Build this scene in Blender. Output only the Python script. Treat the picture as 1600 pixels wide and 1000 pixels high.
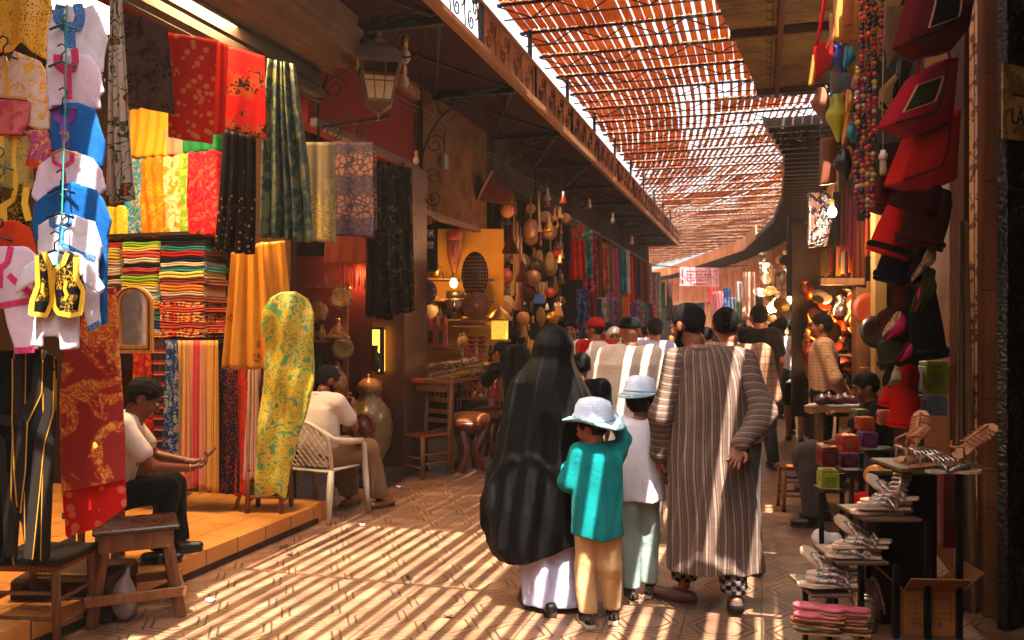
import bpy, bmesh, math, random
import numpy as np
from mathutils import Vector, Matrix
random.seed(7); RNG = np.random.default_rng(7)
S = bpy.context.scene
PI = math.pi; R = math.radians
for o in list(bpy.data.objects): bpy.data.objects.remove(o)
# ---------------------------------------------------------------- camera
FPX, VX, HY, CH = 1333.0, 1190.0, 512.0, 1.65
AY = math.atan((VX-800)/FPX); CA, SA = math.cos(AY), math.sin(AY)
cam = bpy.data.cameras.new('camera'); camo = bpy.data.objects.new('camera', cam)
S.collection.objects.link(camo); S.camera = camo
cam.lens = 36*FPX/1600; cam.sensor_width = 36; cam.shift_y = (HY-500)/1600
cam.clip_start = .05; cam.clip_end = 600
camo.location = (0, 0, CH); camo.rotation_euler = (PI/2, 0, AY)
cam.dof.use_dof = True; cam.dof.focus_distance = 5.2; cam.dof.aperture_fstop = 3.6
# ---------------------------------------------------------------- light
SUN = Vector((-.145, .47, -1)).normalized()            # the way the light travels
sun = bpy.data.lights.new('sun', 'SUN'); sun.energy = 5; sun.angle = R(.25); sun.color = (1, .93, .83)
suno = bpy.data.objects.new('sun', sun); S.collection.objects.link(suno)
suno.rotation_euler = SUN.to_track_quat('-Z', 'Y').to_euler(); suno.location = (2, -5, 12)
wd = bpy.data.worlds.new('World'); S.world = wd; wd.use_nodes = True
nt = wd.node_tree; sk = nt.nodes.new('ShaderNodeTexSky'); sk.sky_type = 'NISHITA'; sk.sun_disc = False
sk.sun_elevation = math.asin(-SUN.z); sk.sun_rotation = math.atan2(-SUN.x, -SUN.y)
sk.air_density = 1; sk.dust_density = 7; sk.ozone_density = .3
bg = nt.nodes['Background']; bg.inputs[1].default_value = .12; hs = nt.nodes.new('ShaderNodeHueSaturation'); hs.inputs['Saturation'].default_value = .25; nt.links.new(sk.outputs[0], hs.inputs['Color']); nt.links.new(hs.outputs[0], bg.inputs[0])
S.view_settings.view_transform = 'Standard'; S.view_settings.look = 'None'
S.view_settings.exposure = 2.78; S.view_settings.gamma = 1
S.render.engine = 'CYCLES'; S.cycles.max_bounces = 6; S.cycles.diffuse_bounces = 4
S.cycles.transparent_max_bounces = 16; S.cycles.sample_clamp_indirect = 6
S.cycles.caustics_reflective = False; S.cycles.caustics_refractive = False

# ---------------------------------------------------------------- pixel <-> place
def W(px, py, d):
    xc = (px-800)/FPX*d
    return Vector((xc*CA-d*SA, xc*SA+d*CA, CH-(py-HY)/FPX*d))
def FL(px, py, z=0): return W(px, py, FPX*(CH-z)/(py-HY))
def OX(px, py, X):
    t = math.tan(math.atan((px-800)/FPX)-AY); Y = X/t
    return W(px, py, Y*CA-X*SA)
def OYp(px, py, Y):
    t = math.tan(math.atan((px-800)/FPX)-AY); X = Y*t
    return W(px, py, Y*CA-X*SA)
class Plane:                                            # an upright plane where flat things hang
    def __init__(s, px, d, yaw=16.3):
        s.o = W(px, HY, d); s.o.z = 0; s.yaw = R(yaw)
        s.t = Vector((math.cos(s.yaw), math.sin(s.yaw), 0)); s.n = Vector((-s.t.y, s.t.x, 0))
    def s2(s, px, py):
        r = W(px, py, 1)-Vector((0, 0, CH)); k = s.o.dot(s.n)/r.dot(s.n)
        p = Vector((0, 0, CH))+r*k
        return ((p-s.o).dot(s.t), p.z)
# ---------------------------------------------------------------- scene bookkeeping
COL = S.collection
def tag(o, label=None, cat=None, group=None, kind=None):
    if label: o['label'] = label
    if cat: o['category'] = cat
    if group: o['group'] = group
    if kind: o['kind'] = kind
    return o
def thing(name, label, cat, loc=(0, 0, 0), rz=0, group=None):
    o = bpy.data.objects.new(name, None); COL.objects.link(o); o.empty_display_size = .1
    o.location = loc; o.rotation_euler = (0, 0, rz)
    return tag(o, label, cat, group)
def dup(root, loc=None, rz=None, label=None, group=None, scale=None):
    r = root.copy(); COL.objects.link(r)
    if loc is not None: r.location = loc
    if rz is not None: r.rotation_euler = (0, 0, rz)
    if scale: r.scale = (scale,)*3
    if label: r['label'] = label
    if group: r['group'] = group
    for ch in list(root.children):
        c = ch.copy(); COL.objects.link(c); c.parent = r
        for g in ch.children:
            e = g.copy(); COL.objects.link(e); e.parent = c
    return r
def mesh_obj(name, V, Fc, mat, parent=None, smooth=False, uv=None):
    me = bpy.data.meshes.new(name); me.from_pydata([tuple(v) for v in V], [], [tuple(f) for f in Fc])
    if mat is not None: me.materials.append(mat)
    if smooth: me.polygons.foreach_set('use_smooth', [True]*len(me.polygons))
    if uv is not None:
        l = me.uv_layers.new(name='UVMap'); idx = np.empty(len(me.loops), int); me.loops.foreach_get('vertex_index', idx)
        l.data.foreach_set('uv', np.asarray(uv, float)[idx].ravel())
    me.update()
    o = bpy.data.objects.new(name, me); COL.objects.link(o)
    if parent: o.parent = parent
    return o
def zone(px, lo, hi): return ('far left', 'left', 'middle', 'right', 'far right')[min(4, int((px-lo)/(hi-lo)*5))]
# ---------------------------------------------------------------- mesh builder
class MB:
    def __init__(s): s.v = []; s.f = []; s.g = []
    def add(s, V, Fc):
        n = len(s.v); s.g.append((n, len(s.f))); s.v += [tuple(v) for v in V]; s.f += [tuple(i+n for i in f) for f in Fc]; return s
    def box(s, c, size, rz=0, M=None, b=0):
        x, y, z = [k/2 for k in size]; V = []
        if b <= 0:
            for sz in (-1, 1):
                for sx, sy in ((-1, -1), (1, -1), (1, 1), (-1, 1)): V.append(Vector((sx*x, sy*y, sz*z)))
            Fc = [(3, 2, 1, 0), (4, 5, 6, 7), (0, 1, 5, 4), (1, 2, 6, 5), (2, 3, 7, 6), (3, 0, 4, 7)]
        else:
            b = min(b, x*.9, y*.9, z*.9); Fc = []; rings = []
            for zz, ins in ((-z, b), (-z+b, 0), (z-b, 0), (z, b)):
                X, Y_ = x-ins, y-ins; e = b if ins == 0 else 0
                r = [(-X+e, -Y_), (X-e, -Y_), (X, -Y_+e), (X, Y_-e), (X-e, Y_), (-X+e, Y_), (-X, Y_-e), (-X, -Y_+e)]
                rings.append(len(V)); V += [Vector((a, c_, zz)) for a, c_ in r]
            for q in range(3):
                for i in range(8):
                    j = (i+1) % 8; a = rings[q]; c_ = rings[q+1]; Fc.append((a+i, a+j, c_+j, c_+i))
            Fc += [tuple(rings[0]+i for i in range(7, -1, -1)), tuple(rings[3]+i for i in range(8))]
        m = M or Matrix.Rotation(rz, 3, 'Z'); c = Vector(c)
        return s.add([m @ v+c for v in V], Fc)
    def bar(s, a, b, w, h=None, b_=.0):                   # squared bar from a to b
        a = Vector(a); b = Vector(b); d = b-a; L = d.length
        m = d.to_track_quat('X', 'Z').to_matrix()
        return s.box((a+b)/2, (L, w, h or w), M=m, b=b_)
    def tube(s, pts, r, n=8, cap=True, closed=False):
        pts = [Vector(p) for p in pts]; k = len(pts)
        rr = [r]*k if not hasattr(r, '__len__') else r
        V = []; up = None
        for i, p in enumerate(pts):
            if closed: t = pts[(i+1) % k]-pts[i-1]
            else: t = pts[min(i+1, k-1)]-pts[max(i-1, 0)]
            if t.length < 1e-9: t = Vector((0, 0, 1))
            t.normalize()
            if up is None:
                up = Vector((0, 0, 1)) if abs(t.z) < .9 else Vector((0, 1, 0))
            a = t.cross(up)
            if a.length < 1e-4: a = t.cross(Vector((1, .1, 0)))
            a.normalize(); b = a.cross(t); up = b
            for j in range(n):
                q = 2*PI*j/n; V.append(p+(a*math.cos(q)+b*math.sin(q))*rr[i])
        Fc = []
        for i in range(k if closed else k-1):
            for j in range(n):
                a0 = i*n+j; a1 = i*n+(j+1) % n; i2 = (i+1) % k; Fc.append((a0, a1, i2*n+(j+1) % n, i2*n+j))
        if cap and not closed: Fc += [tuple(range(n-1, -1, -1)), tuple((k-1)*n+j for j in range(n))]
        return s.add(V, Fc)
    def lathe(s, prof, c=(0, 0, 0), n=20, M=None, sx=1, sy=1):
        V = []; Fc = []; c = Vector(c); k = len(prof)
        for r, z in prof:
            for j in range(n):
                q = 2*PI*j/n; v = Vector((r*math.cos(q)*sx, r*math.sin(q)*sy, z)); V.append((M @ v if M else v)+c)
        for i in range(k-1):
            for j in range(n):
                a = i*n+j; b = i*n+(j+1) % n; Fc.append((a, b, b+n, a+n))
        if prof[0][0] > 1e-4: Fc.append(tuple(range(n-1, -1, -1)))
        if prof[-1][0] > 1e-4: Fc.append(tuple((k-1)*n+j for j in range(n)))
        return s.add(V, Fc)
    def ball(s, c, r, n=10, m=7, M=None):
        if not hasattr(r, '__len__'): r = (r, r, r)
        c = Vector(c); V = []; Fc = []
        for i in range(m+1):
            a = PI*i/m
            for j in range(n):
                q = 2*PI*j/n; v = Vector((r[0]*math.sin(a)*math.cos(q), r[1]*math.sin(a)*math.sin(q), -r[2]*math.cos(a))); V.append((M @ v if M else v)+c)
        for i in range(m):
            for j in range(n):
                a = i*n+j; b = i*n+(j+1) % n; Fc.append((a, b, b+n, a+n))
        return s.add(V, Fc)
    def prism(s, poly, y0, y1, M=None, c=(0, 0, 0)):      # polygon in x,z pushed along y
        n = len(poly); c = Vector(c)
        area = sum(poly[i][0]*poly[(i+1) % n][1]-poly[(i+1) % n][0]*poly[i][1] for i in range(n))
        if area < 0: poly = poly[::-1]
        V = [Vector((x, y0, z)) for x, z in poly]+[Vector((x, y1, z)) for x, z in poly]
        V = [(M @ v if M else v)+c for v in V]
        Fc = [tuple(range(n)), tuple(range(2*n-1, n-1, -1))]+[(i, i+n, (i+1) % n+n, (i+1) % n) for i in range(n)]
        return s.add(V, Fc)
    def each(s, name, mat, parent=None, smooth=False, world=False):   # every added piece its own part
        g = s.g+[(len(s.v), len(s.f))]
        for (a, b), (c, d) in zip(g, g[1:]):
            m = MB(); m.add(s.v[a:c], [tuple(i-a for i in f) for f in s.f[b:d]]); m.build(name, mat, parent, smooth, world)
    def build(s, name, mat, parent=None, smooth=False, world=False, uv=None):
        V = s.v
        if parent is not None and world:
            q = parent; mats = []
            while q is not None: mats.append(q.matrix_basis.copy()); q = q.parent
            mm = Matrix.Identity(4)
            for x in mats[::-1]: mm = mm @ x
            mi = mm.inverted(); V = [mi @ Vector(v) for v in V]
        if parent is None and world:
            A_ = np.array(V); lo = A_.min(0); hi = A_.max(0); c = Vector(((lo[0]+hi[0])/2, (lo[1]+hi[1])/2, lo[2]))
            o = mesh_obj(name, [Vector(v)-c for v in V], s.f, mat, None, smooth, uv); o.location = c; return o
        return mesh_obj(name, V, s.f, mat, parent, smooth, uv)
# ---------------------------------------------------------------- distance-field modelling (bodies, cloth, soft goods)
def surface_nets(val, org, h):
    ins = val < 0; nx, ny, nz = val.shape
    cnt = np.zeros((nx-1, ny-1, nz-1), np.int8)
    for a in (0, 1):
        for b in (0, 1):
            for c in (0, 1): cnt += ins[a:nx-1+a, b:ny-1+b, c:nz-1+c]
    cell = (cnt > 0) & (cnt < 8); idx = np.argwhere(cell)
    if len(idx) == 0: return np.zeros((0, 3)), []
    acc = np.zeros((len(idx), 3)); num = np.zeros(len(idx))
    I, J, K = idx.T
    for ax in range(3):
        for u in (0, 1):
            for w in (0, 1):
                o0 = [0, 0, 0]; o1 = [(ax+1) % 3, (ax+2) % 3]; o0[o1[0]] = u; o0[o1[1]] = w
                e = list(o0); e[ax] = 1
                v0 = val[I+o0[0], J+o0[1], K+o0[2]]; v1 = val[I+e[0], J+e[1], K+e[2]]
                m = (v0 < 0) != (v1 < 0); t = np.where(m, v0/np.where(m, v0-v1, 1), 0)
                P = np.tile(np.array(o0, float), (len(idx), 1)); P[:, ax] += t
                acc[m] += P[m]; num[m] += 1
    P = (idx+acc/num[:, None])*h+np.array(org)
    lut = -np.ones(cell.shape, int); lut[I, J, K] = np.arange(len(idx)); faces = []
    for ax in range(3):
        b, c = (ax+1) % 3, (ax+2) % 3
        s0 = [slice(None)]*3; s1 = [slice(None)]*3; s0[ax] = slice(0, -1); s1[ax] = slice(1, None)
        d = ins[tuple(s0)] != ins[tuple(s1)]; E = np.argwhere(d)
        E = E[(E[:, b] > 0) & (E[:, c] > 0) & (E[:, b] < val.shape[b]-1) & (E[:, c] < val.shape[c]-1)]
        if len(E) == 0: continue
        q = []
        for db, dc in ((-1, -1), (0, -1), (0, 0), (-1, 0)):
            X = E.copy(); X[:, b] += db; X[:, c] += dc; q.append(lut[X[:, 0], X[:, 1], X[:, 2]])
        q = np.stack(q, 1); flip = ~ins[E[:, 0], E[:, 1], E[:, 2]]; q[flip] = q[flip][:, ::-1]
        faces.append(q)
    return P, np.concatenate(faces)
class SDF:
    def __init__(s): s.pr = []; s.posts = []
    def cone(s, a, b, ra, rb=None, k=.03, sub=False): s.pr.append(('c', np.array(a, float), np.array(b, float), ra, ra if rb is None else rb, k, sub)); return s
    def ell(s, c, r, k=.03, M=None, sub=False): s.pr.append(('e', np.array(c, float), np.array(r, float), None if M is None else np.array(M), 0, k, sub)); return s
    def bx(s, c, r, rnd=.01, k=.02, M=None, sub=False): s.pr.append(('b', np.array(c, float), np.array(r, float), None if M is None else np.array(M), rnd, k, sub)); return s
    def post(s, fn): s.posts.append(fn); return s
    def eval(s, h, pad=.04, lo=None, hi=None):
        L = []; Hh = []
        for p in s.pr:
            if p[6]: continue
            if p[0] == 'c': r = max(p[3], p[4]); L.append(np.minimum(p[1], p[2])-r); Hh.append(np.maximum(p[1], p[2])+r)
            else:
                r = p[2]+(p[4] if p[0] == 'b' else 0)
                if p[3] is not None: r = np.full(3, np.linalg.norm(r))
                L.append(p[1]-r); Hh.append(p[1]+r)
        lo = np.min(L, 0)-pad if lo is None else np.array(lo, float); hi = np.max(Hh, 0)+pad if hi is None else np.array(hi, float)
        n = np.ceil((hi-lo)/h).astype(int)+1
        ax = [lo[i]+np.arange(n[i])*h for i in range(3)]; val = np.full(n, .5)
        for ty, a, b, c, d, k, sub in s.pr:
            if ty == 'c': r = max(c, d); l0 = np.minimum(a, b)-r; h0 = np.maximum(a, b)+r
            else:
                r = b+(d if ty == 'b' else 0)
                if c is not None: r = np.full(3, np.linalg.norm(r))
                l0 = a-r; h0 = a+r
            m = k+2.5*h+.012; i0 = np.maximum(0, np.floor((l0-m-lo)/h).astype(int)); i1 = np.minimum(n, np.ceil((h0+m-lo)/h).astype(int)+1)
            if (i1 <= i0).any(): continue
            sl = tuple(slice(i0[i], i1[i]) for i in range(3))
            X, Y_, Z = np.meshgrid(ax[0][sl[0]], ax[1][sl[1]], ax[2][sl[2]], indexing='ij', sparse=True)
            if ty == 'c':
                ab = b-a; L2 = max(ab @ ab, 1e-9); px, py, pz = X-a[0], Y_-a[1], Z-a[2]
                t = np.clip((px*ab[0]+py*ab[1]+pz*ab[2])/L2, 0, 1)
                D = np.sqrt((px-t*ab[0])**2+(py-t*ab[1])**2+(pz-t*ab[2])**2)-(c+(d-c)*t)
            else:
                px, py, pz = X-a[0], Y_-a[1], Z-a[2]
                if c is not None:
                    qx = c[0, 0]*px+c[1, 0]*py+c[2, 0]*pz; qy = c[0, 1]*px+c[1, 1]*py+c[2, 1]*pz; qz = c[0, 2]*px+c[1, 2]*py+c[2, 2]*pz; px, py, pz = qx, qy, qz
                if ty == 'e':
                    k0 = np.sqrt((px/b[0])**2+(py/b[1])**2+(pz/b[2])**2); k1 = np.sqrt((px/b[0]**2)**2+(py/b[1]**2)**2+(pz/b[2]**2)**2)+1e-9
                    D = k0*(k0-1)/k1
                else:
                    qx, qy, qz = abs(px)-b[0], abs(py)-b[1], abs(pz)-b[2]
                    D = np.sqrt(np.maximum(qx, 0)**2+np.maximum(qy, 0)**2+np.maximum(qz, 0)**2)+np.minimum(np.maximum(np.maximum(qx, qy), qz), 0)-d
            v = val[sl]
            if sub:
                D = -D; hh = np.clip(.5-.5*(v-D)/k, 0, 1); val[sl] = v*(1-hh)+D*hh+k*hh*(1-hh)
            else:
                hh = np.clip(.5+.5*(v-D)/k, 0, 1); val[sl] = v*(1-hh)+D*hh-k*hh*(1-hh)
        if s.posts:
            X, Y_, Z = np.meshgrid(*ax, indexing='ij', sparse=True)
            for fn in s.posts: val = fn(val, X, Y_, Z)
            val = np.array(np.broadcast_to(val, n))
        for i in range(3):
            sl = [slice(None)]*3; sl[i] = 0; val[tuple(sl)] = np.maximum(val[tuple(sl)], 1e-3); sl[i] = -1; val[tuple(sl)] = np.maximum(val[tuple(sl)], 1e-3)
        return surface_nets(val, lo, h)
    def mb(s, h, m=None, **kw):
        P, Fc = s.eval(h, **kw); m = m or MB()
        return m.add(P.tolist(), [tuple(int(i) for i in f) for f in Fc])
    def build(s, name, mat, parent=None, h=.01, uvfn=None, **kw):
        P, Fc = s.eval(h, **kw); uv = None if uvfn is None else uvfn(P)
        return mesh_obj(name, P.tolist(), np.asarray(Fc).tolist(), mat, parent, True, uv)
def wob(amp, f=9., seed=0, zf=.35):                       # soft irregular creases
    r = np.random.default_rng(seed); ph = r.uniform(0, 6.28, 6); q = r.uniform(.7, 1.4, 6)
    def fn(v, X, Y_, Z):
        return v+amp*(np.sin(f*q[0]*X+f*zf*q[1]*Z+ph[0]+1.3*np.sin(f*.5*Z+ph[1]))*.5+np.sin(f*1.9*q[2]*X-f*.8*Z*q[3]+f*Y_+ph[2])*.3+np.sin(f*1.6*Y_*q[4]+f*.6*Z+ph[3]+np.sin(f*X+ph[4]))*.4)
    return fn
def zcut(z0=None, z1=None):
    def fn(v, X, Y_, Z):
        if z0 is not None: v = np.maximum(v, z0-Z)
        if z1 is not None: v = np.maximum(v, Z-z1)
        return v
    return fn
# ---------------------------------------------------------------- node helpers
class E_:
    def __init__(s, nt, sock): s.nt = nt; s.k = sock
    def _m(s, op, *a):
        n = s.nt.nodes.new('ShaderNodeMath'); n.operation = op
        for i, x in enumerate((s,)+a):
            if isinstance(x, E_): s.nt.links.new(x.k, n.inputs[i])
            else: n.inputs[i].default_value = x
        return E_(s.nt, n.outputs[0])
    def __add__(s, o): return s._m('ADD', o)
    def __sub__(s, o): return s._m('SUBTRACT', o)
    def __mul__(s, o): return s._m('MULTIPLY', o)
    def __truediv__(s, o): return s._m('DIVIDE', o)
    __radd__ = __add__; __rmul__ = __mul__
    def abs(s): return s._m('ABSOLUTE')
    def frac(s): return s._m('FRACT')
    def floor(s): return s._m('FLOOR')
    def sin(s): return s._m('SINE')
    def min(s, o): return s._m('MINIMUM', o)
    def max(s, o): return s._m('MAXIMUM', o)
    def lt(s, o): return s._m('LESS_THAN', o)
    def gt(s, o): return s._m('GREATER_THAN', o)
    def ss(s, a, b):                                    # smooth step 0..1 from a to b
        n = s.nt.nodes.new('ShaderNodeMapRange'); n.interpolation_type = 'SMOOTHSTEP'; s.nt.links.new(s.k, n.inputs[0])
        n.inputs[1].default_value = a; n.inputs[2].default_value = b; return E_(s.nt, n.outputs[0])
class G:                                               # one material's graph
    def __init__(s, nt):
        s.nt = nt; s.tc = nt.nodes.new('ShaderNodeTexCoord')
        s.inf = None
    def P(s, src='Object'): return s.tc.outputs[src]
    def xyz(s, src='Object'):
        n = s.nt.nodes.new('ShaderNodeSeparateXYZ'); s.nt.links.new(s.P(src) if isinstance(src, str) else src, n.inputs[0])
        return [E_(s.nt, n.outputs[i]) for i in range(3)]
    def vec(s, x, y, z=0):
        n = s.nt.nodes.new('ShaderNodeCombineXYZ')
        for i, a in enumerate((x, y, z)):
            if isinstance(a, E_): s.nt.links.new(a.k, n.inputs[i])
            else: n.inputs[i].default_value = a
        return n.outputs[0]
    def mapped(s, sc, src='Object', off=(0, 0, 0)):
        n = s.nt.nodes.new('ShaderNodeMapping'); n.inputs['Scale'].default_value = sc; n.inputs['Location'].default_value = off
        s.nt.links.new(s.P(src) if isinstance(src, str) else src, n.inputs[0]); return n.outputs[0]
    def noise(s, sc, det=3, rough=.55, dist=0, v=None, col=False):
        n = s.nt.nodes.new('ShaderNodeTexNoise'); n.inputs['Scale'].default_value = sc; n.inputs['Detail'].default_value = det
        n.inputs['Roughness'].default_value = rough; n.inputs['Distortion'].default_value = dist
        s.nt.links.new(v if v is not None else s.P(), n.inputs['Vector']); return n.outputs['Color'] if col else E_(s.nt, n.outputs[0])
    def voro(s, sc, feat='F1', v=None, col=False, rnd=1):
        n = s.nt.nodes.new('ShaderNodeTexVoronoi'); n.feature = feat; n.inputs['Scale'].default_value = sc; n.inputs['Randomness'].default_value = rnd
        s.nt.links.new(v if v is not None else s.P(), n.inputs['Vector']); return n.outputs['Color'] if col else E_(s.nt, n.outputs['Distance'])
    def rgb(s, c):
        n = s.nt.nodes.new('ShaderNodeRGB'); n.outputs[0].default_value = (*c, 1); return n.outputs[0]
    def mix(s, f, a, b, mode='MIX'):
        n = s.nt.nodes.new('ShaderNodeMix'); n.data_type = 'RGBA'; n.blend_type = mode; n.clamp_factor = True
        for i, x in ((0, f), (6, a), (7, b)):
            if isinstance(x, E_): s.nt.links.new(x.k, n.inputs[i])
            elif isinstance(x, (int, float)): n.inputs[i].default_value = x
            elif isinstance(x, tuple): n.inputs[i].default_value = (*x, 1)
            else: s.nt.links.new(x, n.inputs[i])
        return n.outputs[2]
    def ramp(s, f, stops, const=False):
        n = s.nt.nodes.new('ShaderNodeValToRGB'); n.color_ramp.interpolation = 'CONSTANT' if const else 'LINEAR'
        el = n.color_ramp.elements
        while len(el) < len(stops): el.new(.5)
        for e, (p, c) in zip(el, sorted(stops, key=lambda t: t[0])): e.position = p; e.color = (*c, 1)
        s.nt.links.new(f.k, n.inputs[0]); return n.outputs[0]
    def hsv(s, col, h=None, sat=1, val=None):
        n = s.nt.nodes.new('ShaderNodeHueSaturation'); s.nt.links.new(col, n.inputs['Color']); n.inputs['Saturation'].default_value = sat
        if isinstance(val, E_): s.nt.links.new(val.k, n.inputs['Value'])
        if isinstance(h, E_): s.nt.links.new(h.k, n.inputs['Hue'])
        return n.outputs[0]
    def rand(s):
        n = s.nt.nodes.new('ShaderNodeObjectInfo'); return E_(s.nt, n.outputs['Random'])
MATS = {}
def mk(name, rgb=(.5, .5, .5), rough=.8, metal=0, var=.18, vs=6, bump=.25, bs=90, pat=None, sheen=0, coat=0, spec=None, emit=None, es=0, alpha=None, transl=0, hfn=None, bd=.004, trans=0, ior=1.45):
    if name in MATS: return MATS[name]
    m = bpy.data.materials.new(name); m.use_nodes = True; nt = m.node_tree; b = nt.nodes['Principled BSDF']; g = G(nt)
    col = pat(g) if pat else g.rgb(rgb)
    if var:
        n = g.noise(vs, 4, .6); f = n*(2*var)+(1-var); col = g.hsv(col, val=f)
    gm = nt.nodes.new('ShaderNodeGamma'); gm.inputs[1].default_value = 1.52; nt.links.new(col, gm.inputs[0]); col = gm.outputs[0]; nt.links.new(col, b.inputs['Base Color'])
    if spec is None and rough >= .7: spec = .1
    b.inputs['Roughness'].default_value = rough; b.inputs['Metallic'].default_value = metal
    if rough < .7 and not trans:
        rn = g.noise(vs*2.3, 3, .6)*.25+(rough-.12); nt.links.new(rn.k, b.inputs['Roughness'])
    if spec is not None: b.inputs['Specular IOR Level'].default_value = spec
    if sheen and sheen < .1: b.inputs['Sheen Weight'].default_value = sheen
    if coat: b.inputs['Coat Weight'].default_value = coat; b.inputs['Coat Roughness'].default_value = .15
    if emit: b.inputs['Emission Color'].default_value = (*emit, 1); b.inputs['Emission Strength'].default_value = es
    if trans: b.inputs['Transmission Weight'].default_value = trans; b.inputs['IOR'].default_value = ior
    if bump or hfn:
        bn = nt.nodes.new('ShaderNodeBump'); bn.inputs['Strength'].default_value = bump if not hfn else max(bump, .5); bn.inputs['Distance'].default_value = bd
        h = hfn(g) if hfn else g.noise(bs, 3, .7)
        nt.links.new(h.k, bn.inputs['Height']); nt.links.new(bn.outputs[0], b.inputs['Normal'])
    if transl:
        t = nt.nodes.new('ShaderNodeBsdfTranslucent'); mx = nt.nodes.new('ShaderNodeMixShader'); mx.inputs[0].default_value = transl
        nt.links.new(col, t.inputs[0]); out = nt.nodes['Material Output']; nt.links.new(b.outputs[0], mx.inputs[1]); nt.links.new(t.outputs[0], mx.inputs[2]); nt.links.new(mx.outputs[0], out.inputs[0])
    if alpha is not None:
        if callable(alpha): nt.links.new(alpha(g).k, b.inputs['Alpha'])
        else: b.inputs['Alpha'].default_value = alpha
    MATS[name] = m; return m
# pattern makers ------------------------------------------------------------
def p_blotch(a, b, sc=8, lo=.48, hi=.54, det=3, dist=.6, v=None):
    return lambda g: g.mix(g.noise(sc, det, .55, dist).ss(lo, hi), a, b)
def p_flower(a, b, c, sc=12, r=.34):                   # blossoms with a ring and centre on a ground colour
    def f(g):
        w = g.nt.nodes.new('ShaderNodeVectorMath'); w.operation = 'MULTIPLY_ADD'
        g.nt.links.new(g.noise(sc*1.7, 2, col=True), w.inputs[0]); w.inputs[1].default_value = (.6/sc,)*3; g.nt.links.new(g.P(), w.inputs[2])
        d = g.voro(sc, v=w.outputs[0]); big = d.lt(r); ring = (d-(r*.55)).abs().lt(.045); vine = (g.noise(sc*.8, 2, .5, 1.5)-.5).abs().lt(.018)
        return g.mix(ring, g.mix(big.max(vine), a, b), c)
    return f
def p_damask(a, b, sc=9):
    def f(g):
        n = g.noise(sc, 3, .5, 2.2); w = ((n*26).sin()*.5+.5); m = g.noise(sc*.6, 1, .4, .6).ss(.42, .55)
        return g.mix(w.ss(.45, .62)*m, a, b)
    return f
def p_stripe(cols, per, ax=0, src='Object', wv=.0):
    def f(g):
        x = g.xyz(src)[ax]
        if wv: x = x+(g.noise(4, 2)-.5)*wv
        k = (x/per).frac(); n = len(cols); st = []; t = 0; tot = sum(c[1] for c in cols)
        for c, w in cols: st.append((t/tot, c)); t += w
        return g.ramp(k, st, True)
    return f
def p_sequin(a, b, sc=160, area=6, lo=.5):
    def f(g):
        d = g.voro(sc); c = g.noise(area, 3, .6, .8).ss(lo, lo+.1)
        return g.mix(d.lt(.34)*c, a, b)
    return f
def p_wood(a, b, sc=3, ax=2):
    def f(g):
        s = [sc*7, sc*7, sc*7]; s[ax] = sc*.8; v = g.mapped(tuple(s))
        n = g.noise(1, 5, .65, 1.2, v=v); kn = g.noise(sc*.9, 2)
        return g.mix(kn.ss(.35, .75)*.35, g.mix(n.ss(.3, .7), a, b), (a[0]*.5, a[1]*.45, a[2]*.4))
    return f
def p_multi(cols, sc=20, rnd=1, v=None):
    def f(g):
        c = g.voro(sc, col=True, v=v(g) if v else None, rnd=rnd); s = g.nt.nodes.new('ShaderNodeSeparateColor'); g.nt.links.new(c, s.inputs[0])
        n = len(cols); return g.ramp(E_(g.nt, s.outputs[0]), [(i/n, q) for i, q in enumerate(cols)], True)
    return f
def cloth_m(name, rgb, **k): 
    k.setdefault('rough', .85); k.setdefault('sheen', .04); k.setdefault('var', .12); k.setdefault('bs', 260); k.setdefault('bump', .55); k['bd'] = .03; k.setdefault('hfn', lambda g: g.noise(260, 2, .7)*.05+g.noise(5.5, 3, .55, 1.6)*.55+g.noise(17, 2, .5, 1.)*.22)
    return mk(name, rgb, **k)
def wood_m(name, a, b, ax=2, **k):
    k.setdefault('rough', .6)
    return mk(name, pat=p_wood(a, b, ax=ax), bs=40, bump=.35, **k)
# ---------------------------------------------------------------- setting materials
def pat_ground(g):
    x, y, z = g.xyz(); wx = (g.noise(1.5, 2)-.5)*.012
    T = .42; u = (x+wx)/T; v = y/(T*.92); row = v.floor(); odd = ((row*.5).frac())*2
    uu = ((u+odd*.5).frac()-.5).abs(); vv = (v.frac()-.5).abs()
    hx = vv.max(uu*.9+vv*.5)
    l1 = (hx-.30).abs().lt(.017); l2 = (hx-.405).abs().lt(.015)
    dg = ((uu-vv).abs()).lt(.012)*hx.gt(.405)
    jx = ((u.frac()-.5).abs()).gt(.487); jy = vv.gt(.487)
    ln = l1.max(l2).max(dg).max(jx).max(jy)
    st = g.noise(2.2, 4, .65); cell = g.voro(2.4, col=True, v=g.vec(u*1.0, v*1.0)); bandc = hx.gt(.30)
    base = g.mix(st.ss(.3, .72), (.245, .140, .085), (.43, .272, .175)); base = g.mix(bandc*.35, base, (.34, .2, .12))
    base = g.mix(g.noise(26, 3).ss(.62, .8)*.35, base, (.12, .07, .05))
    base = g.mix(g.noise(.7, 4, .65).ss(.45, .65)*.45, base, (.16, .10, .07))
    return g.mix(ln*g.noise(7, 2).ss(.2, .45)*.85, base, (.085, .05, .035))
def h_ground(g):
    x, y, z = g.xyz(); T = .42; wx = (g.noise(1.5, 2)-.5)*.012; u = (x+wx)/T; v = y/(T*.92); odd = ((v.floor()*.5).frac())*2
    uu = ((u+odd*.5).frac()-.5).abs(); vv = (v.frac()-.5).abs(); hx = vv.max(uu*.9+vv*.5)
    l = (hx-.30).abs().ss(.0, .022).min((hx-.405).abs().ss(.0, .02)).min((vv*-1+.5).ss(0, .02))
    return l*1.0+g.noise(60, 4, .7)*.35+g.noise(5, 2)*.4
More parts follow.
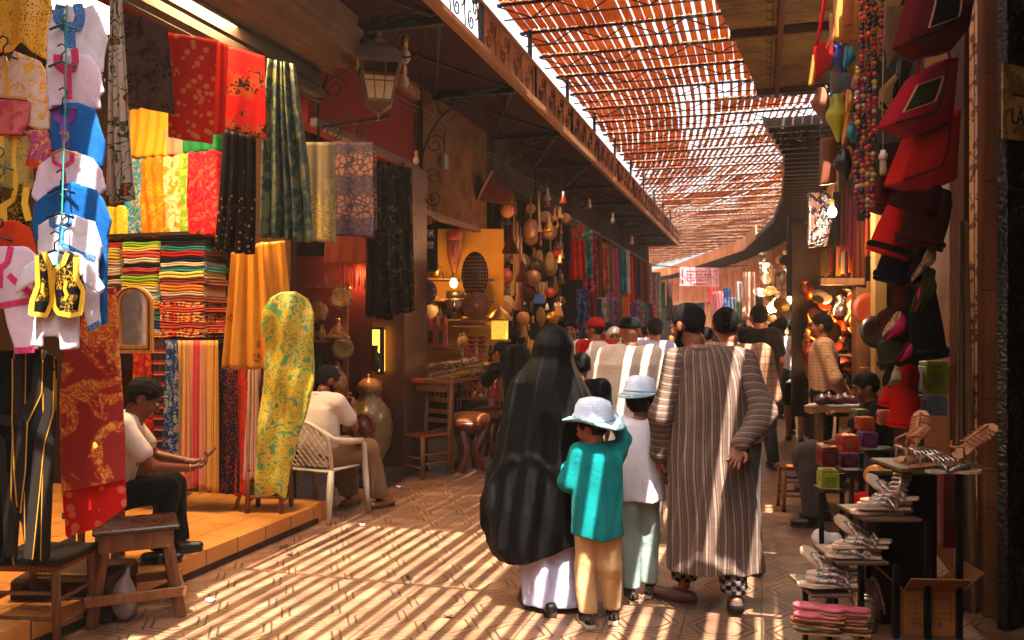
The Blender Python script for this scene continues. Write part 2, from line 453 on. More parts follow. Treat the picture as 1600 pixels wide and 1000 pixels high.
m_ground = mk('paver_ground', pat=pat_ground, rough=.52, hfn=h_ground, bd=.006, bump=.6, var=.12, vs=3)
m_redwall = mk('red_plaster', pat=lambda g: g.mix(g.noise(3, 5, .7).ss(.58, .75)*.5, g.mix(g.noise(14, 4, .7).ss(.7, .76), (.30, .045, .028), (.5, .32, .2)), (.16, .03, .02)), rough=.8, bs=30, bump=.4)
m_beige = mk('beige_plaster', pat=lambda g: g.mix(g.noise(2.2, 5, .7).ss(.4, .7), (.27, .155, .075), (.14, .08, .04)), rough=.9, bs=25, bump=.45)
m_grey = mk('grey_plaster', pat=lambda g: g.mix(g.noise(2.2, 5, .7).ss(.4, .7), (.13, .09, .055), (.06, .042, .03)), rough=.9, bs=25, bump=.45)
m_ochre = mk('ochre_plaster', pat=lambda g: g.mix(g.noise(1.2, 5, .7).ss(.35, .7), (.80, .46, .27), (.62, .33, .19)), rough=.9, bs=20, bump=.3)
m_pink = mk('pink_plaster', pat=lambda g: g.mix(g.noise(1.2, 5, .7).ss(.35, .7), (.80, .58, .46), (.66, .44, .34)), rough=.9, bs=20, bump=.3)
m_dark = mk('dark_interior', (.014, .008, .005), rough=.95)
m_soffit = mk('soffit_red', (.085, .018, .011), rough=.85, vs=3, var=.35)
m_iron = mk('black_iron', (.022, .017, .015), rough=.45, metal=.6, bump=.3)
m_rust = mk('rusty_iron', (.16, .07, .04), rough=.75, metal=.3, bump=.4, var=.3)
m_lath = mk('reed_lath', pat=lambda g: g.mix(g.noise(1.1, 3, .6).ss(.35, .7), (.62, .33, .15), (.48, .23, .10)), rough=.75, transl=.36, bump=.3, bs=50, var=.3, vs=9)
m_woodw = wood_m('warm_wood', (.42, .21, .075), (.26, .12, .045)); m_woodd = wood_m('dark_wood', (.10, .045, .022), (.05, .022, .012))
m_woodo = wood_m('old_wood', (.26, .14, .07), (.15, .08, .04)); m_woodx = wood_m('warm_wood_x', (.42, .21, .075), (.26, .12, .045), ax=0)
m_tile = mk('terracotta_tile', pat=lambda g: (lambda x, y, z: g.mix((((x/.33).frac()-.5).abs().gt(.487)).max(((y/.33).frac()-.5).abs().gt(.487)), g.mix(g.noise(2.5, 3).ss(.3, .7), (.78, .45, .17), (.66, .35, .12)), (.16, .08, .04)))(*g.xyz()), rough=.35, bump=.15)
m_riser = mk('step_tile', pat=lambda g: (lambda x, y, z: g.mix(((y/.36).frac()-.5).abs().gt(.485), g.mix(g.noise(3, 3).ss(.3, .7), (.76, .42, .16), (.6, .31, .11)), (.12, .06, .03)))(*g.xyz()), rough=.45)
m_conc = mk('concrete', pat=lambda g: g.mix(g.noise(5, 5, .7).ss(.3, .7), (.16, .10, .07), (.09, .06, .045)), rough=.95, bs=40, bump=.7)
m_fasc = mk('fascia_board', pat=lambda g: g.mix(g.noise(2.5, 4, .7).ss(.35, .65), (.5, .28, .15), (.33, .17, .09)), rough=.85, bump=.3)
m_corr = mk('corrugated_sheet', pat=lambda g: g.mix(g.noise(1.6, 5, .7).ss(.35, .7), (.27, .18, .085), (.17, .11, .055)), rough=.8, bump=.3, var=.3)
# ---------------------------------------------------------------- street
def off(Y): return -.0078*max(0, Y-20)**2
def offL(Y): return -.0078*max(0, Y-31)**2*1.3
g_ = MB(); g_.add([(-160, -60, 0), (160, -60, 0), (160, 300, 0), (-160, 300, 0)], [(0, 1, 2, 3)])
tag(g_.build('ground', m_ground), kind='structure')
def wall_strip(mb, pts, z0, z1, th=.2, side=1):           # an upright wall along a polyline of (x, y)
    for (x0, y0), (x1, y1) in zip(pts, pts[1:]):
        d = Vector((x1-x0, y1-y0, 0)); n = Vector((-d.y, d.x, 0)).normalized()*th*side
        a, b = Vector((x0, y0, 0)), Vector((x1, y1, 0)); V = []
        for z in (z0, z1):
            for p in (a, b, b+n, a+n): V.append((p.x, p.y, z))
        mb.add(V, [(3, 2, 1, 0), (4, 5, 6, 7), (0, 1, 5, 4), (1, 2, 6, 5), (2, 3, 7, 6), (3, 0, 4, 7)])
# left side, shop by shop
XL = -3.9
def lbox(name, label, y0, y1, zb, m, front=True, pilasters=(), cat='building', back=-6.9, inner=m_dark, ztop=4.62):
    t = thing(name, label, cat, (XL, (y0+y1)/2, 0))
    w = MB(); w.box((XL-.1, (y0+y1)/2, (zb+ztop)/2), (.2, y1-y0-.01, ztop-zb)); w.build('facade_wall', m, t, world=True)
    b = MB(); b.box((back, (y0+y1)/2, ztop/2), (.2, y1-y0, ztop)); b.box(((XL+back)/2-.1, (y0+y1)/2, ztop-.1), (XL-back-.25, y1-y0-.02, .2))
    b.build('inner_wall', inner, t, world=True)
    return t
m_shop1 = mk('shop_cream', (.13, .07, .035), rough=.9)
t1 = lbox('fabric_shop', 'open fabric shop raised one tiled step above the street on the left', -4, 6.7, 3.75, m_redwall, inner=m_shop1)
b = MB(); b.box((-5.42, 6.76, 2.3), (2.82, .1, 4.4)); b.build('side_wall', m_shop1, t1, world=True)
b = MB(); b.box((-5.25, 3.2, .072), (3.2, 6.98, .144)); b.build('tiled_floor', m_tile, t1, world=True)
b = MB(); b.box((-3.625, 3.2, .079), (.05, 6.5, .142)); b.build('step_riser', m_riser, t1, world=True)
b = MB(); b.box((-3.635, 3.2, .02), (.09, 6.5, .05)); b.build('step_base', m_conc, t1, world=True)
t2 = lbox('pottery_shop', 'narrow pottery shop under the red plaster wall with the street lantern', 6.82, 9.28, 3.5, m_redwall, back=-5.6)
b = MB(); b.box((-4.0, 9.06, 1.75), (.42, .66, 3.49), b=.01); b.build('tiled_pillar', mk('pillar_tile', pat=lambda g: (lambda x, y, z: g.mix(((z/.42).frac()).lt(.02), g.mix(g.noise(2.5, 4).ss(.3, .7), (.22, .085, .03), (.13, .05, .022)), (.09, .05, .03)))(*g.xyz()), rough=.5), t2, world=True)
t3 = lbox('craft_shop', 'craft shop with glowing yellow window below the bare beige wall', 9.3, 12.0, 3.05, m_beige, back=-5.9)
b = MB(); b.box((-3.93, 11.85, 1.5), (.3, .3, 3.04)); b.build('door_post', m_woodo, t3, world=True)
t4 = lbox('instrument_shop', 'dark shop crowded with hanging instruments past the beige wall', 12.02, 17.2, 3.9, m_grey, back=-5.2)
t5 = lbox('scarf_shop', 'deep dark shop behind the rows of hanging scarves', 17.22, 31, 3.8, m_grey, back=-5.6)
b = MB(); b.bar((-3.85, 17.3, 3.95), (-3.85, 31, 3.95), .05); b.build('rail', m_woodo, t5, world=True)
# thin trim and pipe on the red wall
b = MB(); b.tube([(-3.84, 9.27, 1.9), (-3.84, 9.27, 4.45)], .035, 10); b.build('wall_pipe', m_soffit, t2, world=True)
b = MB(); b.box((-3.86, 8.05, 4.36), (.08, 2.4, .12)); b.build('cornice', m_fasc, t2, world=True)
b = MB(); b.box((-3.86, 8.05, 3.5), (.07, 2.4, .07)); b.build('lintel', m_woodo, t2, world=True)
b = MB(); b.box((-3.86, 10.65, 3.03), (.08, 2.6, .06)); b.build('lintel', m_woodo, t3, world=True)
# left canopy
tc = thing('canopy', 'long dark red metal canopy with scrollwork fascia over the left shops', 'canopy', (-3.35, 12, 4.5))
s = MB(); e = MB(); bm_ = MB()
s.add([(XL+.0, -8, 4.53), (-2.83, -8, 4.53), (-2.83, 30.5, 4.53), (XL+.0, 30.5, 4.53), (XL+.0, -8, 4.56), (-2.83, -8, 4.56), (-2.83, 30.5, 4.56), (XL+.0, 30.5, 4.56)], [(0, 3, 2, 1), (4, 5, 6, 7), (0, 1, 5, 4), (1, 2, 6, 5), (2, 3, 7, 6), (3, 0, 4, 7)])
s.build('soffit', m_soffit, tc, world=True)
e.box((-2.79, 11.2, 4.535), (.07, 38.6, .09)); e.box((-2.79, 11.2, 5.02), (.04, 38.6, .04)); e.build('edge_beam', mk('edge_beam', (.4, .24, .14), rough=.7), tc, world=True)
for k in range(16):
    y = -7+k*2.4; bm_.box((-3.35, y, 4.49), (1.05, .07, .07))
    bm_.bar((-3.8, y+.1, 4.505), (-2.9, y+2.3, 4.505), .025); bm_.bar((-2.9, y+.1, 4.502), (-3.8, y+2.3, 4.502), .025)
bm_.build('crossbars', m_iron, tc, world=True)
def spiral(mb, c, r, a0, turns, M, rad=.008, n=22, sgn=1):
    P = []
    for i in range(n+1):
        t = i/n; q = a0+sgn*turns*2*PI*t; rr = r*(1-t*.82); P.append(c+M @ Vector((math.cos(q)*rr, 0, math.sin(q)*rr)))
    mb.tube(P, rad, 6); return P[0]
def scrollset(mb, y0, y1, z0, z1, X):                       # S scrolls filling a fascia bay along the street
    M = Matrix.Rotation(PI/2, 3, 'Z'); n = max(1, int((y1-y0)/.42))
    for i in range(n):
        y = y0+(i+.5)*(y1-y0)/n; h = z1-z0
        spiral(mb, Vector((X, y-.06, z0+h*.30)), h*.26, PI/2, 1.4, M); spiral(mb, Vector((X, y+.06, z0+h*.70)), h*.26, -PI/2, 1.4, M)
        mb.tube([(X, y+.19, z0+.02), (X, y+.16, z0+h*.5), (X, y+.2, z1-.02)], .007, 6)
sc = MB(); pn = MB(); po = MB()
for k in range(17):
    y0 = -7+k*2.2; y1 = y0+2.2
    po.box((-2.79, y0, 4.78), (.05, .05, .44))
    if y1 < 12 or True: scrollset(sc, y0+.05, y1-.05, 4.6, 4.99, -2.775 if y0 > 9 else -2.79)
    if y0 > 8.2: pn.box((-2.80, (y0+y1)/2, 4.8), (.02, 2.14, .39))
    po.box((-2.86, y0, 5.25), (.05, .05, .46))
sc.build('scrolls', m_rust, tc, world=True, smooth=True); pn.each('fascia_panel', m_fasc, tc, world=True); po.each('post', m_iron, tc, world=True)
# wall brackets with scrolls under the canopy
def bracket(Y, big=True):
    t = thing('canopy_bracket', 'x', 'bracket', (XL+.02, Y, 3.2), group='wrought iron brackets under the left canopy')
    b = MB(); X = XL+.06; M = Matrix.Identity(3)
    b.tube([(X, Y, 3.0), (X, Y, 4.45)], .014, 6)
    P = []
    for i in range(15):
        a = i/14*PI/2; P.append((X+.95*(1-math.cos(a)), Y, 3.55+.85*math.sin(a)))
    b.tube(P, .014, 6)
    for c, r, a0, sg in (((X+.14, Y, 3.42), .11, PI, -1), ((X+.15, Y, 3.17), .1, PI, 1), ((X+.30, Y, 4.22), .17, -PI/2, 1), ((X+.16, Y, 3.80), .12, 0, 1), ((X+.62, Y, 4.38), .1, -PI/2, -1)):
        spiral(b, Vector(c), r, a0, 1.5, M, sgn=sg)
    if big: spiral(b, Vector((X+.86, Y, 4.15)), .2, PI/2, 1.3, M, sgn=-1)
    b.build('scrolls', m_iron, t, world=True, smooth=True); return t
bl = ['wrought iron scroll bracket holding the street lantern', 'wrought iron scroll bracket beside the pipe between red and beige wall', 'wrought iron scroll bracket at the far end of the beige wall', 'scroll bracket above the hanging instruments', 'scroll bracket where the hanging scarves begin', 'scroll bracket over the middle of the hanging scarves', 'farthest scroll bracket near the end of the canopy']
for Y, l in zip((6.9, 9.35, 12.1, 14.6, 17.4, 20.6, 24.5), bl): bracket(Y)['label'] = l
# laths over the street, bay by bay
tr = thing('lath_roof', 'red lath roof with bright gaps spanning the market street', 'roof', (-1.2, 10, 5.5))
def lath_bay(y0, y1, k):
    mb = MB(); r = random.Random(k*31+5); xr = 1.9
    x = -2.98
    if y0 > 30: x = -9
    th = math.atan((off(y1+.01)-off(y0))/(y1-y0)) if y0 > 19 else 0
    lean = 0 if y0 < 13 else min(.45, (y0-12.5)*.028)
    while x < xr:
        p = .124*r.uniform(.93, 1.07)
        xf = x-(off(y0)*0)
        if y0 < 3.5: gap = r.choice([.058, .066, .072, .066, .06, .035]) if x < -1.1 else r.choice([.055, .06, .0, .06, .035] if y0 < 2.4 else [.058, .0, .0, .055, .0, .02])
        elif y0 < 9.5: gap = r.choice([.05, .0, .0, .0, .035, .0] if y0 < 5.2 else [.05, .0, .03, .055, .02, .0]) if x > -1.1 else (r.choice([.0, .004, .035]) if x > -1.75 else .002)
        elif y0 < 13.5: gap = r.choice([.006, .012, .018, .024]) if x < -1.2 else r.choice([.016, .024, .032])
        elif y0 < 20: gap = r.choice([.006, .012, .02]) if x < -1.6 else r.choice([.04, .055, .07])
        else: gap = r.choice([.02, .04, .06, .07]) if y0 < 26 else r.choice([.05, .07, .095])
        if y0 >= 9.5:                                     # patched and worn patches differ
            q = math.sin(x*2.3+k*1.7)+math.sin(k*2.1+x*.7)
            if q > 1.05: gap *= .25
            elif q < -1.1: gap *= 1.5
        w = p-min(gap, p*.8); L = (y1-y0-.012)*r.uniform(.975, 1); yc = (y0+y1)/2+r.uniform(-.01, .01)
        zz = 5.5+r.uniform(-.006, .006)-.02*math.sin((x+3)*1.1)
        oc = off((y0+y1)/2); M = Matrix.Rotation(-th*0+lean+r.uniform(-.006, .006)+(-th if y0 > 19 else 0)*.0, 3, 'Z')
        for q in (-1, 1):
            c = Vector((x+w/2+oc, yc, zz)); V = []; rw = w/4
            for yy in (-L/2, L/2):
                for a in range(6): V.append(c+M @ Vector((q*rw+rw*math.cos(a*PI/3), yy, .016*math.sin(a*PI/3))))
            mb.add(V, [(a, (a+1) % 6, (a+1) % 6+6, a+6) for a in range(6)]+[(5, 4, 3, 2, 1, 0), (6, 7, 8, 9, 10, 11)])
        x += p
    mb.build('lath_panel', m_lath, tr, world=True)
y = -6.; k = 0
while y < 58:
    L = 1.42 if y < 9 else 1.0 if y < 20 else 1.3
    lath_bay(y, y+L, k); o0 = off(y)
    bb = MB(); xl = -3.0 if y < 30 else -9
    bb.box(((xl+1.9)/2+o0, y, 5.45), (1.9-xl, .025, .035))
    if y > 4:
        bb.box(((xl+1.9)/2+o0, y+.30, 5.38), (1.9-xl, .016, .018))
        for i in range(int((1.9-xl)/.7)): bb.bar((xl+i*.7+o0, y, 5.44), (xl+i*.7+.35+o0, y+.3, 5.38), .014); bb.bar((xl+i*.7+.35+o0, y+.3, 5.38), (xl+i*.7+.7+o0, y, 5.44), .014)
    bb.build('roof_beam', m_iron, tr, world=True); y += L; k += 1
# right side canopy: corrugated part, then dark part following the bend
def redge(Y): return float(np.interp(Y, [-6, 7, 11.4, 14.2, 18.8, 23, 31, 44, 62], [-.5, -.5, -.02, .35, .43, .3, -.6, -4.4, -13]))
tcr = thing('corrugated_awning', 'rusty corrugated sheet awning with iron hooks over the right shops', 'awning', (.6, 6, 4.6))
V = []; Fc = []; ys = np.arange(6.2, 11.2, .03)
for i, yy in enumerate(ys):
    xa = redge(yy)-.0; z = 4.62+.017*math.sin(yy*2*PI/.12)
    V += [(xa, yy, z), (1.5, yy, z), (xa, yy, z+.01), (1.5, yy, z+.01)]
for i in range(len(ys)-1):
    a = i*4; Fc += [(a, a+4, a+5, a+1), (a+2, a+3, a+7, a+6), (a, a+2, a+6, a+4)]
MB().add(V, Fc).build('corrugated_sheet', m_corr, tcr, world=True)
b = MB()
for y0 in np.arange(6.6, 11.3, 2.2): b.box(((redge(y0)+1.4)/2, y0, 4.565), (1.4-redge(y0), .05, .07))
b.box((.18, 8.7, 4.56), (.05, 5, .06), rz=0); b.box((.85, 8.7, 4.56), (.05, 5, .06)); b.build('iron_frame', m_rust, tcr, world=True)
b = MB()
for i in range(22):
    yy = 6.4+i*.22
    for xx in (.1, .75): b.tube([(xx, yy, 4.56), (xx, yy, 4.49), (xx-.02, yy, 4.465), (xx-.05, yy, 4.475), (xx-.055, yy, 4.5)], .005, 5)
b.build('hooks', m_iron, tcr, world=True)
td = thing('plank_canopy', 'dark plank canopy curving away along the right side', 'canopy', (.8, 18, 4.4))
s = MB(); f = MB(); bb = MB(); ys = [11.9, 14.2, 16.5, 18.8, 21, 23, 27, 31, 35.5, 40, 44, 49, 55, 62]
for i, (y0, y1) in enumerate(zip(ys, ys[1:])):
    a, c_ = redge(y0), redge(y1); w0 = 1.45+off(y0); w1 = 1.45+off(y1)
    s.add([(a, y0, 4.4), (c_, y1, 4.4), (w1+.1, y1, 4.4), (w0+.1, y0, 4.4), (a, y0, 4.45), (c_, y1, 4.45), (w1+.1, y1, 4.45), (w0+.1, y0, 4.45)], [(3, 2, 1, 0), (4, 5, 6, 7), (0, 1, 5, 4), (1, 2, 6, 5), (2, 3, 7, 6), (3, 0, 4, 7)][::1])
    wall_strip(f if y0 > 26 else bb, [(a-.03, y0), (c_-.03, y1)], 4.36, 4.78 if y0 > 26 else 4.47, .04, -1)
    for q in range(6):
        yy = y0+(y1-y0)*q/6; xa = redge(yy); bb.box(((xa+1.35+off(yy))/2, yy, 4.36), (1.35+off(yy)-xa, .06, .07))
s.build('planks', wood_m('soffit_planks', (.16, .055, .03), (.07, .025, .015), ax=0), td, world=True); f.build('fascia', m_ochre, td, world=True); bb.each('joist', m_woodd, td, world=True)
b = MB(); 
for i in range(3): spiral(b, Vector((.25+i*.27, 11.86, 4.2)), .13, PI/2*(1 if i % 2 else -1), 1.4, Matrix.Identity(3), rad=.01)
b.build('scrolls', m_iron, td, world=True, smooth=True)
# right facades
XR = 1.22
t = thing('right_house', 'plain tan plastered wall behind the bags and hats', 'wall', (XR, 6.3, 0))
b = MB(); wall_strip(b, [(XR, 5.42), (XR, 7.3)], 0, 4.6, .2, -1); b.build('plaster_wall', mk('tan_block', pat=lambda g: (lambda x, y, z: g.mix(((z/.62).frac()).lt(.012), g.mix(g.noise(3, 4).ss(.35, .65), (.30, .15, .07), (.22, .105, .05)), (.12, .06, .03)))(*g.xyz()), rough=.9), t, world=True)
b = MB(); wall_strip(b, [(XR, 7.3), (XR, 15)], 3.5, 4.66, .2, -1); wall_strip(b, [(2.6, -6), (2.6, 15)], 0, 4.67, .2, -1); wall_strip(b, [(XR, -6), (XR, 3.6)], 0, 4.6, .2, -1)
wall_strip(b, [(2.8, 15), (1.3, 15.1)], 0, 4.6, .2, -1); b.box((2.0, 3, 4.68), (1.6, 24, .06)); b.box((1.0, 0, 4.70), (.42, 12, .05))  # last narrow box: added overhead strip, out of view, shading the bags and curtain
b.build('dark_walls_and_shade_strip', m_dark, t, world=True)
tf = thing('bend_facade', 'row of ochre shop fronts curving left at the far end of the street', 'building', (XR, 30, 0))
pts = [(XR+off(yy), yy) for yy in (15, 18, 20, 23, 26, 29, 32, 35, 38, 42, 46, 51, 57, 64, 72)]
wm = MB(); sh = MB(); pl = MB(); bk = MB()
for i, (p, q) in enumerate(zip(pts, pts[1:])):
    wall_strip(wm, [p, q], 2.9, 4.4, .2, -1)
    a = Vector((*p, 0)); c_ = Vector((*q, 0)); d = (c_-a); n = Vector((d.y, -d.x, 0)).normalized()
    pm = a+d*.06; wall_strip(pl, [(a.x, a.y), (pm.x, pm.y)], 0, 2.9, .25, -1)
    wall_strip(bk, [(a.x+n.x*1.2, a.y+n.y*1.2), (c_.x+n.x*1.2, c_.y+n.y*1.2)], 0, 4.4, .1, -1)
    for j in range(4):
        e0 = a+d*(.1+j*.225); e1 = e0+d*.19; e0 = e0-n*.03; e1 = e1-n*.03; wall_strip(sh, [(e0.x, e0.y), (e1.x, e1.y)], 3.0, 4.05, .05, -1)
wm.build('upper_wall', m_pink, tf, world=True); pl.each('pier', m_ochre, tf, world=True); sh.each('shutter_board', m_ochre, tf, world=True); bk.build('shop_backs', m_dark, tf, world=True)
# left side beyond the bend
tg = thing('bend_wall', 'pale wall on the left after the canopy ends', 'wall', (-4, 36, 0))
b = MB(); wall_strip(b, [(-3.9, 31.1), (-6.5, 31.3), (-14, 40)], 0, 4.4, .2, 1); b.build('plaster_wall', m_pink, tg, world=True)
b = MB(); wall_strip(b, [(-12, -6.2), (3, -6.2)], 0, 5.2, .2, -1); ob = b.build('cross_wall', m_pink, None, world=True); tag(ob, 'pink wall closing the street behind the viewer', 'wall')
# ---------------------------------------------------------------- flat soft goods
def foldfn(amp, f, seed, zf=.25):
    r = np.random.default_rng(seed); a, b, c, d = r.uniform(0, 6.28, 4); q = r.uniform(.8, 1.25, 4)
    return lambda x, z: amp*(.6*np.sin(f*q[0]*x+zf*f*z*q[3]+a+.8*np.sin(3*z+c))+.35*np.sin(2.1*f*q[1]*x-.4*f*z+b)+.25*np.sin(.7*f*z*q[2]+f*.4*x+d))
SEED = [10]
def polyd(poly, X, Z):                                  # signed distance to a polygon, negative inside
    P = np.array(poly, float); n = len(P); d = np.full(X.shape, 1e9); ins = np.zeros(X.shape, bool)
    for i in range(n):
        a = P[i]; b = P[(i+1) % n]; e = b-a; wx = X-a[0]; wz = Z-a[1]
        t = np.clip((wx*e[0]+wz*e[1])/max(e @ e, 1e-12), 0, 1); d = np.minimum(d, (wx-e[0]*t)**2+(wz-e[1]*t)**2)
        if abs(b[1]-a[1]) > 1e-12: ins ^= ((a[1] > Z) != (b[1] > Z)) & (X < (b[0]-a[0])*(Z-a[1])/(b[1]-a[1])+a[0])
    d = np.sqrt(d); return np.where(ins, -d, d)
class Puff:                                             # a soft sewn shape cut from an outline: real thickness, creases
    def __init__(s, poly, d, yaw=16.3, th=.012, amp=.012, f=16, h=.0085, px=None, fat=0):
        s.pl = Plane(px if px is not None else sum(p[0] for p in poly)/len(poly), d, yaw); s.P = [s.pl.s2(*p) for p in poly]
        A_ = np.array(s.P); s.cx = A_[:, 0].mean(); s.z0 = A_[:, 1].min(); s.P = [(a-s.cx, b-s.z0) for a, b in s.P]; SEED[0] += 1
        s.fold = foldfn(amp, f, SEED[0]); s.th, s.amp, s.h, s.fat = th, amp, h, fat
        o = s.pl.o+s.pl.t*s.cx; s.loc = Vector((o.x, o.y, s.z0)); s.rz = s.pl.yaw
    def loc2(s, px, py): a, b = s.pl.s2(px, py); return a-s.cx, b-s.z0
    def T(s, dist): return s.th+s.fat*np.sqrt(np.clip(-dist/.12, 0, 1))
    def mesh(s):
        A_ = np.array(s.P); h = s.h; lo = A_.min(0)-.02; hi = A_.max(0)+.02; am = s.amp*1.3+s.th+s.fat+.02
        X = np.arange(lo[0], hi[0], h); Z = np.arange(lo[1], hi[1], h); Y_ = np.arange(-am, am, h)
        XX, ZZ = np.meshgrid(X, Z, indexing='ij'); D = polyd(s.P, XX, ZZ); T = s.T(D); y0 = s.fold(XX, ZZ); r = min(s.th*.8, .01)
        qx = D[:, None, :]+r; qy = np.abs(Y_[None, :, None]-y0[:, None, :])-(T[:, None, :]-r)
        val = np.sqrt(np.maximum(qx, 0)**2+np.maximum(qy, 0)**2)+np.minimum(np.maximum(qx, qy), 0)-r
        return surface_nets(val, (lo[0], -am, lo[1]), h)
    def obj(s, name, mat, parent=None):
        P, Fc = s.mesh(); o = mesh_obj(name, P.tolist(), np.asarray(Fc).tolist(), mat, parent, True)
        if parent is None: o.location = s.loc; o.rotation_euler = (0, 0, s.rz)
        return o
    def patch(s, name, mat, parent, quad, lift=.006, n=10):     # four-cornered piece sewn on the front
        Q = [s.loc2(*q) for q in quad]; V = []
        for j in range(n+1):
            for i in range(n+1):
                u, v = i/n, j/n; x, z = [(Q[0][k]*(1-u)+Q[1][k]*u)*(1-v)+(Q[3][k]*(1-u)+Q[2][k]*u)*v for k in (0, 1)]
                dd = float(polyd(s.P, np.array([x]), np.array([z]))[0]); e = -.004 if i in (0, n) or j in (0, n) else lift; V.append((x, float(s.fold(x, z))-float(s.T(dd))-e, z))
        W1 = n+1; return MB().add(V, [(j*W1+i, j*W1+i+1, (j+1)*W1+i+1, (j+1)*W1+i) for j in range(n) for i in range(n)]).build(name, mat, parent, smooth=True)
    def band(s, name, mat, parent, lines, w=.02, lift=.004):     # trim sewn on the front
        m = MB()
        for ln in lines:
            Q = [s.loc2(*p) for p in ln]; R_ = []
            for a, b in zip(Q, Q[1:]):
                n = max(2, int(math.dist(a, b)/.012)); R_ += [(a[0]+(b[0]-a[0])*i/n, a[1]+(b[1]-a[1])*i/n) for i in range(n)]
            R_.append(Q[-1]); V = []
            for i, p in enumerate(R_):
                a = R_[max(0, i-1)]; b = R_[min(len(R_)-1, i+1)]; tx, tz = b[0]-a[0], b[1]-a[1]; L = math.hypot(tx, tz) or 1; nx, nz = -tz/L*w/2, tx/L*w/2
                for sg, up in ((-1, -.002), (-1, lift), (1, lift), (1, -.002)):
                    x, z = p[0]+nx*sg, p[1]+nz*sg; dd = float(polyd(s.P, np.array([x]), np.array([z]))[0]); V.append((x, float(s.fold(x, z))-float(s.T(dd))-up, z))
            Fc = []
            for i in range(len(R_)-1):
                for j in range(3): Fc.append((i*4+j, i*4+j+1, i*4+5+j, i*4+4+j))
            m.add(V, Fc)
        m.each(name, mat, parent)
def strands(s, name, mat, parent, z, x0, x1, n, L, r=.003): pass
def drape(name, label, cat, quad, d, mat, yaw=16.3, folds=5, amp=.02, group=None, parent=None, gather=0, nx=56, nz=26, th=.004, flat=False, hem=.0, seed=None):
    """a hanging cloth between four photo corners tl,tr,br,bl on an upright plane"""
    pl = Plane(sum(p[0] for p in quad)/4, d, yaw); Q = [pl.s2(*p) for p in quad]; cx = sum(q[0] for q in Q)/4; z0 = min(Q[2][1], Q[3][1])
    SEED[0] += 1; r = random.Random(seed or SEED[0]); ph = r.uniform(0, 6); V = []; q2 = r.uniform(.6, 1.4); sk_ = [r.uniform(-.5, .5) for _ in range(4)]
    for j in range(nz+1):
        v = j/nz
        for i in range(nx+1):
            u = i/nx; uu = u
            if gather: uu = .5+(u-.5)*(1-gather*(1-v)**2)
            a = [Q[0][k]*(1-uu)+Q[1][k]*uu for k in (0, 1)]; b = [Q[3][k]*(1-uu)+Q[2][k]*uu for k in (0, 1)]
            x = a[0]*(1-v)+b[0]*v-cx; z = a[1]*(1-v)+b[1]*v-z0
            ff = .35+.65*v if not gather else .75+.25*v
            w = 2*PI*folds*(u+.05*math.sin(3*v+ph)*sk_[0]*3)
            y = amp*ff*(math.sin(w+ph)+.45*math.sin(w*.47*q2+ph*2+v*2*sk_[1])+.25*math.sin(w*2.3+v*4*sk_[2]))
            x += amp*.35*math.sin(w*1.0+ph+1.5)*ff; z += hem*math.sin(w*.5+ph)*v+ .3*amp*math.sin(w+ph)*v*v
            V.append((x, y, z))
    n1 = len(V); nrm = th; V += [(x, y+nrm, z) for x, y, z in V]; Fc = []; W1 = nx+1
    for j in range(nz):
        for i in range(nx):
            a = j*W1+i; Fc.append((a, a+W1, a+W1+1, a+1)); Fc.append((n1+a, n1+a+1, n1+a+W1+1, n1+a+W1))
    for i in range(nx): Fc.append((i, i+1, n1+i+1, n1+i)); a = nz*W1+i; Fc.append((a, n1+a, n1+a+1, a+1))
    for j in range(nz): a = j*W1; Fc.append((a, n1+a, n1+a+W1, a+W1)); a += nx; Fc.append((a, a+W1, n1+a+W1, n1+a))
    o = mesh_obj(name, V, Fc, mat, parent, True); P0 = pl.o+pl.t*cx
    if parent is None: o.location = (P0.x, P0.y, z0); o.rotation_euler = (0, 0, pl.yaw); tag(o, label, cat, group)
    return o
# ---------------------------------------------------------------- cloth materials
WH = (.60, .56, .62)
m_white = cloth_m('white_cotton', (.66, .60, .64)); m_wpink = cloth_m('pinkish_cotton', (.66, .54, .60)); m_blue = cloth_m('cobalt_cotton', (.02, .17, .38))
m_lace_b = mk('blue_embroidery', pat=p_sequin((.05, .22, .45), (.5, .55, .68), 240, 30, .35), rough=.7); m_lace_p = mk('pink_embroidery', pat=p_sequin((.62, .05, .20), (.66, .34, .44), 240, 30, .35), rough=.7)
m_lace_l = mk('lilac_embroidery', pat=p_sequin((.30, .10, .35), (.12, .15, .38), 240, 30, .35), rough=.7)
m_orange = cloth_m('orange_cotton', (.62, .10, .02)); m_green_s = mk('green_sequin_cloth', pat=p_sequin((.75, .48, .06), (.035, .05, .02), 90, 11, .42), rough=.5, sheen=.2)
m_goldfl = mk('gold_flower_cotton', pat=p_flower((.66, .52, .44), (.68, .38, .05), (.7, .5, .1), 17, .30), rough=.7); m_lilfl = mk('lilac_flower_cotton', pat=p_flower((.45, .12, .26), (.68, .38, .05), (.7, .45, .1), 20, .28), rough=.7)
m_pinkv = mk('rose_velvet', pat=p_blotch((.62, .22, .2), (.5, .12, .16), 14), rough=.8, sheen=.3); m_bgold = mk('blue_gold_cloth', pat=p_sequin((.5, .36, .08), (.02, .09, .16), 110, 16, .45), rough=.6)
m_blackv = mk('black_gold_velvet', pat=lambda g: g.mix((g.noise(40, 2, .5, 2)-.5).abs().lt(.03)*g.noise(14, 1).ss(.45, .5), (.018, .013, .012), (.55, .36, .06)), rough=.8); m_gold = mk('gold_braid', pat=p_sequin((.75, .5, .06), (.55, .33, .03), 260, 20, .2), rough=.5, bump=.5)
m_plastic_g = mk('green_plastic', (.03, .2, .12), rough=.35, var=0); m_plastic_k = mk('black_plastic', (.015, .015, .017), rough=.35, var=0); m_plastic_y = mk('yellow_plastic', (.65, .3, .02), rough=.35, var=0)
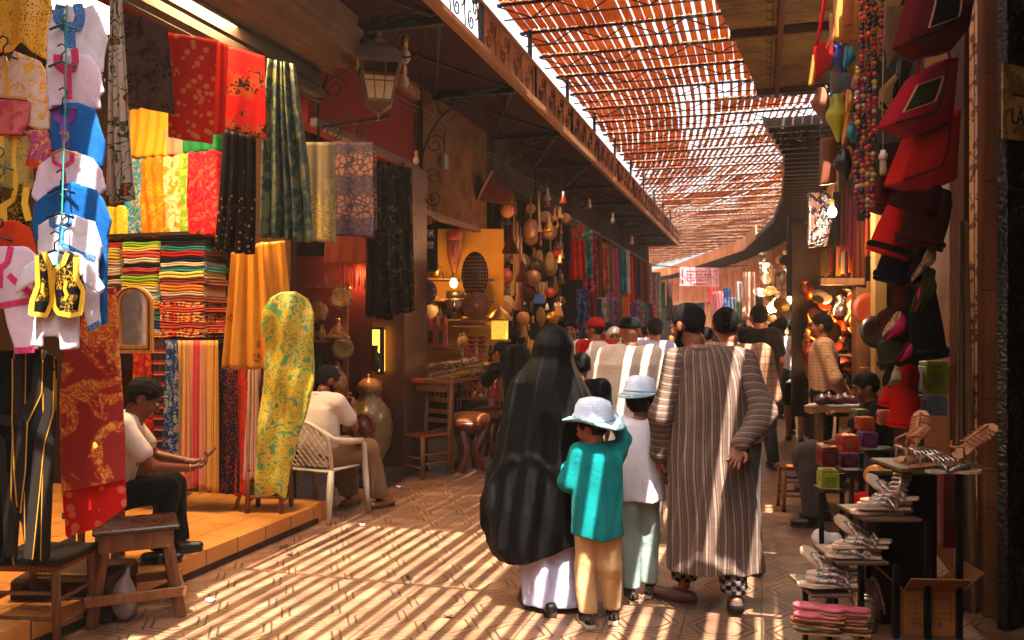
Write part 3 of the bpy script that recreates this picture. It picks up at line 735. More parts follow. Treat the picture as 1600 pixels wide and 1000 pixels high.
m_hook = mk('steel_hook', (.5, .5, .5), rough=.3, metal=1, var=0)
# ---------------------------------------------------------------- column of children's tunics on hangers
def garment(name, label, cat, poly, d, mat, trims=(), hanger=None, yaw=16.3, th=.008, amp=.014, f=22, group=None, w=.02):
    p = Puff(poly, d, yaw, th, amp, f); t = thing(name, label, cat, p.loc, p.rz, group); p.obj('fabric', mat, t)
    for nm, m, lines, ww in trims: p.band(nm, m, t, lines, ww)
    if hanger:
        hx, hy, hm = hanger; a = p.loc2(hx-20, hy+12); b = p.loc2(hx+22, hy+12); c = p.loc2(hx, hy); m = MB(); y = -.035
        top = (c[0], y, c[1]); m.tube([(a[0], y, a[1]), (c[0], y, c[1]-.012), (b[0], y, b[1])], .006, 6)
        hk = [(c[0]+.0, y, c[1]-.012), (c[0], y, c[1]+.02), (c[0]+.022, y, c[1]+.04), (c[0]+.02, y, c[1]+.062), (c[0], y, c[1]+.072), (c[0]-.018, y, c[1]+.06)]
        m.tube(hk, .0045, 6); m.build('hanger', hm, t, smooth=True)
    return t
G1 = 'children tunics hung one above the other'
D = 4.05
kurtas = [
 ('white tunic with blue embroidered collar at the very top of the hanger column', [(82, 22), (104, 6), (122, 12), (146, 6), (156, 22), (170, 62), (163, 84), (160, 112), (74, 112), (74, 58)], m_white, [('embroidery', m_lace_b, [[(96, 8), (92, 30), (103, 44), (122, 42), (126, 24), (122, 6)], [(110, 44), (111, 76)]], .045)], (104, 38, m_plastic_g)),
 ('white tunic with pink embroidered collar just under the blue collared one', [(72, 102), (98, 84), (118, 86), (142, 88), (157, 106), (166, 146), (158, 152), (160, 172), (76, 172), (73, 140)], m_wpink, [('embroidery', m_lace_p, [[(92, 86), (92, 102), (101, 110), (117, 108), (121, 96), (118, 78)], [(106, 110), (107, 155)]], .04)], (102, 96, m_plastic_g)),
 ('bright blue tunic with lilac embroidery on a yellow hanger', [(82, 172), (104, 160), (124, 160), (146, 168), (166, 224), (162, 262), (86, 246), (79, 215)], m_blue, [('embroidery', m_lace_l, [[(90, 166), (92, 184), (103, 192), (115, 186), (117, 168)], [(103, 192), (105, 232)]], .035)], (104, 164, m_plastic_k)),
 ('white tunic with pale pink collar between the two blue tunics', [(58, 258), (92, 234), (118, 236), (146, 248), (158, 266), (165, 296), (152, 306), (60, 322), (49, 306)], m_wpink, [('embroidery', m_lace_p, [[(84, 240), (86, 254), (102, 262), (114, 252), (114, 238)], [(101, 262), (103, 286)]], .018)], (105, 232, m_plastic_y)),
 ('long sleeved plain blue tunic hanging below the pale pink collar', [(52, 318), (86, 292), (116, 284), (150, 296), (164, 312), (176, 346), (168, 372), (167, 505), (157, 510), (120, 384), (58, 384), (50, 360)], m_blue, [], (101, 292, m_plastic_k)),
 ('white tunic with light blue embroidery whose long hem shows behind the waistcoat', [(62, 352), (88, 336), (112, 334), (148, 346), (164, 388), (154, 414), (157, 508), (140, 521), (122, 440), (62, 410), (58, 392)], m_white, [('embroidery', m_lace_b, [[(84, 336), (84, 352), (97, 360), (110, 350), (113, 334)], [(98, 360), (100, 382), (124, 396), (150, 404)], [(140, 515), (157, 504)]], .024)], (100, 330, m_plastic_k)),
]
for i, (l, poly, m, tr_, hg) in enumerate(kurtas): garment('hanging_tunic', l, 'tunic', poly, D-.035*i, m, tr_, hg, group=G1)
# outfit at the bottom of the column: white shirt under a black and gold waistcoat
garment('hanging_shirt', 'small white shirt with wide sleeves under the black and gold waistcoat', 'shirt', [(58, 404), (76, 392), (94, 388), (124, 396), (142, 412), (165, 450), (155, 460), (126, 440), (124, 545), (94, 548), (92, 526), (70, 526), (70, 543), (46, 542), (58, 476), (56, 440), (28, 460), (22, 452), (36, 418)], D-.24, m_white, [], (92, 388, m_plastic_k), yaw=16.3)
garment('waistcoat', 'black velvet waistcoat edged with gold braid on the lowest hanger', 'waistcoat', [(57, 398), (74, 392), (84, 416), (104, 410), (106, 392), (124, 398), (124, 424), (133, 452), (129, 494), (114, 496), (92, 492), (84, 478), (74, 496), (48, 492), (50, 470), (58, 448)], D-.29, m_blackv, [('gold_trim', m_gold, [[(60, 400), (60, 446), (52, 470), (51, 490), (72, 493), (82, 470), (80, 420), (72, 394)], [(109, 396), (104, 412), (88, 424), (84, 450), (87, 480), (94, 489), (113, 493), (127, 490), (131, 454), (121, 436), (121, 402)]], .02), ('gold_motif', m_gold, [[(68, 442), (66, 456), (70, 464)], [(108, 440), (105, 452), (108, 462), (104, 470)]], .012)], None, th=.009)
m_cord = mk('green_cord', (.1, .35, .3), rough=.7, var=0)
b = MB(); b.tube([W(105, -10, 3.93), W(102, 160, 3.88), W(97, 330, 3.8), (W(88, 420, 3.68))], .0035, 5)
tag(b.build('cord', m_cord, world=True), 'thin green cord running down the front of the column of children tunics', 'cord')
G2 = 'clothes hung at the left edge of the fabric shop'
left = [
 ('hanging_kaftan', 'dark green kaftan glittering with gold sequins at the top left corner', 'kaftan', [(-25, -10), (78, -10), (82, 10), (74, 95), (50, 82), (34, 66), (14, 80), (-25, 84)], 4.12, m_green_s, [('gold_trim', m_gold, [[(6, 0), (10, 40), (14, 66)], [(34, 0), (28, 40), (26, 64)]], .03)], None),
 ('hanging_jacket', 'cream jacket printed with golden flowers', 'jacket', [(-25, 84), (6, 82), (16, 98), (24, 80), (62, 94), (72, 110), (81, 202), (62, 206), (42, 196), (45, 158), (-25, 150)], 4.05, m_goldfl, [('gold_trim', m_gold, [[(8, 84), (14, 130), (14, 150)]], .02)], (12, 84, m_plastic_k)),
 ('hanging_blouse', 'rose velvet blouse peeping out under the gold flower jacket', 'blouse', [(-25, 154), (46, 158), (42, 195), (34, 212), (-25, 212)], 4.0, m_pinkv, [], None),
 ('hanging_blouse', 'lilac blouse with orange flowers and an orange cuff', 'blouse', [(34, 204), (74, 202), (84, 232), (72, 266), (40, 258), (50, 222)], 3.99, m_lilfl, [('gold_trim', m_orange, [[(42, 254), (70, 262)]], .03)], None),
 ('hanging_kaftan', 'blue kaftan covered with gold thread left of the lilac blouse', 'kaftan', [(-25, 212), (48, 212), (50, 262), (50, 296), (-25, 290)], 4.02, m_bgold, [('gold_trim', m_gold, [[(26, 214), (24, 250), (28, 286)], [(6, 214), (4, 286)]], .02)], (6, 256, m_plastic_g)),
 ('waistcoat', 'black waistcoat with broad yellow edging at the left picture edge', 'waistcoat', [(-25, 290), (-2, 282), (4, 316), (18, 308), (26, 284), (44, 292), (48, 306), (48, 352), (-25, 348)], 3.94, m_blackv, [('gold_trim', m_gold, [[(26, 286), (22, 312), (6, 322), (6, 346)], [(45, 294), (42, 318), (48, 346)]], .028)], (6, 286, m_plastic_g)),
 ('hanging_shirt', 'orange shirt hanging behind the pink embroidered tunic', 'shirt', [(-25, 346), (24, 343), (48, 356), (58, 392), (54, 450), (-25, 450)], 3.92, m_orange, [], (4, 366, m_plastic_k)),
 ('hanging_tunic', 'long white tunic with pink embroidered front at the left edge', 'tunic', [(-25, 392), (8, 384), (40, 384), (56, 398), (50, 436), (52, 478), (62, 546), (24, 550), (6, 482), (-25, 482)], 3.86, m_wpink, [('embroidery', m_lace_p, [[(20, 386), (16, 410), (4, 420), (2, 450)], [(-20, 474), (4, 478), (48, 470)], [(26, 548), (58, 546)], [(18, 430), (28, 440), (50, 460)]], .028)], None)]
for n, l, c, poly, d, m, tr_, hg in left: garment(n, l, c, poly, d, m, tr_, hg, group=G2)
# ---------------------------------------------------------------- large pieces at the front
m_strdj = mk('striped_wool', pat=lambda g: p_stripe([((.004, .003, .003), 10), ((.45, .27, .06), .6), ((.05, .037, .03), 7), ((.45, .27, .06), .6)], .125)(g), rough=.95, bs=300, bump=.3, sheen=.3)
td_ = thing('striped_robe', 'black and grey striped wool robe hanging at the lower left corner', 'robe', W(30, 885, 3.95), R(16.3), G2)
p = Puff([(-30, 545), (30, 548), (66, 545), (86, 560), (84, 640), (80, 800), (78, 872), (42, 884), (34, 800), (26, 882), (-30, 885)], 3.9, 16.3, .014, .018, 13); td_.location = p.loc; td_.rotation_euler = (0, 0, p.rz)
p.obj('cloth', m_strdj, td_)
m_band = mk('grey_band', pat=p_stripe([((.055, .042, .035), 1)], 1), rough=.95, bs=300)
p.band('grey_bands', m_band, td_, [[(62, 560), (60, 610), (40, 655), (38, 730), (32, 790)], [(78, 575), (76, 640), (62, 690), (58, 760), (48, 872)], [(-28, 640), (4, 655), (30, 658)], [(-20, 680), (6, 690), (16, 780), (22, 868)], [(30, 560), (31, 650)]], .045)
p.band('yellow_cord', mk('yellow_cord', (.5, .3, .05), rough=.7), td_, [[(69, 562), (66, 614), (46, 660), (44, 735), (37, 800)], [(85, 580), (83, 645), (69, 695), (64, 765), (55, 872)], [(22, 560), (23, 650), (33, 790)]], .004, .006)
m_redseq = mk('red_gold_sequin_cloth', pat=lambda g: g.mix(g.noise(4.2, 4, .6, .9).ss(.47, .53), g.mix(g.voro(150).lt(.2)*.6, (.42, .012, .010), (.7, .2, .05)), g.mix((g.noise(30, 2, .5, 2.)*20).sin().ss(-.1, .3), (.66, .14, .05), (.80, .52, .12))), rough=.55, sheen=.2, bump=.4)
m_redpr = mk('red_blossom_print', pat=lambda g: g.mix(g.voro(16, rnd=1).lt(.33), (.58, .015, .012), (.62, .24, .13)), rough=.7)
tt = thing('sequin_panel', 'long red panel covered with gold sequin flowers beside the seated man with the phone', 'fabric', (0, 0, 0), 0, None)
p = Puff([(100, 520), (128, 470), (150, 450), (182, 448), (188, 560), (194, 680), (196, 750), (96, 768), (94, 640)], 4.3, 16.3, .012, .012, 10); tt.location = p.loc; tt.rotation_euler = (0, 0, p.rz); p.obj('sequin_cloth', m_redseq, tt)
p2 = Puff([(97, 758), (196, 742), (198, 792), (150, 826), (104, 840)], 4.32, 16.3, .010, .01, 12); o = p2.obj('printed_hem', m_redpr, tt); o.location = Matrix.Rotation(-p.rz, 3, 'Z') @ (p2.loc-p.loc)
m_wf = mk('white_floral', pat=p_flower((.50, .42, .36), (.12, .14, .05), (.5, .14, .06), 9, .28), rough=.8)
drape('hanging_fabric', 'narrow white fabric with green and red flowers beside the tunic column', 'fabric', [(172, -10), (190, -10), (211, 312), (168, 318)], 4.5, m_wf, folds=3, amp=.02, group='fabrics hung along the shop front')
m_brf = mk('brown_floral', pat=p_damask((.16, .10, .08), (.055, .03, .03), 16), rough=.8); m_rgf = mk('red_gold_floral', pat=lambda g: g.mix(g.voro(20).lt(.36), (.56, .025, .012), (.62, .25, .09)), rough=.7, var=.2)
m_rbl = mk('red_black_batik', pat=lambda g: g.mix(g.noise(4, 2).ss(.45, .5), g.mix((g.noise(9, 3, .5, 2.2)*24).sin().ss(0, .3), (.45, .12, .04), (.06, .02, .02)), (.55, .025, .02)), rough=.7)
m_teal = mk('teal_gold_brocade', pat=p_blotch((.015, .075, .085), (.20, .22, .12), 13, .47, .54, 4, 1.2), rough=.45, sheen=.2); m_sage = mk('sage_sequin_cloth', pat=lambda g: (lambda x, y, z: g.mix(g.voro(110).lt(.36)*(g.noise(12, 2, .5)-z*.9+.12).ss(.22, .34), (.32, .25, .12), (.80, .60, .06)))(*g.xyz()), rough=.5)
m_snake = mk('purple_snake_cloth', pat=lambda g: g.mix((g.voro(22, 'DISTANCE_TO_EDGE')).lt(.10), g.mix((g.xyz()[2]*19).sin().ss(-.3, .5), (.38, .19, .12), (.17, .08, .12)), (.08, .03, .05)), rough=.6)
m_blkg = mk('black_gold_spots', pat=lambda g: g.mix(g.voro(26).lt(.25)*(g.noise(6, 2)-g.xyz()[2]*.5).ss(.2, .42), (.012, .010, .012), (.45, .25, .07)), rough=.7)
GF = 'fabrics hung along the shop front'
drape('hanging_fabric', 'dark brown fabric with fine scrolls hung high over the shop', 'fabric', [(186, 12), (262, 42), (274, 179), (197, 163)], 5.2, m_brf, 42, 1.2, .012, GF)
drape('hanging_fabric', 'red fabric with gold blossoms hung high over the shop', 'fabric', [(262, 50), (340, 62), (334, 226), (261, 214)], 5.45, m_rgf, 30, 1.5, .014, GF)
drape('hanging_fabric', 'plain red fabric strip beside the gold blossom fabric', 'fabric', [(338, 64), (358, 70), (352, 208), (336, 210)], 5.6, mk('plain_red', (.5, .04, .02), rough=.75), 30, 1, .012, GF)
drape('hanging_fabric', 'red and black batik fabric at the shutter end', 'fabric', [(354, 70), (414, 88), (417, 219), (352, 202)], 5.9, m_rbl, 30, 1.2, .012, GF)
drape('hanging_fabric', 'black fabric with golden spots near its hem', 'fabric', [(350, 202), (400, 212), (400, 398), (336, 392)], 6.0, m_blkg, 20, 4, .022, GF)
drape('hanging_shawl', 'teal and gold brocade shawl gathered at the top under the iron bracket', 'shawl', [(412, 92), (474, 104), (488, 378), (400, 368)], 6.2, m_teal, 16.3, 5, .045, GF, gather=.35, nx=90)
drape('hanging_fabric', 'sage green fabric with glittering yellow sequins', 'fabric', [(466, 222), (523, 222), (524, 380), (461, 375)], 6.5, m_sage, 16.3, 2, .014, GF, seed=4)
drape('hanging_fabric', 'purple and brown snakeskin pattern fabric', 'fabric', [(521, 220), (583, 222), (585, 372), (523, 368)], 6.7, m_snake, 16.3, 1.2, .012, GF)
drape('hanging_fabric', 'narrow brown border of the snakeskin fabric seen edge on', 'fabric', [(583, 232), (588, 234), (589, 358), (583, 360)], 6.75, m_snake, 16.3, 1, .004, GF)
m_blk = mk('black_wool', pat=lambda g: g.mix((g.noise(7, 1, .5, 0, g.mapped((1, 1, 1)))-.5).abs().lt(.012), (.012, .009, .009), (.13, .10, .08)), rough=.95)
drape('hanging_rug', 'black wool rug with fine white zigzag stitching beside the pillar', 'rug', [(590, 256), (644, 262), (650, 486), (596, 494)], 7.9, m_blk, 16.3, 3, .03)
drape('hanging_fabric', 'black cloth behind the snakeskin fabric', 'fabric', [(578, 250), (610, 254), (616, 500), (572, 495)], 8.2, mk('black_cloth', (.014, .011, .011), rough=.9), 16.3, 3, .03, GF)
m_brown = cloth_m('russet_wool', (.20, .055, .02)); 
t = thing('fringed_rug', 'russet rug with a long fringe hanging in the pottery shop', 'rug', (0, 0, 0)); p = Puff([(508, 368), (572, 366), (574, 412), (506, 412)], 7.6, 16.3, .01, .012, 20); t.location = p.loc; t.rotation_euler = (0, 0, p.rz); p.obj('weave', m_brown, t)
m = MB(); r = random.Random(3)
for i in range(60): x, z = p.loc2(507+i*1.12, 411); m.tube([(x, -.005+r.uniform(-.01, .01), z), (x+r.uniform(-.01, .01), r.uniform(-.02, .02), z-r.uniform(.19, .25))], .003, 4)
m.build('fringe', m_brown, t)
# shop blinds and beams above
t = thing('rolled_blind', 'large ribbed beige roller blind rolled up over the fabric shop', 'blind', (XL+.15, 4, 4.2))
b = MB(); prof = []; V = []; n = 44
ring = []
for j in range(n): q = 2*PI*j/n; rr = .27+.035*(1 if (j % 4) < 2 else 0); ring.append((rr*math.cos(q), rr*math.sin(q)))
b.prism([(x-3.62, z+4.19) for x, z in ring], -4, 6.75); b.build('slats', mk('blind_beige', (.27, .18, .11), rough=.7, var=.3, bump=.4), t, world=True)
b = MB(); b.box((-3.78, 1.5, 3.83), (.16, 10.4, .10)); b.box((-3.72, 1.5, 3.70), (.10, 10.4, .06)); b.build('beam', m_woodd, t, world=True)
b = MB(); b.tube([(-3.7, -3, 3.62), (-3.7, 6.7, 3.62)], .012, 6); b.build('rail', m_iron, t, world=True)
# strip lamp on the shop ceiling (its bright panel shows above the brown fabric)
def glow(name, loc, e, col, rad=.05, parent=None):
    l = bpy.data.lights.new(name, 'POINT'); l.energy = e; l.color = col; l.shadow_soft_size = rad; o = bpy.data.objects.new(name, l); COL.objects.link(o); o.location = loc; return o
c = W(255, 24, 6.1); t = thing('ceiling_light', 'long white lit ceiling panel inside the fabric shop', 'ceiling light', c)
b = MB(); b.box((c.x-.3, c.y, c.z+.08), (1.0, .9, .03)); b.build('lit_panel', mk('lit_panel', (1, .85, .6), var=0, bump=0, emit=(1, .78, .48), es=6), t, world=True)
b = MB(); b.box((c.x-.3, c.y, c.z+.11), (1.06, .96, .03)); b.build('frame', m_fasc, t, world=True)
al = bpy.data.lights.new('shop_lamp', 'AREA'); al.shape = 'RECTANGLE'; al.size = 1.2; al.size_y = .8; al.energy = 55; al.color = (1, .62, .27); al.energy = 50; ao = bpy.data.objects.new('shop_lamp', al); COL.objects.link(ao); ao.location = (c.x+.1, c.y-.1, c.z-.02)
# ---------------------------------------------------------------- shelves on the side wall
YW = 6.62
def SY(px, py, Y=YW): return OYp(px, py, Y)
t = thing('wall_shelf', 'wooden shelves carrying the folded cloths at the back of the fabric shop', 'shelf', (-5, YW-.1, 1.5))
b = MB()
for py in (376, 531):
    a = SY(150, py); c = SY(372, py); b.box(((a.x+c.x)/2, 6.5, a.z), (c.x-a.x, .4, .03))
b.each('board', m_woodd, t, world=True)
b = MB(); a = SY(150, 450); c = SY(372, 450); b.box(((a.x+c.x)/2, 6.7, 1.9), (c.x-a.x, .02, 1.3)); b.build('back_panel', m_woodd, t, world=True)
palette = [(.55, .06, .03), (.6, .45, .06), (.55, .50, .40), (.10, .04, .03), (.55, .42, .33), (.42, .03, .03), (.30, .45, .05), (.06, .22, .2), (.5, .5, .5), (.03, .08, .25), (.6, .25, .04), (.6, .5, .18), (.35, .12, .1), (.09, .3, .3), (.02, .02, .04), (.5, .12, .1), (.28, .42, .42)]
names = ['scarlet', 'mustard', 'cream', 'dark brown', 'beige', 'crimson', 'lime green', 'bottle green', 'light grey', 'navy blue', 'orange', 'pale yellow', 'maroon', 'teal', 'black', 'brick red', 'grey green']
ordn = ['topmost', 'second from the top', 'third from the top', 'fourth from the top', 'fifth from the top', 'sixth from the top', 'seventh from the top', 'eighth from the top', 'ninth from the top', 'tenth from the top', 'eleventh from the top', 'twelfth from the top', 'thirteenth from the top', 'fourteenth from the top', 'fifteenth from the top', 'sixteenth from the top', 'seventeenth from the top', 'lowest but one', 'lowest']
order = [[0, 11, 1, 4, 2, 4, 3, 2, 3, 5, 2, 5, 12, 2, 3, 4, 5, 12], [6, 11, 15, 2, 14, 15, 12, 6, 1, 2, 16, 2, 10, 7, 13, 9, 2, 10], [14, 7, 5, 14, 2, 13, 11, 12, 10, 4, 12, 11, 15, 10, 0, 15, 10, 0]]
m_print = mk('folded_print', pat=p_multi([(.6, .08, .04), (.6, .4, .1), (.5, .4, .3), (.2, .03, .03), (.6, .2, .05)], 45), rough=.8)
r = random.Random(11)
for s_, (x0, x1) in enumerate(((168, 226), (226, 284), (283, 353))):
    a = SY(x0, 400); c = SY(x1, 400); ztop = SY(226, 384).z; zbot = SY(226, 529).z+.012; n = 18; hh = [r.uniform(.7, 1.35) for _ in range(n)]; tot = sum(hh); z = ztop
    for i in range(n):
        h = hh[i]*(ztop-zbot)/tot; w = (c.x-a.x)*r.uniform(.93, 1.0); ci = order[s_][i]; dd = .3; m = MB()
        xc = (a.x+c.x)/2+r.uniform(-.01, .01); yf = 6.34+r.uniform(-.012, .012); ti = r.uniform(-.02, .02)
        for q in range(2):                                # two rounded folds of cloth
            zz = h/2*(q+.5); V = []; Fc = []; ns = 8; k = 9
            for u in range(k):
                xx = -w/2+w*u/(k-1); sag = .006*math.sin(u*1.1+i)+ti*xx
                for v in range(ns+1): an = -PI/2+PI*v/ns; V.append((xx, -math.cos(an)*h*.25, zz+math.sin(an)*h*.25*.98+sag))
                V += [(xx, dd, zz+h*.24+sag), (xx, dd, zz-h*.24+sag)]
            L = ns+3
            for u in range(k-1):
                for v in range(L): Fc.append((u*L+v, u*L+(v+1) % L, (u+1)*L+(v+1) % L, (u+1)*L+v))
            Fc += [tuple(range(L)), tuple((k-1)*L+v for v in range(L-1, -1, -1))]; m.add(V, Fc)
        printed = s_ == 2 and i > 10
        o = m.build('folded_cloth', m_print if printed and i % 3 else cloth_m('fold_'+names[ci].replace(' ', '_'), palette[ci]), None, smooth=True)
        z -= h; o.location = (xc, yf, z); tag(o, '%s folded cloth, %s of the %s stack on the shelf' % (names[ci]+(' printed' if printed and i % 3 else ''), ordn[i] if i < 17 else 'lowest', ('left', 'middle', 'right')[s_]), 'folded cloth', 'folded cloths on the shelf')
# bolts of cloth standing above
bolts = [('yellow silk bolt draped under the brown scroll fabric', (198, 168, 268, 250), (.75, .45, .06), None, 6.5), ('yellow fabric bolt lowest in the row of bolts', (172, 322, 204, 374), None, p_flower((.68, .5, .04), (.7, .6, .2), (.6, .3, .03), 20), 6.38), ('light blue flowered bolt in the row of bolts', (201, 248, 232, 372), None, p_flower((.04, .30, .38), (.62, .5, .3), (.5, .2, .1), 20), 6.42), ('orange bolt with gold shimmer in the row of bolts', (226, 246, 262, 373), None, p_damask((.68, .25, .02), (.7, .4, .04), 14), 6.4), ('cream bolt with golden blossoms in the row of bolts', (246, 244, 286, 372), None, p_flower((.66, .56, .36), (.65, .36, .05), (.6, .3, .05), 13, .38), 6.43), ('pale green bolt next to the magenta one', (278, 240, 302, 371), None, p_blotch((.28, .42, .10), (.5, .52, .12), 22), 6.44), ('magenta bolt with orange spots at the right end of the row', (298, 236, 345, 370), None, p_flower((.58, .01, .06), (.62, .18, .1), (.6, .1, .1), 14, .3), 6.36), ('pink cloth roll above the cream bolt', (260, 200, 292, 246), (.62, .35, .25), None, 6.5), ('green cloth roll behind the red fabric', (290, 212, 345, 242), (.05, .28, .12), None, 6.52)]
for l, (x0, y0, x1, y1), rgb, pat, Y in bolts:
    a = OYp(x0, y1, Y); c = OYp(x1, y0, Y); w = c.x-a.x; h = c.z-a.z; s = SDF()
    s.bx((0, .06, h/2), (w/2-.03, .05, h/2-.03), .028); sd = len(l)
    s.post(lambda v, X, Y_, Z, sd=sd: v+.007*np.sin(60*X+sd+2*np.sin(5*Z+sd))+.006*np.sin(22*X+sd*2))
    o = s.build('cloth_bolt', mk('bolt_'+l[:10].replace(' ', '_')+str(x0), rgb or (.5, .5, .5), pat=pat, rough=.7, sheen=.2), None, .011); o.location = ((a.x+c.x)/2, Y-.05, a.z); o.rotation_euler = (0, R(r.uniform(-3, 3)), 0); tag(o, l, 'bolt of cloth', 'bolts of cloth above the folded stacks')
b = MB(); a = SY(150, 378); b = None
# fabrics hanging below the shelf
G3 = 'long fabrics hanging below the folded stacks'
low = [('dark patterned kilim cloth behind the seated man', (232, 536, 262, 730), p_stripe([((.10, .03, .03), 3), ((.5, .3, .15), 1), ((.35, .05, .04), 2), ((.06, .06, .08), 2)], .09, 2)),
 ('deep red cloth with orange flowers behind the seated man', (206, 545, 236, 700), p_flower((.35, .02, .015), (.55, .12, .04), (.5, .2, .05), 12)),
 ('blue cloth with pale flowers left of the cream one', (256, 532, 278, 745), p_flower((.03, .10, .26), (.35, .4, .42), (.5, .1, .15), 13)),
 ('cream striped cloth in the middle of the row', (272, 532, 296, 745), p_stripe([((.60, .42, .2), 3), ((.5, .28, .12), 1)], .05)),
 ('pink and rose striped cloth in the row', (290, 532, 320, 762), p_stripe([((.55, .14, .14), 3), ((.60, .34, .26), 2), ((.5, .06, .1), 1)], .11)),
 ('cream cloth with a thin gold stripe right of the pink one', (314, 532, 342, 768), p_stripe([((.58, .36, .18), 4), ((.35, .15, .06), 1), ((.6, .4, .12), 2)], .07)),
 ('navy cloth with small rust dots', (340, 575, 372, 770), p_multi([(.03, .03, .07), (.05, .04, .08), (.3, .07, .03), (.03, .03, .06)], 90)),
 ('orange red cloth with brown swirls', (370, 570, 388, 772), p_blotch((.6, .08, .03), (.4, .10, .06), 18)),
 ('white cloth with pinstripes right of the orange red one', (384, 572, 404, 748), p_stripe([((.6, .45, .38), 3), ((.25, .12, .1), .5)], .035)),
 ('lilac striped cloth near the bamboo pole', (396, 572, 410, 746), p_stripe([((.5, .34, .36), 3), ((.3, .12, .14), 1)], .04)),
 ('violet cloth at the right end beside the draped mannequin', (405, 572, 424, 770), p_stripe([((.14, .04, .12), 3), ((.4, .1, .06), 1)], .05))]
for i, (l, (x0, y0, x1, y1), pat) in enumerate(low):
    drape('hanging_cloth', l, 'fabric', [(x0+2, y0), (x1-1, y0), (x1+1, y1), (x0-2, y1)], 6.95-.02*(i % 3), mk('low_%d' % i, pat=pat, rough=.8, sheen=.2), 2, 3, .02, G3, hem=.01)
m_ysilk = mk('yellow_silk', pat=lambda g: g.mix(g.voro(5.5, rnd=.6).lt(.22)*(g.noise(50, 2)).ss(.45, .5), (.66, .36, .035), (.40, .13, .02)), rough=.5, sheen=.3)
drape('silk_cloth', 'yellow silk cloth with red fan motifs hanging from the shelf end', 'fabric', [(362, 392), (412, 378), (424, 578), (346, 574)], 6.45, m_ysilk, 16.3, 3, .028, GF)
drape('silk_cloth', 'second yellow silk cloth folded behind the draped mannequin', 'fabric', [(400, 380), (444, 376), (452, 470), (414, 560)], 6.5, m_ysilk, 16.3, 2, .022, GF)
b = MB(); a = W(366, 580, 6.35); c = FL(367, 797, .144); b.tube([(c.x, c.y, .144), ((c.x+a.x)/2+.01, c.y, (a.z+.144)/2), (c.x-.005, c.y, 2.0)], .017, 8); tag(b.build('bamboo_pole', m_woodw, world=True, smooth=True), 'thin bamboo pole standing under the yellow silk cloth', 'pole')
# draped mannequin
m_gg = mk('green_gold_brocade', pat=lambda g: g.mix(g.noise(11, 2, .5, 1.8).ss(.55, .58), g.mix((g.noise(11, 2, .5, 1.8)-.44).abs().lt(.02), (.68, .52, .08), (.25, .36, .10)), (.20, .40, .18)), rough=.5, sheen=.2)
p = Puff([(408, 488), (422, 466), (440, 456), (462, 455), (480, 468), (490, 490), (489, 540), (489, 600), (480, 645), (464, 690), (452, 735), (448, 780), (436, 768), (420, 776), (398, 777), (399, 715), (405, 650), (412, 590), (416, 545), (408, 515)], 6.35, 16.3, .014, .045, 19, .010, fat=.035)
o = p.obj('draped_mannequin', m_gg); tag(o, 'mannequin wrapped from shoulder to foot in green and gold brocade', 'mannequin')
# arched mirror on the shop wall
t = thing('arched_mirror', 'wooden arched mirror reflecting folded cloths beside the shelf', 'mirror'); pl = Plane(211, 6.1, 12); o2 = pl.s2(211, 552); t.location = pl.o+pl.t*o2[0]+Vector((0, 0, o2[1])); t.rotation_euler = (0, 0, pl.yaw)
w2 = (pl.s2(240, 552)[0]-pl.s2(181, 552)[0])/2; hh = pl.s2(211, 447)[1]-o2[1]
def arch(w, h, n=14): return [(-w, 0), (w, 0)]+[(w*math.cos(PI*i/n), h-w*.9+w*.9*math.sin(PI*i/n)) for i in range(n+1)]
A1 = arch(w2, hh); A2 = [(x*.70, .06+z*.82) for x, z in A1]; m = MB(); n = len(A1); V = []
for P_, y in ((A1, 0), (A1, -.03), (A2, -.035), (A2, 0)): V += [(x, y, z) for x, z in P_]
Fc = [(k*n+i, k*n+(i+1) % n, ((k+1) % 4)*n+(i+1) % n, ((k+1) % 4)*n+i) for k in range(4) for i in range(n)]; m.add(V, Fc).build('frame', mk('gilt_wood', pat=p_wood((.80, .50, .18), (.6, .34, .10)), rough=.45), t)
m = MB(); m.tube([(x*.86, -.036, .03+z*.91) for x, z in A1], .007, 6, closed=True); m.build('bead_moulding', m_woodo, t, smooth=True)
m = MB(); m.prism([(x*.99, z) for x, z in A2], -.012, -.004); m.build('glass', mk('mirror_glass', (.8, .8, .8), rough=.04, metal=1, var=0, bump=0), t)
# clay pot on the shop floor
m = MB(); a = FL(264, 776, .144); m.lathe([(.001, 0), (.12, 0), (.16, .08), (.175, .2), (.16, .26), (.14, .27), (.13, .24), (.001, .22)], (a.x, a.y, .146), 20); tag(m.build('clay_pot', mk('clay', (.28, .14, .07), rough=.8), world=True, smooth=True), 'clay pot on the tiled floor behind the seated man', 'pot')
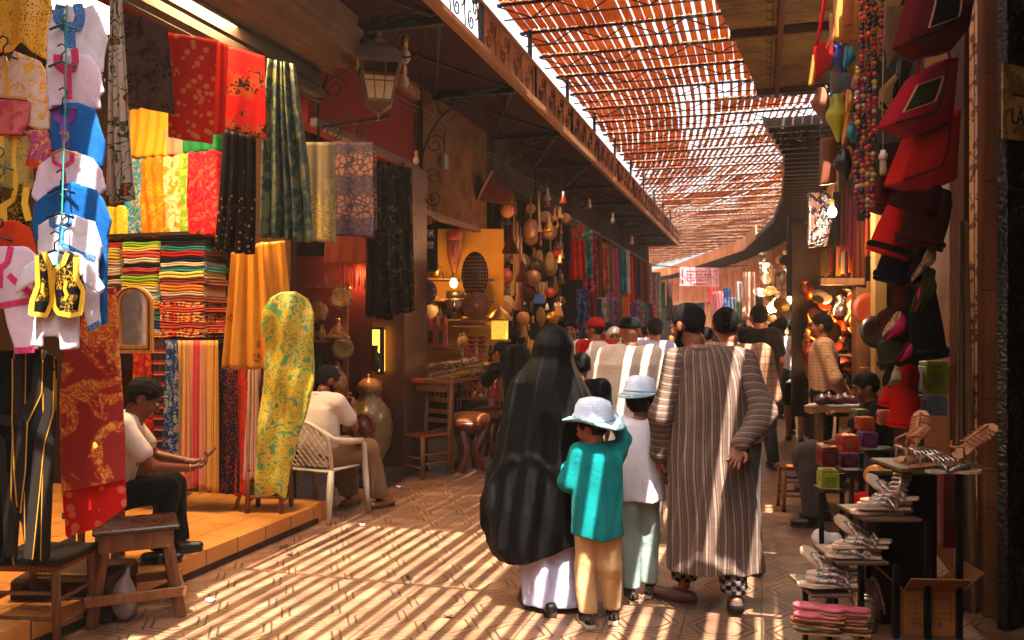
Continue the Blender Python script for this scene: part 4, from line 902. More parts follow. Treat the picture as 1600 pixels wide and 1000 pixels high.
# ---------------------------------------------------------------- street lantern on its arm
m_glassw = mk('milky_glass', (.78, .62, .42), rough=.5, transl=.4, var=.25); m_lantern = mk('lantern_metal', (.24, .17, .13), rough=.6, metal=.5, bump=.3)
c = W(592, 178, 7.5); t = thing('street_lantern', 'four sided iron street lantern with milky panes on a wall arm', 'lantern', c, R(28))
m = MB(); z0 = .02; 
def ring4(w, z): return [(-w, -w, z), (w, -w, z), (w, w, z), (-w, w, z)]
def loft(m, rings, cap=True):
    V = [p for r_ in rings for p in r_]; n = len(rings[0]); Fc = [(k*n+i, k*n+(i+1) % n, (k+1)*n+(i+1) % n, (k+1)*n+i) for k in range(len(rings)-1) for i in range(n)]
    if cap: Fc += [tuple(range(n-1, -1, -1)), tuple((len(rings)-1)*n+i for i in range(n))]
    return m.add(V, Fc)
loft(m, [ring4(.19, .42), ring4(.20, .43), ring4(.155, .54), ring4(.10, .60), ring4(.045, .615)]); m.lathe([(.06, .61), (.065, .64), (.03, .66), (.02, .69), (.03, .705), (.015, .73), (.001, .745)], n=12); m.build('roof', m_lantern, t)
m = MB(); a, b_ = .105, .168; zb, zt = .10, .42
for i in range(4):
    q = PI/2*i; M = Matrix.Rotation(q, 3, 'Z')
    m.bar(M @ Vector((-a, -a, zb)), M @ Vector((-b_, -b_, zt)), .016)
    for k in (1, 2):
        u = -1+2*k/3; m.bar(M @ Vector((a*u, -a, zb)), M @ Vector((b_*u, -b_, zt)), .007)
    zz = zb+(zt-zb)*.5; w = (a+b_)/2; m.bar(M @ Vector((-w, -w, zz)), M @ Vector((w, -w, zz)), .008); m.bar(M @ Vector((-a, -a, zb)), M @ Vector((a, -a, zb)), .018); m.bar(M @ Vector((-b_, -b_, zt)), M @ Vector((b_, -b_, zt)), .016)
m.build('frame', m_lantern, t)
for i in range(4):
    m = MB(); M = Matrix.Rotation(PI/2*i, 3, 'Z'); e = .006; top = zt if i in (1, 2) else zb+(zt-zb)*.62; wt = a+(b_-a)*(top-zb)/(zt-zb)
    m.add([M @ Vector(v) for v in ((-a, -a+e, zb), (a, -a+e, zb), (wt, -wt+e, top), (-wt, -wt+e, top), (-a, -a+e+.004, zb), (a, -a+e+.004, zb), (wt, -wt+e+.004, top), (-wt, -wt+e+.004, top))], [(0, 1, 2, 3), (7, 6, 5, 4), (3, 2, 6, 7), (0, 4, 5, 1)]); m.build('pane', m_glassw, t)
m = MB(); loft(m, [ring4(.115, .095), ring4(.115, .085), ring4(.05, .03), ring4(.02, .01), ring4(.012, -.06)]); m.build('base', m_lantern, t)
t = thing('lantern_arm', 'horizontal iron arm with a curl that carries the street lantern', 'arm', (XL, 6.9, 3.4)); m = MB(); e = c+Vector((0, 0, -.04)); s0 = Vector((-3.86, 6.95, e.z-.02)); m.bar(s0, e+(e-s0).normalized()*.12, .022); M = Matrix.Rotation(math.atan2(e.y-s0.y, e.x-s0.x), 3, 'Z')
spiral(m, s0.lerp(e, .72)+Vector((0, 0, -.1)), .09, PI/2, 1.3, M); spiral(m, s0.lerp(e, .3)+Vector((0, 0, -.09)), .07, PI/2, 1.2, M, sgn=-1); m.build('arm', m_iron, t, world=True, smooth=True)
# ---------------------------------------------------------------- bulbs
m_bulb = mk('dull_bulb', (.55, .45, .36), rough=.15, var=0, bump=0, trans=.3); m_brass = mk('brass', (.55, .33, .09), rough=.35, metal=.9)
m_wire = mk('brown_wire', (.10, .05, .03), rough=.6, var=0)
def bulb(px, py, d, label, wire=60, lit=None, r_=.03, group=None):
    c = W(px, py, d); t = thing('hanging_bulb', label, 'light bulb', c, 0, group); k = r_/.03; top = wire*d/FPX
    MB().lathe([(.001, -.035*k), (.018*k, -.03*k), (.03*k, -.008*k), (.028*k, .012*k), (.015*k, .035*k), (.013*k, .045*k)], n=12).build('bulb', m_bulb if not lit else mk('lit_'+lit[0], (1, .9, .7), var=0, bump=0, emit=lit[1], es=lit[2]), t, smooth=True)
    MB().lathe([(.015*k, .04*k), (.017*k, .05*k), (.017*k, .085*k), (.005, .1*k)], n=10).build('socket', m_brass, t, smooth=True)
    MB().tube([(0, 0, .09*k), (.012, 0, top*.5), (0, .01, top)], .003, 5).build('wire', m_wire, t)
    return t
GB = 'bare bulbs on wires under the left canopy'
bulb(650, 251, 7.9, 'unlit bulb dangling on a long brown wire in front of the wall pipe', 190, group=GB); bulb(631, 128, 7.7, 'unlit glass bulb right behind the street lantern', 60, group=GB, r_=.05)
bulb(632, 88, 7.9, 'large clear bulb just above and right of the street lantern', 40, group=GB, r_=.06)
bulb(957, 345, 17, 'nearest of three bulbs hung in front of the scarves', 45, group=GB, r_=.05); bulb(987, 379, 20, 'middle of three bulbs hung in front of the scarves', 45, group=GB, r_=.05); bulb(921, 322, 15, 'small bulb where the row of scarves begins', 40, group=GB, r_=.04)
# ---------------------------------------------------------------- pots, plates and other turned ware
m_cer = mk('painted_ceramic', pat=p_damask((.50, .28, .10), (.10, .06, .05), 18), rough=.3, coat=.4); m_cer2 = mk('green_glazed', pat=p_flower((.30, .22, .10), (.05, .10, .07), (.5, .3, .1), 22), rough=.3, coat=.4)
m_cer3 = mk('terracotta_ware', (.36, .13, .05), rough=.6); m_cerd = mk('dark_ware', (.07, .04, .03), rough=.4)
PROF = {'vase': [(.001, 0), (.05, 0), (.055, .02), (.09, .10), (.10, .17), (.075, .25), (.04, .30), (.045, .36), (.06, .38), (.05, .385), (.03, .36)],
 'jar': [(.001, 0), (.09, 0), (.14, .08), (.17, .2), (.16, .32), (.11, .40), (.08, .43), (.09, .46), (.10, .47), (.06, .52), (.03, .56), (.035, .59), (.001, .61)],
 'tagine': [(.001, 0), (.09, 0), (.14, .03), (.15, .05), (.13, .06), (.09, .12), (.04, .19), (.025, .22), (.035, .25), (.02, .27), (.001, .275)],
 'bowl': [(.001, 0), (.05, 0), (.06, .01), (.12, .07), (.15, .10), (.14, .10), (.09, .06), (.001, .03)],
 'plate': [(.001, 0), (.06, 0), (.08, .008), (.15, .025), (.155, .032), (.10, .022), (.001, .014)],
 'bottle': [(.001, 0), (.05, 0), (.06, .05), (.055, .12), (.02, .18), (.018, .28), (.03, .29), (.018, .30)]}
def ware(kind, px, py, d, label, mat, sc=1, cat=None, tilt=None, group=None, name=None, ry=0):
    c = W(px, py, d); o = MB().lathe([(a*sc, b_*sc) for a, b_ in PROF[kind]], n=24).build(name or kind, mat, smooth=True); o.location = c
    if tilt is not None: o.rotation_euler = (R(tilt), 0, AY)
    elif ry: o.rotation_euler = (0, R(ry), 0)
    return tag(o, label, cat or kind, group)
t = thing('display_shelf', 'pale wooden shelf with pottery at the back of the pottery shop', 'shelf', W(515, 615, 8.75)); 
m = MB()
for py in (449, 533, 616): a = W(482, py, 8.75); b_ = W(545, py, 8.75); q = (a+b_)/2; m.bar(Vector((a.x, a.y, a.z)), Vector((b_.x, b_.y, b_.z)), .30, .022)
m.each('board', m_woodw, t, world=True)
m = MB(); a = W(540, 480, 8.6); m.box((a.x, a.y, 1.35), (.05, .04, 1.5), rz=AY); m.build('post', m_woodw, t, world=True)
m = MB(); a = W(515, 500, 8.98); m.box((a.x, a.y, 1.45), (.9, .02, 1.9), rz=AY); m.build('back_panel', mk('dark_red_panel', (.12, .015, .012), rough=.7), t, world=True)
ware('plate', 533, 465, 8.45, 'large painted plate at the top of the pottery shelf', m_cer, .8, tilt=84); ware('plate', 536, 545, 8.45, 'golden painted plate hung on the shelf post', m_cer2, .72, tilt=84); ware('plate', 496, 488, 8.6, 'round painted plate leaning beside the brocade mannequin', m_cer, .75, tilt=80)
ware('vase', 503, 532, 8.6, 'slim painted vase on the middle pottery shelf', m_cer, .40); ware('vase', 489, 532, 8.65, 'smaller vase at the left end of the middle pottery shelf', m_cer2, .36); ware('tagine', 528, 533, 8.6, 'painted tagine on the middle pottery shelf', m_cer, .85, 'tagine')
ware('vase', 508, 448, 8.65, 'earth coloured vase on the top pottery shelf', m_cer3, .35); ware('jar', 527, 616, 8.55, 'round painted jar on the lowest pottery shelf', m_cer, .55); ware('jar', 500, 616, 8.6, 'dark green jar on the lowest pottery shelf', mk('dkgreen_glaze', (.03, .045, .02), rough=.25), .55); ware('plate', 501, 557, 8.8, 'small oval plaque on the dark back of the pottery shelf', m_cerd, .5, tilt=86)
# carved urn with a star medallion
t = thing('ceramic_urn', 'big ornate urn with a round star medallion beside the man in the white chair', 'urn', FL(577, 742) if False else (W(577, 690, 9.0).x, W(577, 690, 9.0).y, .16))
MB().lathe([(.001, 0), (.13, 0), (.15, .04), (.13, .08), (.22, .25), (.25, .45), (.22, .62), (.13, .74), (.10, .78), (.13, .82), (.14, .84)], n=32).build('body', m_cer2, t, smooth=True)
MB().lathe([(.14, .84), (.12, .90), (.07, .95), (.03, .97), (.035, 1.0), (.001, 1.03)], n=24).build('lid', m_cer, t, smooth=True)
m = MB(); Mr = Matrix.Rotation(AY, 3, 'Z') @ Matrix.Rotation(PI/2, 3, 'X'); m.lathe([(.001, .03), (.05, .03), (.055, .015), (.11, .015), (.12, .03), (.145, .02), (.15, 0)], (0.05, -.235, .46), 24, M=Mr, sx=.85, sy=1.15); m.build('medallion', mk('medallion', pat=lambda g: g.mix(((g.xyz()[0]*90).sin()*(g.xyz()[2]*90).sin()).gt(.1), (.30, .07, .03), (.08, .10, .06)), rough=.4), t, smooth=True)
MB().box((0, 0, -.08), (.55, .5, .16), b=.01).build('plinth', m_woodd, t)
# lit display niche
t = thing('display_cabinet', 'small glowing cabinet with an arched top at the back of the pottery shop', 'cabinet', W(580, 580, 9.3)); pl0 = t.location.copy()
m = MB(); a = W(580, 548, 9.42); m.box(a, (.30, .02, .50), rz=AY); m.build('lit_panel', mk('lit_panel_gold', (1, .7, .2), var=.3, bump=0, emit=(1, .42, .04), es=.8), t, world=True)
m = MB(); 
for px in (563, 597): a = W(px, 548, 9.3); m.box(a, (.03, .16, .52), rz=AY)
for py in (513, 583): a = W(580, py, 9.3); m.box(a, (.30, .16, .03), rz=AY)
m.build('frame', m_woodd, t, world=True)
ware('bottle', 571, 581, 9.25, 'dark bottle silhouetted against the glowing cabinet', m_cerd, .95); ware('vase', 586, 581, 9.25, 'dark vase silhouetted against the glowing cabinet', m_cerd, .75)
t = thing('mirror', 'pointed arch mirror with a red and gold painted frame above the urn', 'mirror'); pl = Plane(582, 9.15, 16.3); t.location = pl.o+pl.t*pl.s2(582, 640)[0]+Vector((0, 0, pl.s2(582, 640)[1])); t.rotation_euler = (0, 0, pl.yaw)
A1 = [(-.105, 0), (.105, 0), (.105, .3), (.06, .35), (.03, .37), (0, .43), (-.03, .37), (-.06, .35), (-.105, .3)]; A2 = [(x*.6, .05+z*.72) for x, z in A1]; n = 9; m = MB(); V = []
for P_, y in ((A1, 0), (A1, -.025), (A2, -.03), (A2, 0)): V += [(x, y, z) for x, z in P_]
m.add(V, [(k*n+i, k*n+(i+1) % n, ((k+1) % 4)*n+(i+1) % n, ((k+1) % 4)*n+i) for k in range(4) for i in range(n)]).build('frame', mk('red_gold_paint', pat=p_damask((.45, .06, .02), (.5, .3, .05), 30), rough=.5), t); MB().prism(A2, -.012, -.004).build('glass', MATS['mirror_glass'], t)
glow('pottery_lamp', W(560, 500, 8.9)+Vector((0, 0, .5)), 12, (1, .45, .12), .06)
# ---------------------------------------------------------------- stools and chairs
m_stool = wood_m('stool_wood', (.34, .17, .06), (.20, .09, .03)); m_rush = mk('rush_seat', pat=p_stripe([((.30, .13, .05), 3), ((.14, .06, .03), 1)], .025), rough=.9, bump=.6)
m_leath = mk('worn_leather', (.10, .07, .055), rough=.6, bump=.4)
def rung_stool(name, label, loc, rz, w, dp, h, top, mt=m_stool, group=None, leg_r=.022):
    t = thing(name, label, 'stool', loc, rz, group); C = [(-w/2, -dp/2), (w/2, -dp/2), (w/2, dp/2), (-w/2, dp/2)]
    for x, y in C: MB().tube([(x*1.06, y*1.06, 0), (x, y, h*.5), (x*.98, y*.98, h)], [leg_r*.92, leg_r, leg_r], 9).build('leg', mt, t, smooth=True)
    for i in range(4):
        a, b_ = Vector((*C[i], 0)), Vector((*C[(i+1) % 4], 0))
        for zz in ((.12, .26) if i % 2 else (.16, .30)): m = MB(); m.tube([a+Vector((0, 0, zz*h/.45)), b_+Vector((0, 0, zz*h/.45))], .011, 7); m.build('rung', mt, t, smooth=True)
    m = MB(); m.box((0, 0, h-.01), (w+.04, dp+.04, .035), b=.012); m.build('seat', top, t)
    return t
# lower left corner: stool with a folded dark cloth
t = rung_stool('rush_stool', 'low stool draped with a dark cloth in the lower left corner', (0, 0, 0), 0, .34, .32, .42, m_rush); p_ = FL(40, 1004); t.location = (p_.x+.02, p_.y+.1, 0); t.rotation_euler = (0, 0, R(12))
o = SDF().bx((0, 0, .445), (.19, .17, .008), .01).cone((-.14, -.15, .46), (.12, .12, .47), .018, .012).cone((.0, -.17, .45), (.05, .15, .475), .016).post(wob(.006, 14, 3)).build('cloth', cloth_m('dark_sacking', (.06, .045, .04)), None, .009)
o.location = t.location; o.rotation_euler = t.rotation_euler; tag(o, 'dark sacking cloth laid over the corner stool', 'cloth')
# plank stool with box frame
t = thing('plank_stool', 'sturdy plank stool with a worn dark top beside the red sequin panel', 'stool'); p_ = (FL(208, 988)+FL(145, 958)+FL(272, 962))/3; cx_ = FL(212, 958); t.location = (cx_.x, cx_.y, 0); t.rotation_euler = (0, 0, R(42))
hw, hd, H = .185, .15, .52
for sx in (-1, 1):
    for sy in (-1, 1): MB().bar((sx*(hw+.045), sy*(hd+.03), 0), (sx*(hw-.03), sy*(hd-.03), H-.03), .046, .05, b_=.004).build('leg', m_stool, t)
for sy in (-1, 1): MB().box((0, sy*hd, H-.07), (hw*2+.02, .025, .10), b=.003).build('apron', m_stool, t); MB().box((0, sy*(hd+.045), .15), (hw*2+.16, .025, .055), b=.004).build('foot_rail', m_woodw, t)
for sx in (-1, 1): MB().box((sx*hw, 0, H-.07), (.025, hd*2-.03, .10), b=.003).build('apron', m_stool, t); MB().box((sx*(hw+.055), 0, .15), (.025, hd*2+.065, .055), b=.004).build('foot_rail', m_woodw, t)
MB().box((0, 0, H-.005), (hw*2+.08, hd*2+.08, .028), b=.008).build('top', mk('worn_top', pat=p_wood((.13, .045, .02), (.05, .02, .012), ax=0), rough=.28, bump=.2), t)
# block, plank and bag between the stools
m = MB(); a = FL(100, 985); m.box((a.x-.15, a.y+.25, .13), (.55, .42, .26), rz=R(20), b=.02); tag(m.build('concrete_block', m_conc, world=True), 'rough concrete block between the two front stools', 'block')
m = MB(); a = W(80, 905, 5.0); b_ = W(160, 915, 4.9); m.bar(a, b_+Vector((0, 0, 0)), .04, .05); m.bar(b_+Vector((-.05, .05, -.28)), b_+Vector((-.05, .05, .4)), .05, .05); tag(m.build('trestle', m_woodo, world=True), 'rough wooden trestle behind the plank stool', 'trestle')
o = SDF().ell((0, 0, .12), (.075, .06, .12), .02).cone((0, 0, .2), (.02, 0, .30), .03, .012).post(wob(.006, 22, 9)).build('plastic_bag', mk('clear_plastic', (.5, .42, .38), rough=.25, trans=.5, var=0, bump=.6, bs=20, bd=.01), None, .009); a = FL(196, 972); o.location = (a.x, a.y, 0.01); tag(o, 'crumpled clear plastic bag under the plank stool', 'bag')
# small stool with pink cushion
t = rung_stool('rush_stool', 'little stool with a pink cushion on the corner of the tiled step', (-3.9, 6.2, .144), R(14), .27, .25, .36, m_rush); t2_ = t
o = SDF().bx((0, 0, .385), (.13, .12, .012), .018).post(wob(.006, 12, 4)).build('cushion', cloth_m('pink_cushion', (.50, .06, .07)), None, .009); o.location = t.location; o.rotation_euler = (0, 0, R(14)); tag(o, 'faded pink cushion on the little stool', 'cushion')
# white plastic armchair
m_pl = mk('white_plastic', (.66, .60, .52), rough=.32, var=.06, bump=.05)
t = thing('plastic_chair', 'white plastic garden armchair with lattice back under the seated man', 'chair', (-3.70, 6.74, 0), R(-9)); hw = .27
for sx in (-1, 1):
    MB().tube([(sx*.29, .27, 0), (sx*.275, .25, .3), (sx*.27, .22, .62), (sx*.27, .16, .655)], [.022, .028, .026, .024], 8).build('leg', m_pl, t, smooth=True)
    MB().tube([(sx*.26, -.27, 0), (sx*.24, -.22, .3), (sx*.235, -.20, .44)], [.022, .030, .026], 8).build('leg', m_pl, t, smooth=True)
    MB().tube([(sx*.27, .2, .65), (sx*.285, .0, .665), (sx*.26, -.2, .70), (sx*.2, -.28, .78)], [.026, .03, .026, .02], 8).build('armrest', m_pl, t, smooth=True)
MB().box((0, .0, .43), (.46, .46, .02), b=.008).build('seat', m_pl, t)
m = MB(); 
def backp(u, v): # u -1..1 , v 0..1
    return Vector((u*(.22+.03*math.sin(v*PI*.6)), -.22-.10*v+.05*u*u*.9, .44+v*(.42-.12*u*u)))
m.tube([backp(-1, v/8) for v in range(9)]+[backp(-1+2*i/14, 1) for i in range(1, 14)]+[backp(1, 1-v/8) for v in range(9)], .017, 8); m.build('back_frame', m_pl, t, smooth=True)
m = MB()
for i in range(-8, 9):
    for sg in (-1, 1):
        P = [];
        for q in range(11):
            v = q/10; u = i/4+sg*(v-.5)*1.2
            if abs(u) <= 1: P.append(backp(u, .06+v*.9))
        if len(P) > 1: m.tube(P, .006, 4)
m.build('lattice', m_pl, t)
# slatted wooden chair by the craft shop
t = thing('wooden_chair', 'rustic wooden chair with slatted back and rush seat in front of the craft shop', 'chair', (-3.62, 8.88, 0), R(-28)); w = .2; dq = .19
for sx in (-1, 1):
    MB().tube([(sx*w, -dq, 0), (sx*w, -dq, .45)], .025, 9).build('leg', m_stool, t, smooth=True); MB().tube([(sx*w, dq, 0), (sx*w, dq, .45), (sx*w*1.02, dq+.04, 1.03)], [.025, .025, .021], 9).build('back_post', m_stool, t, smooth=True)
for zz in (.12, .22):
    for sy in (-1, 1): MB().tube([(-w, sy*dq, zz), (w, sy*dq, zz)], .012, 7).build('rung', m_stool, t, smooth=True)
    for sx in (-1, 1): MB().tube([(sx*w, -dq, zz+.04), (sx*w, dq, zz+.04)], .012, 7).build('rung', m_stool, t, smooth=True)
MB().box((0, 0, .455), (.44, .42, .03), b=.01).build('seat', m_rush, t)
for zz in (.98, .83, .70, .60): MB().box((0, dq+.035*(zz-.45)/.55, zz), (.40, .018, .05 if zz < .9 else .035), b=.003).build('back_slat', m_stool, t)
for i in range(5): MB().box((-.14+i*.07, dq+.03, .905), (.02, .012, .12)).build('spindle', m_stool, t)
# ---------------------------------------------------------------- craft table, drum, goods
t = thing('craft_table', 'wooden counter covered with beaded goods behind the wooden chair', 'table', (-3.95, 9.5, 0))
a = W(642, 600, 9.75); b_ = W(708, 600, 9.55); c_ = W(790, 592, 12.0); top = 1.02; m = MB(); m.prism([(a.x-.2, a.y), (b_.x, b_.y), (b_.x-.05, b_.y+2.1), (a.x-.2, b_.y+2.1)], 0, .04, M=Matrix(((1, 0, 0), (0, 0, 1), (0, 1, 0))), c=(0, 0, top)); m.build('top', m_woodw, t, world=True)
m = MB(); m.bar((a.x-.15, a.y+.05, top-.05), (b_.x-.05, b_.y+.05, top-.05), .02, .09); m.build('apron', m_woodw, t, world=True)
for x, y in ((b_.x-.06, b_.y+.08), (a.x-.1, a.y+.08), (b_.x-.1, b_.y+2)): MB().box((x, y, .5), (.06, .06, 1.0)).build('leg', m_stool, t, world=True)
m_bead = mk('bead_mix', pat=p_multi([(.5, .03, .02), (.5, .4, .3), (.10, .2, .1), (.5, .3, .04), (.06, .1, .2), (.25, .07, .03), (.55, .5, .45), (.08, .05, .04)], 55), rough=.5)
r = random.Random(5)
t = thing('beaded_dolls', 'heap of colourful beaded bundles on the front of the craft counter', 'beaded bundles', W(690, 590, 9.7))
for i in range(16):
    px = 652+i*5; L = r.uniform(.35, .6); m = MB(); a = W(px, 592-r.uniform(0, 22), 9.6+r.uniform(0, .5)); q = r.uniform(.1, .9)
    m.tube([a, a+Vector((L*math.cos(q), L*math.sin(q)*.6, .05))], [.012, .03], 6); m.ball(a+Vector((L*math.cos(q), L*math.sin(q)*.6, .05)), .045, 8, 6); m.build('bundle', m_bead if i % 3 else mk('broom_straw', (.38, .25, .06), rough=.9), t, world=True)
m = MB(); m.lathe([(.001, 0), (.05, 0), (.06, .01), (.06, .03), (.05, .04), (.001, .04)], W(652, 597, 9.5), 16); tag(m.build('tin', mk('red_tin', (.5, .03, .02), rough=.4), world=True), 'small flat red tin on the front corner of the craft counter', 'tin')
# carved drum stools
def drum(label, px, py, sc, top):
    a = FL(px, py); t = thing('carved_stool', label, 'carved stool', (a.x, a.y, 0), r.uniform(0, 3))
    for i in range(4):
        q = PI/2*i+.4; c_, s_ = math.cos(q), math.sin(q); MB().tube([(.17*c_*sc, .17*s_*sc, 0), (.07*c_*sc, .07*s_*sc, .2*sc), (.15*c_*sc, .15*s_*sc, .42*sc)], [.035, .03, .045], 8).build('leg', mk('carved_red_wood', (.22, .06, .025), rough=.4), t, smooth=True)
    MB().lathe([(.001, .38*sc), (.15*sc, .38*sc), (.20*sc, .46*sc), (.21*sc, .50*sc)], n=20).build('bowl', MATS['carved_red_wood'], t, smooth=True); MB().lathe([(.20*sc, .49*sc), (.215*sc, .51*sc), (.20*sc, .56*sc), (.12*sc, .585*sc), (.001, .59*sc)], n=20).build('cushion_top', top, t, smooth=True)
drum('carved stool with a tan domed hide top right of the wooden chair', 733, 735, 1.15, mk('tan_hide', (.48, .22, .07), rough=.6)); drum('second carved stool behind the tan topped one', 765, 715, 1.1, MATS['tan_hide'])
t = thing('bead_shelf', 'stepped shelf of small carved figures beside the craft counter', 'shelf', FL(752, 722) )
for i in range(3): a = W(752, 622-i*28, 10.6+.15*i); MB().box(a, (.6, .25, .025), rz=AY).build('board', m_woodw, t, world=True)
for s_ in (-1, 1): a = W(752+s_*34, 640, 10.8); MB().box((a.x, a.y, .6), (.03, .2, 1.25), rz=AY).build('side', m_woodo, t, world=True)
GF2 = 'small carved figures on the stepped shelf'; r = random.Random(9)
m_fig = [mk('fig_red', (.42, .08, .03), rough=.4), mk('fig_tan', (.5, .28, .1), rough=.5), mk('fig_dark', (.07, .03, .02), rough=.35), mk('fig_bone', (.55, .42, .28), rough=.5)]
fp = MB().lathe([(.001, 0), (.03, 0), (.025, .02), (.012, .04), (.03, .07), (.028, .10), (.01, .115), (.022, .14), (.018, .16), (.001, .17)], n=10)
cn = ['red', 'tan', 'dark brown', 'bone white']
for i in range(27):
    row = i//9; a = W(722+7.4*(i % 9)+r.uniform(-1, 1), 620-row*28, 10.55+.15*row); k = r.randrange(4); o = MB().add(fp.v, fp.f).build('figurine', m_fig[k], smooth=True); o.location = a; s_ = r.uniform(.8, 1.25); o.scale = (s_, s_, s_)
    tag(o, '%s figurine, %s from the left in the %s row of the stepped shelf' % (cn[k], ('first', 'second', 'third', 'fourth', 'fifth', 'sixth', 'seventh', 'eighth', 'ninth')[i % 9], ('lowest', 'middle', 'top')[row]), 'figurine', GF2+' %s %d' % (cn[k], row))
for i, (px, py, d) in enumerate(((737, 552, 10.9), (752, 552, 10.9))):
    for k in range(4): 
        o = ware('bowl', px, py-k*7, d, 'red wooden bowl, %s in the %s of two bowl piles' % (('lowest', 'second', 'third', 'topmost')[k], ('left', 'right')[i]), m_fig[0], .5, group='red bowls in the %s pile' % ('left', 'right')[i])
# glowing alcove with masks
ta = thing('display_alcove', 'brightly lit yellow alcove with masks in the craft shop', 'alcove', (-4.5, 10.7, 1))
m_yw = mk('yellow_wall', (.62, .36, .09), rough=.85)
m = MB(); a = W(715, 430, 12.1); m.box((a.x-.1, a.y, 1.9), (1.5, .06, 2.3), rz=AY); m.build('back_wall', m_yw, ta, world=True)
m = MB(); 
for px, py in ((668, 436), (690, 437), (672, 470), (694, 468), (672, 545), (700, 500), (732, 510)): a = W(px, py, 11.7); m.box(a, (.42, .3, .02), rz=AY)
m.each('board', m_woodw, ta, world=True)
glow('alcove_lamp', W(709, 440, 11.2), 34, (1, .50, .12), .04); bulb(709, 443, 11.2, 'blazing yellow bulb hanging in the mask alcove', 60, ('mask_bulb', (1, .62, .18), 30), .045)
glow('alcove_lamp_two', W(764, 398, 12.4), 22, (1, .5, .1), .04); bulb(763, 398, 12.4, 'yellow lit bulb half hidden behind the studded gourd', 40, ('gourd_bulb', (1, .62, .18), 25), .045)
def mask(label, px, py, d, hpx, wpx, mat, band=True):
    c = W(px, py, d); h = hpx*d/FPX/2; w = wpx*d/FPX/2; s = SDF().ell((0, 0, .2*h), (w, w*.7, h*.8), .03).cone((0, -.1*w, -.2*h), (0, -.1*w, -h*.8), w*.62, w*.38, .05)
    s.cone((0, -w*.75, h*.3), (0, -w*.95, -.08*h), w*.10, w*.2, .02).ell((-w*.4, -w*.78, h*.28), (w*.22, w*.15, h*.06), .01, sub=True).ell((w*.4, -w*.78, h*.28), (w*.22, w*.15, h*.06), .01, sub=True).ell((0, -w*.72, -h*.42), (w*.3, w*.2, h*.06), .01, sub=True).cone((-w*.6, -w*.55, h*.42), (w*.6, -w*.55, h*.42), w*.1, w*.1, .02)
    t = thing('carved_mask', label, 'mask', c, AY); s.build('face', mat, t, max(.006, w/14))
    MB().lathe([(w*.98, h*.55), (w*1.05, h*.6), (w*1.02, h*.95), (w*.9, h*1.0), (.001, h*1.02)], n=16, sy=.75).build('headdress', m_fig[0] if band else m_fig[2], t, smooth=True)
mask('tall reddish wooden mask hanging above the blazing bulb', 710, 395, 11.7, 72, 24, mk('mask_red', (.30, .10, .04), rough=.45)); mask('dark mask just below the blazing bulb', 711, 478, 11.6, 46, 28, m_fig[2], False)
m_stud = mk('tan_studs', (.50, .24, .09), rough=.4, var=.1)
t = thing('studded_gourd', 'tall shield covered with rows of brass studs in front of the craft shop', 'shield', W(742, 430, 10.6), AY); k = 10.6/FPX
MB().lathe([(.001, -.01), (20*k, 0), (21*k, .02), (.001, .05)], M=Matrix.Rotation(PI/2, 3, 'X'), sy=1.75, n=24).build('board', m_woodd, t, smooth=True)
m = MB()
for j in range(11):
    zz = (28-j*5.6)*k
    for i in range(-4, 5):
        x = i*4.4*k
        if (x/(20*k))**2+(zz/(35*k))**2 < .93: m.ball((x, -.035, zz), .011, 7, 5)
m.build('studs', m_stud, t, smooth=True)
t = thing('studded_disc', 'round studded disc hanging below the studded shield', 'disc', W(744, 478, 10.5), AY)
MB().lathe([(.001, 0), (21*k, 0), (22*k, .02), (.001, .03)], M=Matrix.Rotation(PI/2, 3, 'X'), n=28).build('board', mk('disc_board', (.22, .09, .035), rough=.5), t, smooth=True); m = MB()
for j in range(1, 6):
    for i in range(6*j): q = 2*PI*i/(6*j); m.ball((4*j*k*math.cos(q), -.033, 4*j*k*math.sin(q)), .010, 7, 5)
m.ball((0, -.035, 0), .03, 8, 6); m.build('studs', m_stud, t, smooth=True)
p = Puff([(643, 352), (684, 350), (684, 424), (646, 428)], 10.3, 16.3, .03, .006, 8); t = thing('woven_bag', 'dark shoulder bag with two patterned squares hanging left of the alcove', 'bag', p.loc, p.rz); p.obj('body', cloth_m('dark_brown_weave', (.055, .02, .012)), t); p.band('patterned_square', m_bead, t, [[(648, 366), (678, 365)], [(648, 384), (678, 383)]], .085)
m = MB(); a = p.loc2(648, 353); b_ = p.loc2(680, 351); m.tube([(a[0], 0, a[1]), ((a[0]+b_[0])/2-.02, 0, a[1]+.25), ((a[0]+b_[0])/2+.02, 0, a[1]+.25), (b_[0], 0, b_[1])], .006, 6); m.build('strap', m_leath, t)
o = Puff([(646, 320), (672, 318), (674, 350), (645, 352)], 10.4, 16.3, .02, .006, 8).obj('leather_pouch', mk('orange_leather', (.55, .12, .02), rough=.4)); tag(o, 'orange leather pouch hanging above the dark shoulder bag', 'pouch')
o = ware('plate', 661, 457, 10.2, 'dark oval disc pierced with small holes left of the alcove', mk('pierced', pat=lambda g: g.mix(g.voro(16).lt(.2), (.035, .015, .01), (.45, .12, .03)), rough=.4), 1.1, 'disc', 84)
# red castle like carvings
t = thing('carved_castle', 'red carved wooden castle on the lower craft shelf', 'carving', W(682, 544, 10.7), AY); k = 10.7/FPX
MB().box((0, 0, 18*k), (34*k, .12, 36*k), b=.01).build('keep', m_fig[0], t)
for x in (-12, 0, 12): MB().lathe([(5*k, 30*k), (6*k, 38*k), (4*k, 46*k), (.001, 52*k)], (x*k, 0, 0), 10).build('turret', m_fig[0], t, smooth=True)
for x in (-8, 8): MB().box((x*k, -.065, 18*k), (7*k, .01, 20*k), b=.002).build('doorway', m_fig[2], t)
